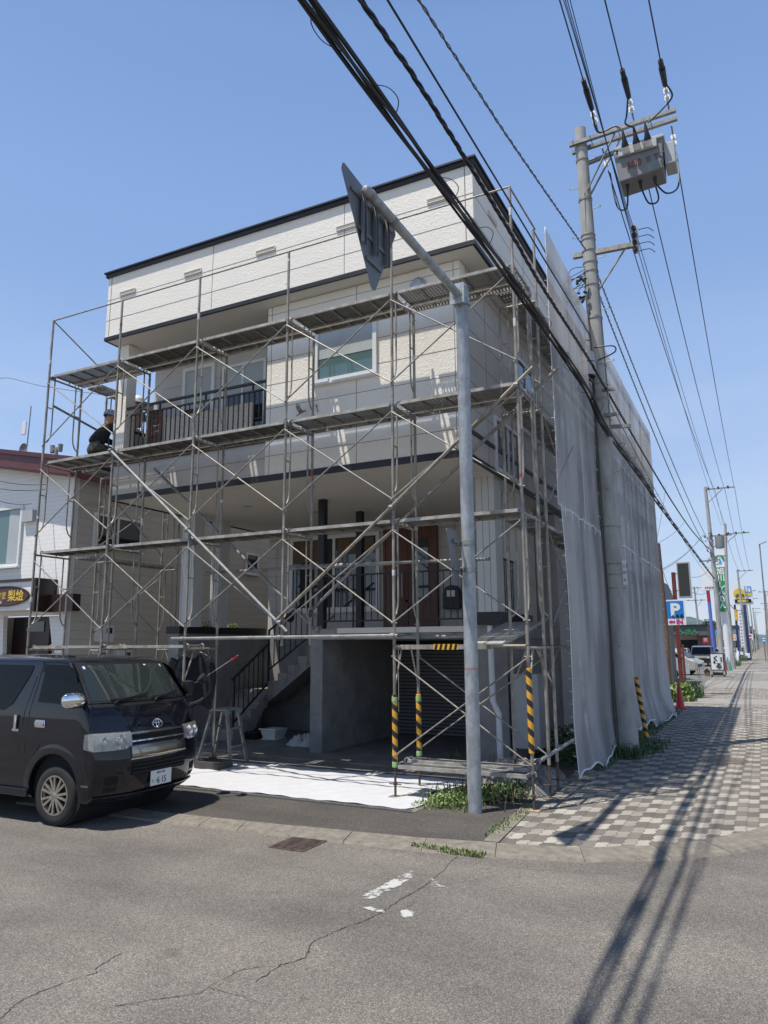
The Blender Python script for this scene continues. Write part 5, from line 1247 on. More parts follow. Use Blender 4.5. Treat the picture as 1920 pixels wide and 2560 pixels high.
fsolid(-.52,.52,K(.50),K(.665),-.0005+.004,.03,16).build('lower_grille',MATS['pit_black'],VAN,smooth=0)
q=MB()
for z in (.54,.58,.62): 
    for i in range(16): q.bar(Fp(-.5+i/16,z,.012),Fp(-.5+(i+1)/16,z,.012),.012,.01)
q.build('grille_louvre',MATS['plastic_black'],VAN,smooth=0)
fsolid(-.97,.97,K(.24),K(.315),.022,.06,24).build('front_spoiler',MATS['van_paint'],VAN,smooth=40)
for s in (-1,1): 
    t0,t1=(-.86,-.70) if s<0 else (.70,.86)
    fsolid(t0,t1,K(.36),K(.53),.005,.03,4).build('fog_recess',MATS['pit_black'],VAN,smooth=0)
q=MB(); q.box((4.86,YC-vw(.4)-.012,.43),(5.03,YC-vw(.4)+.001,.45)); q.build('chrome_strip',MATS['chrome_dark'],VAN,smooth=0)
# emblem: three interlaced ovals
q=MB(); ex,ez=fx(1.04)+.004,1.045
def oval(rx_,rz_,cz=0,cy=0,r=.006): q.tube([Vector((ex-(cz+rz_*math.sin(a))*.32,YC+cy+rx_*math.cos(a),ez+cz+rz_*math.sin(a))) for a in [6.2832*i/26 for i in range(27)]],r,6,caps=False)
oval(.075,.05); oval(.022,.046,0); oval(.06,.018,.022)
q.build('emblem',MATS['chrome'],VAN)
# number plate
px=fx(.44)+.03
PL=MB().box((px-.01,YC-.165,.36),(px,YC+.165,.525)).build('number_plate',MATS['plate_white'],VAN,smooth=0)
q=MB(); q.text('旭川',(px+.001,YC-.075,.485),(0,1,0),(0,0,1),.034,.002); q.text('430',(px+.001,YC+.0,.486),(0,1,0),(0,0,1),.036,.002); q.text('た',(px+.001,YC-.15,.40),(0,1,0),(0,0,1),.036,.002); q.text('·6 15',(px+.001,YC-.09,.378),(0,1,0),(0,0,1),.105,.002,sx=.8,bold=.001)
q.build('lettering',MATS['plate_green'],PL,smooth=0)
# wheels
def wheel(x,s,zc=.335-.05+.045):
    zc=RZ+.33; y=YC+s*(vw(.35)-.015)
    q=MB(); q.lathe([(.215,y-s*.20),(.30,y-s*.205),(.325,y-s*.18),(.33,y-s*.10),(.325,y-s*.02),(.305,y),(.26,y+s*.008),(.222,y+s*.002),(.215,y-s*.02)],(x,0,zc),'y',48)
    w_=q.build('wheel',MATS['tyre'],VAN,smooth=50)
    q=MB(); q.lathe([(.218,y+s*.003),(.21,y+s*.003),(.195,y-s*.02),(.19,y-s*.10),(.0,y-s*.10)],(x,0,zc),'y',40); q.build('barrel',MATS['galvanised_dark'],w_,smooth=50)
    q=MB(); q.lathe([(.0,y+s*.006),(.034,y+s*.006),(.045,y),(.05,y-s*.03)],(x,0,zc),'y',24)
    for k in range(7):
        for dd in (-.12,.12):
            a=6.2832*k/7+dd; a2=6.2832*k/7+dd*1.55
            q.bar((x+.035*math.cos(a),y-s*.008,zc+.035*math.sin(a)),(x+.205*math.cos(a2),y-s*.004,zc+.205*math.sin(a2)),.026,.022,up=(0,1,0))
    q.lathe([(.214,y+s*.004),(.20,y+s*.004),(.198,y-s*.03)],(x,0,zc),'y',40); q.build('rim',MATS['alloy'],w_,smooth=40)
for x in (4.47,1.95):
    for s in (-1,1): wheel(x,s)
# ================= NEIGHBOUR HOUSE =================
bands('white_brick',(.86,.83,.77),(.66,.63,.58),'Z',.095,.005,.75,.5,.05,brick=.34)
bands('grey_siding',(.52,.485,.42),(.34,.32,.28),'Z',.19,.009,.7,.6,.07)
mat('red_roof',(.14,.045,.045),.45,.2,var=.15,vscale=2); mat('red_roof_dark',(.10,.03,.035),.45,.2)
mat('dark_brown',(.03,.014,.012),.35); mat('beige_plain',(.50,.45,.37),.8,var=.06)
NB=thing('neighbour_house','two storey house with white brick cladding and a dark red roof edge on the left','house',(-5,7,0))
NXc,NY=-1.42,1.95
q=MB(); q.box((-13,NY,2.62),(NXc,NY+.12,6.4)); q.prism([(-13,NY,6.4),(NXc,NY,5.62),(NXc,NY,6.4)],(0,.1,0)) if False else None
q=MB(); q.prism([(-13,NY,2.62),(NXc,NY,2.62),(NXc,NY,5.60),(-13,NY,8.0)],(0,.12,0)); q.build('front_wall',MATS['white_brick'],NB,smooth=0)
q=MB(); q.prism([(NXc-.12,NY+.121,0),(NXc-.12,12,0),(NXc-.12,12,5.6),(NXc-.12,NY+.121,5.6)],(.12,0,0)); q.build('side_wall',MATS['grey_siding'],NB,smooth=0)
q=MB(); q.box((NXc-.002,NY-.005,.0),(NXc+.03,NY+.05,5.55)); q.build('corner_trim',MATS['white_pvc'],NB,smooth=0)
q=MB(); q.box((-13,NY+.002,0),(-3.45,NY+.12,2.618)); q.prism([(-3.45,NY+.002,2.618),(-3.45,NY+.002,.0),(-3.2,NY+.002,.0)],(0,.1,0)); q.box((-1.6,NY+.002,0),(NXc,NY+.12,2.618)); q.prism([(-1.602,NY+.002,1.2),(-1.602,NY+.002,2.6),(-1.95,NY+.002,2.6)],(0,.1,0)); q.build('porch_wall',MATS['white_brick'],NB,smooth=0)
q=MB(); q.box((-6,NY+.46,0),(-1.6,NY+.55,2.62)); q.build('porch_back_wall',MATS['beige_plain'],NB,smooth=0)
q=MB(); q.box((-3.56,NY+.35,0),(-2.34,NY+.45,2.6)); o=q.build('shop_door',MATS['dark_brown'],NB,smooth=0)
q=MB(); q.box((-3.38,NY+.33,2.28),(-2.5,NY+.348,2.5)); q.build('door_glass',MATS['glass_dark'],o,smooth=0)
# roof: shed falling to the right, eave with deep red fascia
RO=lambda x:5.62+(-(x-NXc))*.195
q=MB(); q.prism([(-13,NY-.35,RO(-13)-.02),(NXc+.25,NY-.35,RO(NXc+.25)-.02),(NXc+.25,NY-.35,RO(NXc+.25)+.30),(-13,NY-.35,RO(-13)+.30)],(0,10.5,0)); q.build('roof',MATS['red_roof'],NB,smooth=0)
q=MB(); q.prism([(-13,NY-.40,RO(-13)+.301),(NXc+.30,NY-.40,RO(NXc+.30)+.301),(NXc+.30,NY-.40,RO(NXc+.30)+.40),(-13,NY-.40,RO(-13)+.40)],(0,10.6,0)); q.build('roof_cap',MATS['red_roof_dark'],NB,smooth=0)
q=MB()
for i in range(16):
    x=-8+i*.42; q.prism([(x,NY-.353,RO(x)+.0),(x+.42,NY-.353,RO(x+.42)+.0),(x+.21,NY-.353,RO(x+.21)+.17)],(0,-.01,0))
q.build('fascia_pattern',MATS['red_roof'],NB,smooth=0)
def nwin(x0,x1,z0,z1,mull,lab='window'):
    return window(x0,x1,z0,z1,NY,.06,mull,name='window',gm='glass_green',par=NB,out=.06)
w1=nwin(-5.2,-3.03,3.74,5.12,(-4.0,))
q=MB(); q.box((-3.5,NY-.0195,3.82),(-3.10,NY-.0165,5.05)); q.box((-5.1,NY-.0195,3.82),(-4.05,NY-.0165,5.05)); q.build('curtain',MATS['blind_grey'],w1,smooth=0); q=MB()
o=window(2.5,3.95,4.15,4.92,NXc+.002,.06,(3.2,),gm='glass_dark',side='x',par=NB)
window(6.6,7.1,4.1,4.7,NXc+.002,.05,(),gm='glass_dark',side='x',par=NB); window(8.0,8.6,4.0,4.6,NXc+.002,.05,(),gm='glass_dark',side='x',par=NB)
# sign canopy with oval shop sign
CF_=NY-.50
_a=PY(87,1452,CF_); _b=PY(87,1524,CF_); cxr=_a.x
q=MB(); q.box((-9,CF_,_b.z),(cxr,NY-.001,_a.z)); q.build('canopy',MATS['white_brick'],NB,smooth=0)
q=MB(); q.box((-9,CF_-.04,_a.z+.001),(cxr+.09,NY-.001,_a.z+.06)); q.box((cxr+.001,CF_-.03,_b.z-.04),(cxr+.08,NY-.001,_a.z)); q.build('canopy_trim',MATS['dark_brown'],NB,smooth=0)
_c=PY(102,1488,NY-.2); _d=PY(180,1527,NY-.2)
q=MB(); q.box((cxr+.082,NY-.2,_d.z),(_d.x,NY-.001,_c.z)); q.build('canopy_panel',MATS['dark_brown'],NB,smooth=0)
mat('sign_maroon',(.045,.018,.022),.5,c2=(.10,.05,.055),vscale=22); mat('gold_letter',(.75,.50,.06),.4); mat('white_letter',(.75,.75,.75),.5)
sx_=.80; cx=PY(73,1489,CF_-.03).x-sx_; cz=PY(30,1490,CF_-.03).z; sz_=(PY(20,1466,CF_-.03).z-PY(20,1514,CF_-.03).z)/2
q=MB(); q.prism([(cx+sx_*math.cos(a),CF_-.012,cz+sz_*math.sin(a)) for a in [6.2832*i/48 for i in range(48)]],(0,-.03,0)); so_=q.build('oval_sign',MATS['sign_maroon'],NB,smooth=20)
q=MB(); q.tube([(cx+sx_*math.cos(a),CF_-.043,cz+sz_*math.sin(a)) for a in [6.2832*i/48 for i in range(49)]],.014,6,caps=False); q.build('rim',MATS['dark_brown'],so_)
q=MB(); q.text('梨絵',(cx+.14,CF_-.044,cz-.09),(1,0,0),(0,0,1),.25,.006,bold=.004); q.text('美容室',(cx-.42,CF_-.044,cz-.05),(1,0,0),(0,0,1),.17,.006); q.build('lettering',MATS['gold_letter'],so_,smooth=0)
q=MB(); q.text('Salon RIE',(cx-.36,CF_-.044,cz-.155),(1,0,0),(0,0,1),.085,.006); q.build('lettering',MATS['white_letter'],so_,smooth=0)
# meter boxes
for (y,z,h) in ((2.72,2.05,.36),(2.62,1.45,.42),(3.3,1.45,.42)):
    b=MB().box((NXc+.001,y,z),(NXc+.16,y+.42,z+h)).build('meter_box',MATS['white_pvc'],NB,smooth=0,bevel=.01)
    MB().box((NXc+.161,y+.2,z+h*.5),(NXc+.166,y+.36,z+h*.85)).build('meter_glass',MATS['glass_dark'],b,smooth=0)
q=MB(); q.tube(curve([(NXc+.03,3.0,2.4),(NXc+.03,2.98,3.4),(NXc+.03,3.05,4.4),(NXc+.03,2.8,5.0),(NXc+.03,2.2,5.05),(NXc+.03,2.05,4.7)],8),.014,6); q.build('conduit',MATS['box_light'],NB)
q=MB(); q.box((-2.98,NY-.1,4.72),(-2.62,NY-.001,4.98)); b=q.build('junction_box',MATS['box_light'],NB,smooth=0)
# roof things
an=thing('roof_antenna','thin mast with a white panel and round satellite dish on the red roof','antenna',tuple(PY(63,1155,6.0)))
b=PY(63,1158,6.0); t=PY(78,1015,6.0)
q=MB(); q.tube([b-Vector((0,0,.15)),t],.018,6); q.tube([b-Vector((.16,0,.15)),b+Vector((0,0,.3))],.01,5); q.tube([b+Vector((.16,0,-.15)),b+Vector((0,0,.3))],.01,5); q.build('mast',MATS['galvanised_dark'],an)
c_=PY(59,1125,5.9); q=MB(); 
n=20; vs=[Vector((c_.x+r_*math.cos(6.2832*j/n),c_.y-.02-.06*(1-(r_/.20)**2)*-1,c_.z+r_*1.1*math.sin(6.2832*j/n))) for r_ in (.001,.09,.15,.20) for j in range(n)]
q.add(vs,[(i*n+j,i*n+(j+1)%n,(i+1)*n+(j+1)%n,(i+1)*n+j) for i in range(3) for j in range(n)]); q.build('dish',MATS['box_grey'],an,smooth=60)
p_=PY(62,1070,5.9); MB().box((p_.x-.10,p_.y-.04,p_.z-.23),(p_.x+.09,p_.y,p_.z+.21)).build('panel',MATS['white_frame'],an,smooth=0,bevel=.015)
ch=PY(141,1170,6.5); cn=thing('roof_flue','shiny forked metal flue standing on the red roof','flue',tuple(ch))
tp=PY(141,1122,6.5)
q=MB(); q.tube([ch-Vector((0,0,.25)),tp],.055,14); q.bar(tp+Vector((-.17,0,0)),tp+Vector((.17,0,.0)),.07,.07); q.build('pipe',MATS['galvanised_new'],cn)
q=MB(); 
for s in (-1,1): q.tube([tp+Vector((s*.17,0,-.11)),tp+Vector((s*.19,0,.13))],.075,16)
q.build('cowl',MATS['galvanised_new'],cn)
cable([PX(-60,1010,-6),PY(0,946,4.0)]+[PY(110,966,4.0),PY(278,990,4.2)],.008,'service_wire','thin dark wire crossing the sky at the far left of the scaffolding','cable_grey',group='wires at the neighbour house')
for i,(a,b) in enumerate((((0,1203),(118,1211)),((0,1222),(118,1222)),((0,1253),(78,1259)))):
    cable(span(PY(*a,NY-1.2),PY(*b,NY-.1),.04),.007,'service_wire',('upper','middle','lowest')[i]+' dark service wire reaching the white brick wall','cable_grey',group='wires at the neighbour house')
# ================= FAR STREET =================
def FQ(a,b): return (1520+a*.25316,1200+b*.25316)
def PF(a,b,y): return PY(*FQ(a,b),y)
mat('wood_pole',(.14,.075,.05),.85,c2=(.24,.15,.10),vscale=6,bump=.5,bscale=30,stretch=(1,1,.15))
mat('red_steel',(.16,.035,.028),.6,.2,var=.2,vscale=4)
mat('sign_white',(.80,.80,.79),.4); mat('sign_blue',(.01,.22,.62),.4); mat('sign_magenta',(.52,.02,.20),.4); mat('sign_green',(.02,.30,.09),.4); mat('sign_sky',(.05,.35,.75),.4)
mat('sign_face_dark',(.035,.035,.033),.6); mat('black_ink',(.01,.01,.01),.5); mat('sign_yellow',(.75,.52,.05),.45); mat('sign_orange',(.85,.32,.03),.45); mat('sign_red',(.42,.015,.03),.45)
mat('blue_pole',(.12,.17,.52),.45); mat('navy_pole',(.02,.04,.14),.45); mat('wall_dark_grey',(.10,.095,.095),.7,var=.08); mat('wall_beige',(.42,.38,.30),.8,var=.08); mat('wall_brown',(.14,.07,.055),.8,var=.1); mat('wall_white',(.62,.62,.60),.7,var=.05); mat('roof_grey',(.06,.065,.075),.6)
mat('tarmac_shade',(.05,.05,.05),.9)
def T(o,label,cat,group=None):
    o['label']=label; o['category']=cat
    if group: o['group']=group
    return o
T(MB().tube([(8.62,19,0),(8.66,19,2.5),(8.60,19,5.5)],.14,14,r2=.11).build('wooden_pole',MATS['wood_pole']),'old brown wooden pole without crossarm, left of the parking sign','pole')
ps=thing('parking_sign','white sign with blue P square and an IN arrow, fixed to the red post','parking sign',(8.89,20.6,2.6))
MB().box((8.53,20.6,2.61),(9.245,20.64,3.55)).build('sign_board',MATS['sign_white'],ps,smooth=0)
MB().box((8.59,20.592,2.86),(9.19,20.5985,3.50)).build('blue_square',MATS['sign_blue'],ps,smooth=0)
MB().text('P',(8.72,20.588,2.97),(1,0,0),(0,0,1),.62,.004,bold=.028,sx=1.05).build('letter',MATS['sign_white'],ps,smooth=0)
MB().text('くるる',(8.74,20.582,2.885),(1,0,0),(0,0,1),.145,.004,bold=.006).build('lettering',MATS['black_ink'],ps,smooth=0)
q=MB(); q.text('IN',(8.90,20.59,2.65),(1,0,0),(0,0,1),.23,.004,bold=.01); q.prism([(8.63,20.592,2.73),(8.73,20.592,2.80),(8.73,20.592,2.765),(8.86,20.592,2.765),(8.86,20.592,2.695),(8.73,20.592,2.695),(8.73,20.592,2.66)],(0,-.004,0)); q.build('lettering',MATS['sign_magenta'],ps,smooth=0)
rp=thing('red_sign_post','rusty red steel post carrying a tall blank dark lightbox','sign post',(8.83,21.6,0))
q=MB(); q.box((8.76,21.5,0),(8.90,21.7,4.66)); q.box((8.93,21.5,0),(9.0,21.7,1.9)); q.build('post',MATS['red_steel'],rp,smooth=0)
lb=MB().box((8.97,21.45,3.66),(9.44,21.75,5.04)).build('lightbox',MATS['box_light'],rp,smooth=0,bevel=.01); MB().box((9.01,21.44,3.73),(9.40,21.449,4.98)).build('face',MATS['sign_face_dark'],lb,smooth=0)
q=MB()
for z in (3.95,4.6): q.bar((8.90,21.6,z),(8.97,21.6,z),.04,.03)
q.build('bracket',MATS['red_steel'],rp,smooth=0)
cb=thing('grey_cabinet','dark grey louvred cabinet standing between the wooden pole and red post','cabinet',(8.66,20.2,0))
MB().box((8.42,19.6,0),(8.78,20.4,2.15)).build('case',MATS['wall_dark_grey'],cb,smooth=0,bevel=.01)
q=MB()
for i in range(18): q.box((8.50,19.594,.5+i*.055),(8.60,19.598,.53+i*.055))
for i in range(5): q.box((8.50+i*.025,19.594,1.9),(8.512+i*.025,19.598,2.0))
q.build('louvre',MATS['box_light'],cb,smooth=0)
# next house behind
h1=thing('grey_house','small dark roofed house behind the wooden pole','house',(6,28,0))
MB().box((0,26,0),(7.75,31,3.9)).build('wall',MATS['wall_dark_grey'],h1,smooth=0)
MB().prism([(-.4,25.6,3.902),(7.95,25.6,3.902),(7.6,25.6,4.9),(.2,25.6,4.9)],(0,5.8,0)).build('roof',MATS['roof_grey'],h1,smooth=0)
q=MB(); q.box((6.9,25.97,1.0),(7.5,25.99,1.9)); q.build('window',MATS['wall_white'],h1,smooth=0)
# bank
bk=thing('bank_building','low dark grey bank building with green lettering behind the parking lot','bank',(2,84,0))
MB().box((-14,80,2.75),(6.35,96,3.85)).build('fascia',MATS['wall_dark_grey'],bk,smooth=0)
q=MB(); q.box((-14,82,0),(5.2,95,2.748)); q.build('wall',MATS['wall_beige'],bk,smooth=0)
MB().box((5.2,80.6,0),(6.35,95,2.748)).build('pillar',MATS['wall_brown'],bk,smooth=0)
MB().box((3.1,81.95,.3),(5.1,81.99,2.3)).build('window',MATS['glass_dark'],bk,smooth=0)
MB().text('旭川しんきん',(1.15,79.98,2.98),(1,0,0),(0,0,1),.72,.04,bold=.02,sx=1.0).build('lettering',MATS['sign_green'],bk,smooth=0)
MB().box((-14.2,79.8,3.852),(6.5,96.2,3.95)).build('roof_edge',MATS['black_trim'],bk,smooth=0)
rb=thing('red_notice_board','small dark red notice board with white writing near the bank wall','notice board',(6.2,78,0))
MB().box((5.94,78,1.92),(6.46,78.05,2.52)).build('board',MATS['sign_red'],rb,smooth=0); q=MB(); q.box((6.0,78,0),(6.05,78.04,1.918)); q.box((6.35,78,0),(6.40,78.04,1.918)); q.build('leg',MATS['sign_red'],rb,smooth=0)
q=MB()
for i in range(3): q.box((6.02,77.98,2.38-.13*i),(6.38,77.995,2.42-.13*i))
q.build('writing',MATS['sign_white'],rb,smooth=0)
# a row of plain buildings beyond
def bld(x0,x1,y0,y1,h,m_,label,wins=0,roof='roof_grey'):
    b=thing('street_building',label,'building',((x0+x1)/2,(y0+y1)/2,0))
    MB().box((x0,y0,0),(x1,y1,h)).build('wall',MATS[m_],b,smooth=0)
    MB().box((x0-.25,y0-.25,h+.002),(x1+.25,y1+.25,h+.25)).build('roof',MATS[roof],b,smooth=0)
    for i in range(wins):
        for z in (1.2,)+((3.9,) if h>5 else ()):
            w=(x1-x0)/wins; MB().box((x0+w*(i+.22),y0-.03,z),(x0+w*(i+.78),y0-.005,z+1.1)).build('window',MATS['glass_dark'],b,smooth=0)
    for i in range(int((y1-y0)/3)):
        MB().box((x1+.005,y0+1+i*3,1.1),(x1+.03,y0+2.6+i*3,2.3)).build('window',MATS['glass_dark'],b,smooth=0)
    return b
bld(3,7.6,100,112,3.7,'wall_beige','beige single storey house beyond the bank roof',3)
bld(5.5,8.4,118,130,4.0,'wall_white','white shed-like building behind the blue sign pole',2)
bld(4,8.2,136,150,4.6,'wall_brown','brown building beyond the white shed',3)
bld(5,8.6,160,178,5.2,'wall_beige','pale house far down the left side of the street',2)
bld(4,8.6,190,220,5.2,'wall_dark_grey','grey block far down the left side of the street',2)
bld(5,8.8,235,280,6.4,'wall_white','farthest white building on the left side of the street',2)
bld(13.9,22,135,150,6.2,'wall_beige','beige house on the right beyond the street lamp',3)
bld(14,24,170,200,6.6,'wall_dark_grey','dark house far away on the right of the road',3)
bld(13.6,20,230,270,7.6,'wall_brown','farthest brown building on the right of the road',2)
# green bank tower sign
gs=thing('tower_sign','tall green and white vertical bank sign on a white pole','tower sign',(8.85,66,0))
MB().tube([(8.80,66,0),(8.72,66,4.8)],.27,16).build('pole',MATS['sign_white'],gs)
gx0,gx1=PF(1050,700,65.5).x,PF(1190,1300,65.5).x
gx0=8.28;gx1=9.22; zt,zb=10.4,4.75; zm=8.85
bo=MB().box((gx0,65.55,zb),(gx1,66.2,zt)).build('sign_body',MATS['sign_white'],gs,smooth=0)
MB().box((gx0,65.53,zb),(gx1,65.548,zm)).build('green_face',MATS['sign_green'],gs,smooth=0)
q=MB(); 
for i,ch in enumerate('旭川しんきん'): q.text(ch,((gx0+gx1)/2,65.52,zm-.62-.625*i),(1,0,0),(0,0,1),.66,.02,bold=.02,align='CENTER')
q.build('lettering',MATS['sign_white'],gs,smooth=0)
cx_,cz_=(gx0+gx1)/2,9.55
q=MB(); 
for s in (-1,1):
    pts=[(cx_+s*.02,65.54,cz_+.45)]+[(cx_+s*.44*math.cos(a),65.54,cz_-.0+.44*math.sin(a)) for a in [R(80-15*i) for i in range(8)]]+[(cx_+s*.33,65.54,cz_-.2)]
    q.prism(pts,(0,-.01,0))
q.build('emblem_ring',MATS['sign_green'],gs,smooth=0)
MB().prism([(cx_,65.52,cz_+.35),(cx_+.10,65.52,cz_),(cx_+.17,65.52,cz_-.25),(cx_+.10,65.52,cz_-.38),(cx_-.15,65.52,cz_-.38),(cx_-.02,65.52,cz_-.15)],(0,-.01,0)).build('emblem_drop',MATS['sign_sky'],gs,smooth=0)
# blue and red pole with a white board
bp=thing('pole_sign','white sign board on a slim pole painted red above blue','pole sign',(7.65,65,0))
MB().tube([(7.68,65,0),(7.60,65,5.6)],.15,12).build('pole',MATS['blue_pole'],bp); MB().tube([(7.60,65,5.6),(7.57,65,6.75)],.15,12).build('pole_top',MATS['sign_red'],bp)
b_=MB().box((7.12,64.8,6.7),(8.3,65.2,8.8)).build('board',MATS['sign_white'],bp,smooth=0)
q=MB()
for i in range(5): q.box((7.36+i*.15,64.78,6.85),(7.45+i*.15,64.795,7.02+.03*(i%2)))
q.build('writing',MATS['red_worn'],b_,smooth=0)
MB().box((7.9,64.9,2.6),(8.2,65,3.1)).build('blue_panel',MATS['sign_sky'],bp,smooth=0)
# yellow sign
ys=thing('billboard','wide white billboard with a yellow disc and black strokes on two posts','billboard',(10,85,0))
b_=MB().box((8.95,85,6.25),(11.1,85.3,8.6)).build('board',MATS['sign_white'],ys,smooth=0)
MB().lathe([(0,0),(.62,0),(.62,.02)],(9.75,84.97,7.5),'y',30).build('yellow_disc',MATS['sign_yellow'],ys)
q=MB(); q.box((9.2,84.95,6.45),(10.9,84.97,6.85)); 
for i in range(7): q.box((9.35+i*.13,84.93,7.0+.09*(i%3)),(9.43+i*.13,84.965,7.4+.1*(i%2)))
q.build('black_strokes',MATS['black_ink'],ys,smooth=0)
q=MB(); q.box((9.5,84.93,6.5),(10.6,84.945,6.78)); q.box((10.35,84.94,7.25),(10.95,84.97,7.5)); q.build('yellow_band',MATS['sign_yellow'],ys,smooth=0)
q=MB(); q.box((10.3,84.94,7.6),(11.0,84.97,8.3)); q.build('blue_patch',MATS['sign_sky'],ys,smooth=0)
q=MB(); q.box((10.38,84.92,7.68),(10.6,84.935,8.2)); q.box((10.7,84.92,7.68),(10.92,84.935,8.1)); q.build('white_patch',MATS['sign_white'],ys,smooth=0)
q=MB(); q.tube([(9.15,85.15,0),(9.15,85.15,6.25)],.12,10); q.tube([(10.2,85.15,0),(10.15,85.15,6.25)],.16,10); q.build('post',MATS['navy_pole'],ys)
def simple_sign(name,label,x0,x1,z0,z1,y,face,mark,pole=True,pm='galvanised_dark'):
    s=thing(name,label,'sign',((x0+x1)/2,y,0))
    MB().box((x0,y,z0),(x1,y+.15,z1)).build('board',MATS[face],s,smooth=0)
    q=MB(); w=(x1-x0); 
    n=max(2,int((z1-z0)/.35))
    for i in range(n): z=z0+(z1-z0)*(i+.2)/n; q.box((x0+w*.2,y-.02,z),(x1-w*.2,y-.005,z+(z1-z0)/n*.45))
    q.build('writing',MATS[mark],s,smooth=0)
    if pole: MB().tube([((x0+x1)/2,y+.08,0),((x0+x1)/2,y+.08,z0)],.06,8).build('pole',MATS[pm],s)
simple_sign('small_sign','small yellow vertical sign with orange writing on a navy pole',9.2,9.52,4.3,5.55,80,'sign_yellow','sign_orange',pm='navy_pole')
simple_sign('banner_sign','tall narrow white banner sign beyond the yellow one',9.52,9.86,1.4,5.3,82,'sign_white','box_light')
simple_sign('small_sign','white square sign with a red mark beside the footpath',9.95,10.7,2.2,2.95,88,'sign_white','sign_red')
simple_sign('small_sign','small orange sign beyond the concrete poles',9.1,9.35,2.1,2.6,72,'sign_orange','sign_white')
simple_sign('small_sign','blue sign near the foot of the right street lamp',11.6,12.0,2.0,2.5,78,'sign_sky','sign_white')
# stand sign on wheels
ss=thing('stand_sign','wheeled black stand sign with white face and brushed black writing','stand sign',(9.2,38.7,0))
fa=MB().box((8.86,38.6,.36),(9.60,38.72,1.34)).build('frame',MATS['black_trim'],ss,smooth=0,bevel=.01); MB().box((8.91,38.588,.41),(9.55,38.599,1.29)).build('face',MATS['sign_white'],fa,smooth=0)
q=MB(); q.text('く',(9.0,38.58,.93),(1,0,0),(0,0,1),.34,.01,bold=.012); q.text('る',(9.0,38.58,.78),(1,0,0),(0,0,1),.17,.01,bold=.008); q.text('る',(9.13,38.58,.50),(1,0,0),(0,0,1),.36,.01,bold=.012)
q.text('銀',(9.4,38.58,1.03),(1,0,0),(0,0,1),.12,.01); q.text('座',(9.4,38.58,.88),(1,0,0),(0,0,1),.12,.01); q.build('lettering',MATS['black_ink'],fa,smooth=0)
MB().box((9.60,38.5,.1),(9.68,39.0,1.34)).build('side_panel',MATS['wall_dark_grey'],ss,smooth=0)
q=MB(); q.box((8.86,38.4,.08),(9.62,39.0,.12)); q.bar((9.0,38.5,.12),(9.0,38.6,.4),.04,.04); q.bar((9.5,38.5,.12),(9.5,38.6,.4),.04,.04); q.box((8.95,38.5,.12),(9.5,38.9,.25)); q.build('base',MATS['black_trim'],ss,smooth=0)
for x in (8.9,9.55):
    for y in (38.45,38.95): MB().lathe([(0,x-.02),(.05,x-.02),(.05,x+.02),(0,x+.02)],(0,y,.05),'x',10).build('wheel',MATS['rubber_black'],ss)
dh=thing('wooden_box','small brown wooden box with a pitched roof beside the stand sign','box',(8.6,39.3,0))
MB().prism([(8.46,39.2,0),(8.74,39.2,0),(8.74,39.2,.28),(8.6,39.2,.42),(8.46,39.2,.28)],(0,.4,0)).build('body',MATS['wood_pole'],dh,smooth=0); q=MB(); q.bar((8.42,39.4,.26),(8.61,39.4,.45),.5,.03,up=(-1,0,1)); q.bar((8.78,39.4,.26),(8.59,39.4,.45),.5,.03,up=(1,0,1)); q.build('roof',MATS['red_steel'],dh,smooth=0)
# cones
mat('cone_red',(.55,.03,.025),.45,var=.12,vscale=5); mat('cone_green',(.02,.25,.17),.5)
def cone(x,y,m_,label,h=.7):
    t=thing('traffic_cone',label,'traffic cone',(x,y,0),'traffic cones along the footpath')
    MB().lathe([(.135,.03),(.13,.045),(.03,h-.01),(.025,h),(0,h)],(x,y,0),'z',24).build('cone',MATS[m_],t)
    MB().box((x-.19,y-.19,.006),(x+.19,y+.19,.032)).build('base',MATS[m_],t,smooth=0,bevel=.01)
cone(9.33,15.4,'cone_red','nearest red traffic cone at the far foot of the netting',.78)
cone(9.22,49,'cone_red','distant red traffic cone beside the green one'); cone(9.5,49,'cone_green','green traffic cone behind the stand sign')
# posts
for i,(x,y,l) in enumerate(((7.25,62.4,'white bollard beside the black parked car'),(9.57,64.7,'white bollard right of the white sign pole'))):
    t=thing('bollard',l,'bollard',(x,y,0),'white bollards'); MB().lathe([(.11,0),(.11,1.0),(.09,1.05),(0,1.06)],(x,y,0),'z',16).build('post',MATS['sign_white'],t)
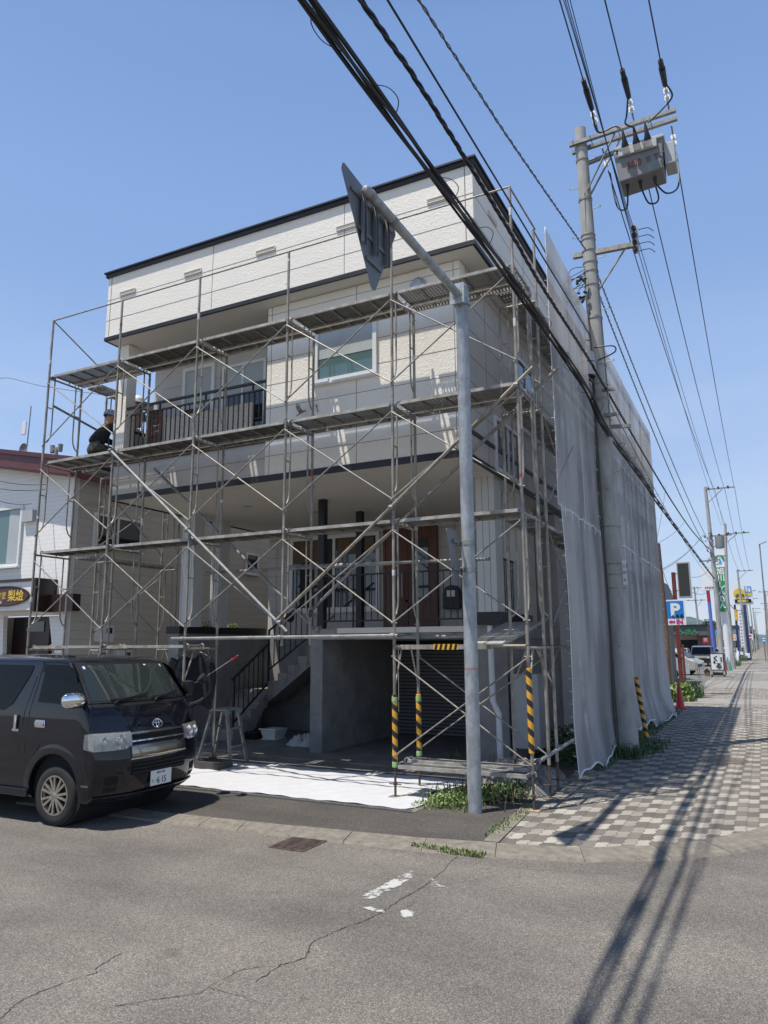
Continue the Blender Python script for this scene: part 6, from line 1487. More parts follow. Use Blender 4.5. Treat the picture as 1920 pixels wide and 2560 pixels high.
# distant poles
def dpole(x,y,h,label,arms=((-.1,1.9,0),),tr=False,r=.17,ln=-.12):
    t=thing('utility_pole',label,'utility pole',(x,y,0),'utility poles down the street')
    MB().tube([(x,y,0),(x-.0,y,h*.5),(x+ln if x<11 else x,y,h)],r,12,r2=r*.55).build('pole',MATS['pole_concrete'],t)
    q=MB()
    for a,b,dz in arms: q.bar((x+a,y-.1,h-.2-dz),(x+b,y-.1,h-.2-dz),.08,.08); q.tube([(x+b*.55,y,h-.25-dz),(x,y,h-1.1-dz)],.025,5)
    q.build('crossarm',MATS['galvanised'],t,smooth=0)
    q=MB()
    for a,b,dz in arms:
        for k in range(3): xx=x+a+(b-a)*(k+.3)/3; q.tube([(xx,y-.3,h-.15-dz),(xx,y+.3,h-.15-dz)],.06,8)
    q.build('insulator',MATS['rubber_black'],t)
    if tr:
        MB().lathe([(0,h-4.4),(.28,h-4.35),(.3,h-3.6),(.26,h-3.45),(0,h-3.4)],(x+.5,y,0),'z',18).build('transformer',MATS['box_grey'],t)
        q=MB(); rnd=random.Random(4)
        for i in range(16): z=h-3.2-rnd.random()*2.4; a=rnd.uniform(-.45,.3); q.tube([(x+a,y-.2,z),(x+a+rnd.uniform(-.15,.2),y-.25,z+rnd.uniform(-.2,.2))],.05,6)
        q.bar((x-.9,y,h-5.2),(x+.4,y,h-5.15),.08,.08); q.bar((x-.2,y,h-4.9),(x+.9,y,h-4.9),.06,.06); q.build('hardware',MATS['galvanised_dark'],t)
    return t
dpole(9.15,46,12.7,'first far utility pole, with a grey transformer and three crossarm insulators',((-.1,1.75,0),(-.1,1.3,3.3)),True,.19)
dpole(9.6,52.1,10.9,'slimmer concrete pole just right of the transformer pole',((.3,1.9,.6),),r=.17,ln=.30)
rnd=random.Random(9)
for i,(x,y,h) in enumerate(((9.9,84,10.2),(9.95,118,10),(10.1,150,10.5),(10.3,185,10),(10.4,225,10.5))):
    dpole(x,y,h,('third','fourth','fifth','sixth','last')[i]+' concrete pole in the row receding down the left side of the street',((-.1,1.5,0),))
dpole(4.4,95,9.2,'pole standing behind the bank building',((-1.6,.8,0),(-1.2,1.2,1.6)))
for i,(x,y,h) in enumerate(((12.5,105,9),(12.7,140,9),(13.0,190,10))): dpole(x,y,h,('nearest','middle','farthest')[i]+' pole on the right side of the road',((-.8,.8,0),))
a3=[(9.65+.62*i,46,12.36) for i in range(3)]
b3=[(9.9+.55*i,84,10.2) for i in range(3)]
for i in range(3): cable(span(a3[i],b3[i],.9),.014,'power_line',('left','middle','right')[i]+' power line between the far poles',group='far power lines')
cable(span((9.2,46,6.0),(9.8,84,5.6),.7),.035,'telephone_cable','dark cable bundle between the far poles')
for i,(a,b) in enumerate((((440,645),(770,395)),((535,880),(945,540)),((535,895),(920,560)),((830,960),(1010,860)),((835,1110),(1010,1075)),((545,905),(640,1110)),((470,640),(570,60)))):
    cable(span(PF(*a,24),PF(*b,44),.2),.011,'service_wire',('topmost','second','third','fourth','fifth','sixth','steepest')[i]+' thin wire crossing the sky left of the far poles','cable_grey',group='thin wires left of the far poles')
# street lamp
sl2=thing('street_lamp','slim grey street lamp with a flat arm at the right edge','street lamp',(12.25,60,0))
lb_=[PY(*FQ(1590,1800),60),PY(*FQ(1540,1100),60),PY(*FQ(1497,640),60)]
q=MB(); q.tube([(lb_[0].x,60,0)]+[tuple(p) for p in lb_],.08,12,r2=.05); q.build('pole',MATS['galvanised'],sl2)
e=PY(*FQ(1566,606),60); q=MB(); q.bar(lb_[2]+Vector((-.08,0,.02)),e,.22,.10); q.build('lamp_head',MATS['box_light'],sl2,smooth=0,bevel=.02)
# cars
def car(name,label,paint,loc,rz,L=4.4,Wd=1.7,Hh=1.5,van=False,group='cars parked beyond the house'):
    t=thing(name,label,'car',(0,0,0),group,local=True)
    hw=Wd/2
    if van: pf=[(-L/2,.3),(-L/2,.9),(-L/2+.15,1.2),(-L/2+.45,Hh-.05),(L*.12,Hh),(L*.24,Hh-.1),(L*.40,1.02),(L/2-.12,.88),(L/2,.7),(L/2,.3)]
    else: pf=[(-L/2,.3),(-L/2,.75),(-L/2+.12,.95),(-L/2+.55,Hh-.08),(-.2,Hh),(L*.12,Hh-.06),(L*.27,.95),(L/2-.15,.78),(L/2,.62),(L/2,.3)]
    q=MB(); n=len(pf); rows=[]
    for (yy,ins) in ((-1,.10),(-.94,.0),(.94,0),(1,.10)):
        for x,z in pf:
            tum=.13*max(0,(z-.85)/(Hh-.85)) ; rows.append((x*(1-ins*.12),yy*hw*(1-tum),z-(.04*ins*10 if z>.5 else 0)))
    q.add(rows,[(k*n+i,k*n+(i+1)%n,(k+1)*n+(i+1)%n,(k+1)*n+i) for k in range(3) for i in range(n)]+[tuple(range(n)),tuple(3*n+i for i in range(n-1,-1,-1))])
    q.build('body',MATS[paint],t,smooth=25)
    g=MB()
    xa,xb=(-L/2+.5),(L*.36 if van else L*.22)
    for s in (-1,1):
        y0=s*hw*1.0+s*.004
        g.prism([(xa+.05,s*(hw*(1-.13*.05)+.002),.98),(xb-.05,s*(hw*(1-.02)+.002),.98),(L*.20 if van else L*.1,s*(hw*.885),Hh-.14),(xa+.2,s*(hw*.885),Hh-.14)],(0,-s*.004,0))
    fx0,fx1=((L*.40,1.04),(L*.24,Hh-.12)) if van else ((L*.27,.97),(L*.12,Hh-.08))
    g.add([(fx0[0]+.01,-hw*.86,fx0[1]),(fx0[0]+.01,hw*.86,fx0[1]),(fx1[0]+.03,hw*.76,fx1[1]),(fx1[0]+.03,-hw*.76,fx1[1])],[(0,1,2,3)])
    g.build('windows',MATS['glass_black'],t,smooth=0)
    for s in (-1,1):
        MB().box((L/2-.12,s*hw*.5,.66),(L/2+.01,s*hw*.92,.80)).build('headlight',MATS['lamp_glass'],t,smooth=0,bevel=.02)
    MB().box((L/2-.05,-hw*.45,.5),(L/2+.012,hw*.45,.66)).build('grille',MATS['plastic_black'],t,smooth=0)
    MB().box((L/2+.013,-.17,.36),(L/2+.02,.17,.50)).build('number_plate',MATS['plate_white'],t,smooth=0)
    for x in (-L*.31,L*.31):
        for s in (-1,1):
            w=MB().lathe([(0,s*(hw-.2)),(.31,s*(hw-.2)),(.32,s*(hw-.03)),(.29,s*(hw+.012)),(.2,s*(hw+.012))],(x,0,.32),'y',20).build('wheel',MATS['tyre'],t)
            MB().lathe([(.2,s*(hw+.013)),(.05,s*(hw+.02)),(0,s*(hw+.02))],(x,0,.32),'y',14).build('rim',MATS['alloy'],w)
    t.location=(loc[0],loc[1],loc[2] if len(loc)>2 else .0); t.rotation_euler=(0,0,rz); return t
mat('paint_silver',(.50,.50,.47),.3,.6,coat=.6); mat('paint_beige',(.55,.50,.42),.3,.5,coat=.6); mat('paint_black',(.012,.013,.016),.2,coat=.8); mat('paint_white',(.75,.75,.75),.25,coat=.6)
car('parked_car','silver minivan parked behind the red post, nose towards the street','paint_silver',(5.6,34.6),R(14),4.7,1.75,1.9,True)
car('parked_car','beige car with clear headlight just beyond the silver minivan','paint_beige',(5.95,41.5),R(-14),4.5,1.7,1.6,True)
car('parked_car','black car seen from the front before the bank','paint_black',(7.0,60.5),R(-90),4.4,1.7,1.7,True)
car('parked_car','white car seen side-on far beyond the sign pole','paint_white',(8.1,83),R(0),4.4,1.7,1.45)
car('parked_car','dark blue-grey car parked left of the black car','box_grey',(5.0,62),R(-90),4.2,1.65,1.5)
car('parked_car','small white car far away on the road','paint_white',(13.6,150,RZ),R(-90),4.0,1.65,1.6)
rl=MB()
for x,y in ((7.3,37.5),(8.25,38.6),(8.25,37.1)): rl.tube([(x,y,0),(x,y,.42)],.02,6)
rl.tube([(7.3,37.5,.4),(8.25,38.6,.42),(8.25,37.1,.42)],.02,6); T(rl.build('low_rail',MATS['galvanised_dark']),'low steel rail frame on the ground left of the brown box','rail')
# ================= PLANTS =================
mat('leaf_green',(.10,.17,.045),.55,c2=(.19,.27,.075),vscale=9); mat('leaf_dark',(.045,.085,.03),.6,c2=(.09,.15,.05),vscale=9); mat('leaf_light',(.22,.30,.09),.5,c2=(.13,.20,.06),vscale=12); mat('grass_green',(.10,.16,.04),.7,c2=(.22,.25,.09),vscale=6)
pl_=thing('weeds','bright green leafy weeds growing by the foot of the sign pole','weeds',(8.1,.3,0))
q=MB(); leaves(q,(8.12,-.08,.0),(.30,.30,.17),1500,.045,shell=0,asp=.6); leaves(q,(8.3,.30,.0),(.33,.42,.18),1100,.05,shell=0,asp=.6); leaves(q,(7.88,-.36,.0),(.20,.18,.08),420,.035,shell=0); q.build('foliage',[MATS['leaf_light']],pl_,smooth=0)
q=MB(); leaves(q,(8.6,.85,.0),(.33,.45,.16),800,.06,shell=0); grass(q,8.2,8.9,.3,1.5,90,.2); q.build('foliage',MATS['leaf_dark'],pl_,smooth=0)
q=MB(); grass(q,7.75,8.5,-.45,.6,90,.22); q.build('stalks',MATS['grass_green'],pl_,smooth=0)
o=MB(); grass(o,8.6,9.2,-2.0,-1.88,330,.055,z=-.03); grass(o,8.45,8.6,-1.98,-1.85,60,.06,z=-.03); o.build('grass_tuft',MATS['grass_green'],smooth=0,kind='stuff')
o=MB(); grass(o,9.2,9.7,4.5,6.0,650,.24); grass(o,9.3,9.95,5.4,7.0,300,.16); leaves(o,(9.5,5.4,.05),(.5,1.0,.2),900,.05,shell=0); o.build('grass_clump',MATS['leaf_dark'],smooth=0,kind='stuff')
o=MB(); grass(o,9.1,9.40,3.1,4.4,90,.11); grass(o,9.2,9.5,8,14.5,380,.11); o.build('grass_strip',MATS['leaf_dark'],smooth=0,kind='stuff')
o=MB(); leaves(o,(8.3,4.2,.2),(.3,.6,.35),500,.09,shell=0); grass(o,6.9,7.8,2.7,3.2,110,.22); leaves(o,(8.75,3.6,.3),(.2,.3,.35),300,.1,shell=0); T(o.build('shade_weeds',MATS['leaf_dark'],smooth=0),'dark weeds in the shade beside the downpipe','weeds')
hp=thing('leafy_plants','broad-leaved bright green plants at the foot of the wooden pole','plants',(8.6,18.5,0))
q=MB(); 
for cx0,cy0,rr in ((8.45,18.4,.5),(8.8,18.2,.45),(9.0,18.8,.5),(8.3,18.9,.4),(9.2,18.5,.35)): leaves(q,(cx0,cy0,.16),(rr,rr,.42),420,.19,shell=.2,asp=.55,up=.8)
q.build('foliage',MATS['leaf_light'],hp,smooth=0)
q=MB(); leaves(q,(8.9,20.2,.1),(.7,.9,.55),900,.13,shell=.1); grass(q,8.6,9.6,19.6,21.6,400,.6); q.build('foliage',MATS['leaf_dark'],hp,smooth=0)
T_=MB(); grass(T_,9.2,9.8,60,66,500,.5); grass(T_,9.5,10.1,78,90,700,.6); T_.build('far_grass',MATS['leaf_dark'],smooth=0,kind='stuff')
q=MB(); leaves(q,(.84,4.0,2.40),(.12,1.0,.09),420,.06,shell=0); T(q.build('planter_moss',MATS['leaf_light'],smooth=0),'small green plants on top of the black wall cap','plants')
# distant trees
for i,(x,y,h) in enumerate(((2,150,7),(8.0,225,6),(14.5,215,7),(-6,130,7.5))):
    t=thing('tree',('rounded green tree far behind the bank','small tree far down the left side','tree beyond the houses on the right','leafy tree left of the bank')[i],'tree',(x,y,0),'far trees')
    MB().tube([(x,y,0),(x+.2,y,h*.6)],.22,8,r2=.1).build('trunk',MATS['wood_pole'],t); q=MB()
    for k in range(5): leaves(q,(x+rnd.uniform(-1.3,1.3),y+rnd.uniform(-1,1),h*rnd.uniform(.55,.85)),(1.5,1.5,1.2),260,.5)
    q.build('crown',MATS['leaf_dark'],t,smooth=0)
# ================= PEOPLE =================
mat('camo_dark',(.035,.04,.03),.85,c2=(.10,.10,.075),vscale=22,lo=.45,hi=.55); mat('cloth_black',(.010,.010,.011),.9,bump=.4,bscale=16,dist=.02); mat('cloth_blue',(.20,.26,.36),.85,var=.1); mat('skin',(.45,.26,.17),.55); mat('helmet_white',(.80,.80,.79),.25); mat('cape_grey',(.22,.23,.24),.8); mat('hair_black',(.012,.01,.01),.7); mat('glove_white',(.6,.6,.58),.8)
def skin(name,pts,edges,rad,m_,par,root=0,sub=2):
    me=bpy.data.meshes.new(name); me.from_pydata([tuple(p) for p in pts],edges,[]); me.update(); o=bpy.data.objects.new(name,me); col.objects.link(o)
    s=o.modifiers.new('s','SKIN'); 
    for i,v in enumerate(me.skin_vertices[0].data):
        r_=rad[i]; v.radius=(r_,r_) if not isinstance(r_,tuple) else r_; v.use_root=(i==root)
    s.use_smooth_shade=True; b=o.modifiers.new('u','SUBSURF'); b.levels=sub; b.render_levels=sub
    dg=bpy.context.evaluated_depsgraph_get(); dg.update(); nm=bpy.data.meshes.new_from_object(o.evaluated_get(dg)); o.modifiers.clear(); o.data=nm; nm.name=name
    nm.materials.clear(); nm.materials.append(m_) if not isinstance(m_,list) else [nm.materials.append(x) for x in m_]
    nm.polygons.foreach_set('use_smooth',[True]*len(nm.polygons))
    if par is not None:
        o.parent=par
    return o
def person(label,loc,rz,lean,arm,helmet='helmet_white',crouch=0,cape=False,cargo='camo_dark',top='cloth_black'):
    t=thing('person',label,'person',loc,local=True)
    # local frame: faces +X, feet at z 0. lean = forward lean of trunk, crouch lowers hips
    hz=.90-crouch*.42; hx=-crouch*.18; L=lean
    hip=Vector((hx,0,hz)); up=Vector((math.sin(L),0,math.cos(L)))
    ch=hip+up*.36; nk=hip+up*.53; hd=nk+Vector((math.sin(L*.7),0,math.cos(L*.7)))*.12; tp=hd+Vector((math.sin(L*.5),0,math.cos(L*.5)))*.13
    pts=[hip,hip+up*.18,ch,nk,hd,tp]; ed=[(0,1),(1,2),(2,3),(3,4),(4,5)]; rad=[(.15,.115),(.14,.105),(.165,.12),(.055,.055),(.085,.095),(.075,.085)]
    def add(p,par_,r_): pts.append(p); ed.append((par_,len(pts)-1)); rad.append(r_); return len(pts)-1
    for s in (-1,1):
        kx=hx+.12+crouch*.34; kz=.48-crouch*.02
        a=add(hip+Vector((0,s*.09,-.06)),0,.085); b=add(Vector((kx,s*.11,kz)),a,.062); c=add(Vector((.0+.02*s,s*.12,.10)),b,.042); add(Vector((.13+.02*s,s*.13,.035)),c,.038)
        sh=nk+Vector((0,s*.17,-.05)); a=add(sh,2,.055); dr=Vector(arm); el=sh+Vector((dr.x*.27,s*.08,dr.z*.27)); b=add(el,a,.045); w_=el+Vector((dr.x*.15+.16,s*-.02,dr.z*.12+.05)); c=add(w_,b,.03); hnd=add(w_+Vector((.07,0,.01)),c,.036)
        for f in range(4): g=add(w_+Vector((.13,(.025-.017*f),.01)),hnd,.010); add(w_+Vector((.165-.006*abs(f-1),(.025-.017*f),-.012)),g,.009)
        g=add(w_+Vector((.085,s*-.045,.01)),hnd,.011); add(w_+Vector((.12,s*-.05,.0)),g,.009)
    o=skin('body',pts,ed,rad,MATS['skin'],t)
    # clothing shells : trousers, top
    def shell(name,idx,scale,m_):
        mp={i:k for k,i in enumerate(idx)}; e=[(mp[a],mp[b]) for a,b in ed if a in mp and b in mp]
        return skin(name,[pts[i] for i in idx],e,[((rad[i][0]*scale,rad[i][1]*scale) if isinstance(rad[i],tuple) else rad[i]*scale*1.12) for i in idx],MATS[m_],t)
    legs=[0,1]; base=6
    per=(len(pts)-6)//2
    for s in (0,1): legs+= [6+per*s,7+per*s,8+per*s]
    shell('trousers',legs,1.12,cargo)
    arms=[0,1,2]+[6+per*s+k for s in (0,1) for k in (4,5,6)]
    shell('jacket',arms,1.22+.25*(crouch>.4),top)
    q=MB()
    for s in (-1,1): x0=.02*s; q.hexa([(x0-.09,s*.12-.05,.0),(x0+.20,s*.13-.05,.0),(x0+.20,s*.13+.05,.0),(x0-.09,s*.12+.05,.0),(x0-.07,s*.12-.045,.10),(x0+.15,s*.13-.04,.07),(x0+.15,s*.13+.04,.07),(x0-.07,s*.12+.045,.10)])
    q.build_each('boot',MATS['plastic_black'],t,smooth=0,bevel=.02)
    # face + helmet
    f=Vector((math.cos(L*.4),0,-math.sin(L*.4))); u=Vector((math.sin(L*.4),0,math.cos(L*.4))); r_=Vector((0,1,0)); c=hd+u*.06
    q=MB(); q.hexa([c+f*.085-u*.035-r_*.014,c+f*.115-u*.035-r_*.008,c+f*.115-u*.035+r_*.008,c+f*.085-u*.035+r_*.014,c+f*.08+u*.02-r_*.008,c+f*.092+u*.02-r_*.005,c+f*.092+u*.02+r_*.005,c+f*.08+u*.02+r_*.008]); 
    for s in (-1,1): q.tube([c+r_*s*.085-f*.01-u*.03,c+r_*s*.095-f*.015+u*.01],.017,8)
    q.build('nose_and_ears',MATS['skin'],o,smooth=40)
    q=MB()
    for s in (-1,1): q.tube([c+f*.083+r_*s*.032+u*.01,c+f*.092+r_*s*.032+u*.01],.010,8)
    q.tube([c+f*.088-r_*.022-u*.062,c+f*.093-u*.064,c+f*.088+r_*.022-u*.062],.005,5); q.build('eyes_and_mouth',MATS['hair_black'],o)
    if helmet:
        q=MB(); n=20; vs=[];prof=[(.128,.02),(.13,.05),(.122,.10),(.095,.145),(.05,.168),(.001,.175)]
        for rr,h in prof:
            for j in range(n): a=6.2832*j/n; vs.append(c+f*(rr*1.12*math.cos(a))+r_*(rr*math.sin(a))+u*h)
        q.add(vs,[(i*n+j,i*n+(j+1)%n,(i+1)*n+(j+1)%n,(i+1)*n+j) for i in range(len(prof)-1) for j in range(n)])
        q.prism([c+f*.11-r_*.09+u*.03,c+f*.19-r_*.05+u*.015,c+f*.19+r_*.05+u*.015,c+f*.11+r_*.09+u*.03],u*.008); q.build('helmet',MATS[helmet],t,smooth=50)
    else:
        q=MB(); q.lathe([(.11,.0),(.115,.05),(.09,.11),(.04,.14),(0,.145)],(c.x-.01,c.y,c.z),'z',16); q.build('hair',MATS['hair_black'],t,smooth=50)
    if cape:
        q=MB(); q.grid(lambda a,b:c+f*(-.02-.13*math.cos((a-.5)*2.6)*(1+.25*b))+r_*(.15*math.sin((a-.5)*2.6)*(1+.2*b))+u*(.03-.24*b),12,6); q.build('neck_cape',MATS['cape_grey'],t,smooth=180)
    t.rotation_euler=(0,0,rz); return t
person('worker in black jacket and dark camouflage trousers bending over on the left scaffold deck',(.34,1.05,5.33),R(80),.5,(.6,0,-.7),crouch=.9,helmet='cloth_blue')
person('worker in white helmet with grey neck cape standing behind the balcony column',(.36,1.75,5.33),R(-15),.35,(.6,0,-.6),cape=True,cargo='cloth_black',top='cloth_blue')
# ================= JACKETS ON HANGERS =================
def jacket(x,y,z,label,w_,h,ang,m_='cloth_black',sleeve=.62,fold=.5,seed=1):
    t=thing('hanging_jacket',label,'jacket',(x,y,z),'jackets hung on the scaffolding'); rnd=random.Random(seed); ph=[rnd.uniform(0,6) for _ in range(4)]
    ux_=Vector((math.cos(ang),math.sin(ang),0)); uy_=Vector((-math.sin(ang),math.cos(ang),0)); O=Vector((x,y,z))
    def f(u,v):
        a=u*6.2832; k=min(1,v*7); ww=w_/2*(.22+.78*math.sin(k*math.pi/2))*(1+.10*v); dd=.07*(.6+.9*v)
        zz=-.03-.09*abs(math.cos(a))*(1-k*0)*min(1,1)-h*v
        return O+ux_*(math.cos(a)*ww)+uy_*(math.sin(a)*dd+.015*math.sin(a*5+ph[0]+v*4))+Vector((0,0,zz+.02*math.sin(a*3+ph[1])*v))
    q=MB(); q.grid(f,28,18); q.build('body',MATS[m_],t,smooth=180)
    for s in (-1,1):
        q=MB(); p0=O+ux_*s*w_*.36+Vector((0,0,-.13)); q.tube(curve([p0,p0+ux_*s*w_*.17+Vector((0,0,-.14)),p0+ux_*s*w_*.22+Vector((0,0,-sleeve*.55)),p0+ux_*s*w_*.16+Vector((0,0,-sleeve))],5),.075,12,r2=.055); q.build('sleeve',MATS[m_],t,smooth=180)
    q=MB(); q.tube(curve([O+ux_*-.16+Vector((0,0,-.08)),O+Vector((0,0,-.01)),O+ux_*.16+Vector((0,0,-.08))],5),.008,6); q.tube([O+Vector((0,0,-.01)),O+Vector((0,0,.06)),O+ux_*.025+Vector((0,0,.085)),O+ux_*.04+Vector((0,0,.05))],.004,5); q.build('hanger',MATS['galvanised'],t)
mat('jacket_shine',(.02,.02,.022),.38,bump=.8,bscale=11,dist=.04)
jacket(3.28,.42,1.86,'shiny black padded jacket with a folded collar, hanging left',.42,.62,R(20),'jacket_shine',seed=2)
jacket(3.60,.42,1.86,'matt black long jacket hanging beside the scaffold leg, right',.42,.78,R(10),'cloth_black',seed=5)
q=MB(); q.tube([(3.75,.3,1.42),(4.28,.55,1.80)],.007,6); q.tube([(2.9,.2,1.05),(3.75,.3,1.42)],.007,6); o=T(q.build('paint_pole',MATS['galvanised_dark']),'thin grey extension pole with a red handle leaning by the hanging jackets','extension pole')
q=MB(); q.tube([(4.17,.50,1.72),(4.27,.545,1.795)],.015,8); b=q.build('red_handle',MATS['cone_red'],None); b.parent=o
# ================= STEPLADDER =================
mat('aluminium',(.50,.51,.50),.4,.7,c2=(.33,.34,.33),vscale=12); mat('ladder_green',(.13,.20,.17),.6,var=.3,vscale=12)
LD=thing('stepladder','small aluminium stepladder with green plastic ends beside the van','stepladder',(3.6,1.1,0))
TL=[Vector((3.42,.98,.88)),Vector((3.38,1.32,.88))]; TR=[Vector((3.74,.98,.88)),Vector((3.70,1.32,.88))]
FR=[Vector((3.88,.95,.02)),Vector((3.84,1.42,.02))]; FL=[Vector((3.17,.95,.02)),Vector((3.13,1.42,.02))]
q=MB()
for i in (0,1): q.bar(TR[i],FR[i],.028,.06,up=(0,1,0)); q.bar(TL[i],FL[i],.028,.05,up=(0,1,0))
q.build_each('rail',MATS['aluminium'],LD,smooth=0)
q=MB()
for k in (.33,.66): q.bar(TR[0].lerp(FR[0],k),TR[1].lerp(FR[1],k),.05,.025); q.bar(TL[0].lerp(FL[0],k),TL[1].lerp(FL[1],k),.05,.025)
q.build_each('tread',MATS['aluminium'],LD,smooth=0)
q=MB(); q.box((3.40,.94,.885),(3.76,1.36,.915)); q.build('platform',MATS['aluminium'],LD,smooth=0,bevel=.006)
q=MB()
for v in TR+TL: q.box(v-Vector((.035,.035,.05)),v+Vector((.035,.035,.03)))
for v in FR+FL: q.box(v-Vector((.022,.025,.015)),v+Vector((.028,.025,.06)))
q.build_each('plastic_end',MATS['ladder_green'],LD,smooth=0,bevel=.01)
# block the jack stands on
mat('dark_block',(.07,.065,.06),.8,var=.2,vscale=5)
T(MB().box((3.46,.55,.012),(3.94,.92,.14)).build('timber_block',MATS['dark_block'],smooth=0,bevel=.008),'dark square block under the scaffold leg beside the ladder','block')
T(MB().prism([(3.0,.28,.012),(3.34,.28,.012),(3.30,.28,.5),(3.06,.28,.5)],(0,.25,0)).build('black_crate',MATS['plastic_black'],smooth=0,bevel=.01),'black crate standing just behind the van nose','crate')
# under-stair things
mat('planter_white',(.66,.66,.62),.5,var=.08,vscale=8); mat('bin_blue',(.02,.10,.33),.4,var=.1,vscale=4); mat('clear_plastic',(.55,.55,.55),.25,bump=.8,bscale=18,dist=.03,alpha=.8)
q=MB(); q.hexa([(2.2,4.1,.03),(2.5,4.1,.03),(2.5,4.45,.03),(2.2,4.45,.03),(2.15,4.05,.22),(2.55,4.05,.22),(2.55,4.5,.22),(2.15,4.5,.22)]); q.box((2.13,4.03,.205),(2.57,4.045,.235)); q.box((2.17,4.07,.008),(2.53,4.48,.028)); T(q.build('planter_box',MATS['planter_white'],smooth=0,bevel=.008),'white plastic planter box on the floor under the stairs','planter')
q=MB(); q.hexa([(1.72,3.95,.01),(2.08,3.95,.01),(2.08,4.5,.01),(1.72,4.5,.01),(1.68,3.9,.15),(2.12,3.9,.15),(2.12,4.55,.15),(1.68,4.55,.15)]); T(q.build('black_tray',MATS['plastic_black'],smooth=0,bevel=.01),'black plastic tray on the floor left of the white planter','tray')
bn=thing('blue_bin','blue plastic bin with a rim standing behind the garage wall','bin',(3.1,5.0,0)); MB().lathe([(0,.01),(.19,.01),(.235,.72),(.26,.73),(.26,.77),(.22,.77),(.19,.1)],(3.15,5.0,0),'z',28).build('body',MATS['bin_blue'],bn)
MB().tube([(3.42,4.5,.0),(3.42,4.5,.75),(3.48,4.5,1.0),(3.62,4.5,1.15)],.035,10).build('floor_pipe',MATS['white_pvc']); o=bpy.data.objects['floor_pipe']; T(o,'grey pipe rising from the floor beside the blue bin','pipe')
q=MB(); q.tube([(3.75,4.3,1.3),(3.75,4.3,2.0)],.13,16); T(q.build('water_tank',MATS['white_pvc']),'pale rounded tank hanging behind the garage wall edge','tank')
crumple('plastic_bag','crumpled clear plastic sheet on the floor by the garage wall','plastic sheet',3.5,3.75,.36,.32,.18,MATS['clear_plastic'],9,36)
# pipe fan heater vent on the entrance wall
q=MB(); q.lathe([(0,-.1),(.10,-.09),(.11,0)],(1.72,5.74,2.60),'y',18); T(q.build('wall_vent',MATS['plastic_black']),'black round vent on the entrance wall above the stairs','vent')
# ================= BIRD =================
mat('bird_brown',(.11,.085,.06),.8,c2=(.24,.20,.15),vscale=60)
mat('bird_wing',(.27,.23,.17),.8,c2=(.17,.14,.10),vscale=50)
B0=PY(752,1031,.9)
BD=thing('bird','small brown sparrow flying with raised wings before the upstairs wall','bird',tuple(B0))
S_=.0096*1.45
def bp_(px,py,dy=0): p=PY(px,py,.9+dy); return p
q=MB(); ax=[bp_(746,1035),bp_(750,1033),bp_(755,1030),bp_(759,1028),bp_(762,1027.5),bp_(764,1026.5)]
rr=[.006,.016,.019,.016,.015,.006]
n=10; vs=[];
for p,r_ in zip(ax,rr):
    for j in range(n): a=6.2832*j/n; vs.append(p+Vector((-.4*math.sin(a)*0,math.cos(a)*r_,math.sin(a)*r_)))
q.add(vs,[(i*n+j,i*n+(j+1)%n,(i+1)*n+(j+1)%n,(i+1)*n+j) for i in range(len(ax)-1) for j in range(n)]+[tuple(range(n)),tuple((len(ax)-1)*n+j for j in range(n))]); q.tube([ax[-1]-Vector((.004,0,0)),ax[-1]+Vector((.010,0,-.001))],.0045,6,r2=.001); q.build('body',MATS['bird_brown'],BD,smooth=180)
q=MB(); pt=[bp_(756,1028),bp_(750,1019),bp_(747,1010),bp_(744.5,1012),bp_(743,1009),bp_(741,1012),bp_(740,1018),bp_(742,1026),bp_(746,1031.5)]
q.prism([p+Vector((0,.012,0)) for p in pt],(0,.003,0)); q.prism([p*1.0+Vector((.014,-.03,.006)) for p in pt],(0,.003,0)); q.build_each('wing',MATS['bird_wing'],BD,smooth=0)
q=MB(); q.prism([bp_(747,1034),bp_(749,1036),bp_(741,1041),bp_(740,1040)],(0,.006,0)); q.build('tail',MATS['bird_brown'],BD,smooth=0)
q=MB(); a=PY(790,1011,1.02); b=PY(794,1030,1.02); q.tube([a,a.lerp(b,.3)],.010,8); q.tube([a.lerp(b,.3),b],.006,8); T(q.build('wall_tool',MATS['rust_rod']),'small dark slim tool hanging on the cream wall right of the bird','tool')
# things on the balcony parapet
crumple('white_cloth','white cloth bundled over the side parapet of the balcony','cloth',.80,1.6,.10,.22,.10,MATS['white_sheet'],21,20,z=6.195)
# ================= WEAR AND SMALL FIXINGS =================
# streaks of wear on the siding, sealant-coloured, with their own outline
mat('screw_zinc',(.45,.44,.42),.4,.7)
# red and yellow paint marks left on the scaffold tubes
mat('mark_red',(.30,.06,.05),.7,var=.3,vscale=40); mat('mark_white',(.60,.60,.58),.7)
rnd=random.Random(31)
def paintmark(x,y,z,m_,h=.06):
    q=MB(); q.lathe([(.0222,z),(.0228,z+.005),(.0228,z+h-.005),(.0222,z+h)],(x,y,0),'z',12); q.build('paint_mark',MATS[m_],SC)
for k in range(6):
    for l in (1,2,3,4):
        if rnd.random()<.75: paintmark(k*BW,rnd.choice((0,FW)) if l<4 else 0,LV[l]+.2+rnd.random()*.8,rnd.choice(('mark_red','mark_white','mark_white','rust_rod')),rnd.choice((.05,.12,.08)))
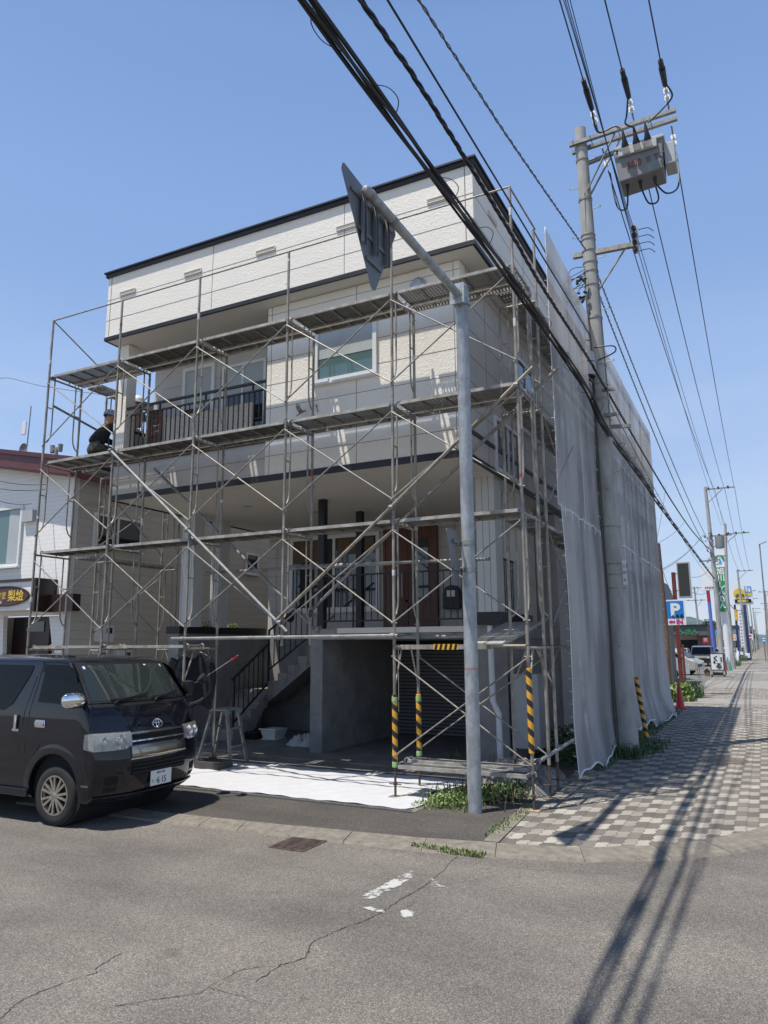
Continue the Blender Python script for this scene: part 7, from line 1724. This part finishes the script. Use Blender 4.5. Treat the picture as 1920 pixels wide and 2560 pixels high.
# wedge pins and coupling sleeves at the frame joints
for k in range(6):
    for y in (0,FW):
        for l in (2,3):
            q=MB(); q.lathe([(.0216,LV[l]-.05),(.0255,LV[l]-.045),(.0255,LV[l]+.045),(.0216,LV[l]+.05)],(k*BW,y,0),'z',10); q.tube([(k*BW-.035,y-.01,LV[l]-.02),(k*BW+.035,y-.01,LV[l]+.01)],.005,5); q.build('joint_sleeve',MATS['galvanised_dark'],SC)
# form-tie holes in the garage wall, set in as small dark cups
q=MB()
for y in (3.5,4.4,5.3):
    for z in (.45,1.05,1.65): q.lathe([(0,4.3605),(.018,4.361),(.02,4.363),(.024,4.3615)],(0,y,z),'x',12)
q.build('form_tie_holes',MATS['groove'],H)
# litter and grit along the kerb
mat('grit',(.18,.155,.12),.95,var=.4,vscale=60)
q=MB()
for i in range(900):
    t=rnd.random()**1; j=rnd.randrange(2,len(KO)-6); a=lerp(KO[j],KO[j+1],rnd.random()); d=abs(rnd.gauss(0,.07))+.005
    x=a[0]+(.0 if a[0]<9 else d*.7); y=a[1]-d; s_=rnd.uniform(.003,.009)
    p=Vector((x,y,RZ)); q.add([p+Vector((s_,0,0)),p+Vector((-s_*.5,s_,0)),p+Vector((-s_*.5,-s_,0)),p+Vector((0,0,s_))],[(0,1,3),(1,2,3),(2,0,3)])
o=q.build('grit',MATS['grit'],kind='stuff',smooth=0)
# dry stems and dead leaves in the weeds by the sign pole
mat('dry_leaf',(.26,.18,.09),.8,var=.3,vscale=20)
q=MB(); leaves(q,(8.25,.2,.01),(.6,.6,.05),160,.04,shell=0,up=.9); grass(q,7.8,8.9,-.3,1.2,60,.24); q.build('dead_leaves',MATS['dry_leaf'],pl_,smooth=0)
q=MB(); grass(q,8.96,9.12,-1.4,.3,160,.045,z=.005); grass(q,9.1,9.4,5.9,8.5,120,.12); o=q.build('joint_weeds',MATS['grass_green'],smooth=0,kind='stuff')
# ================= AIR =================
m,n,N,L,p=nodes('air'); N.remove(p)
pv=N.new('ShaderNodeVolumePrincipled'); pv.inputs['Color'].default_value=(.72,.82,1,1); pv.inputs['Density'].default_value=.00007; pv.inputs['Anisotropy'].default_value=.2; L.new(pv.outputs[0],N['Material Output'].inputs['Volume'])
hz=MB().box((-5200,-80,-2),(5200,5200,420)).build('haze',m,smooth=0,kind='stuff')
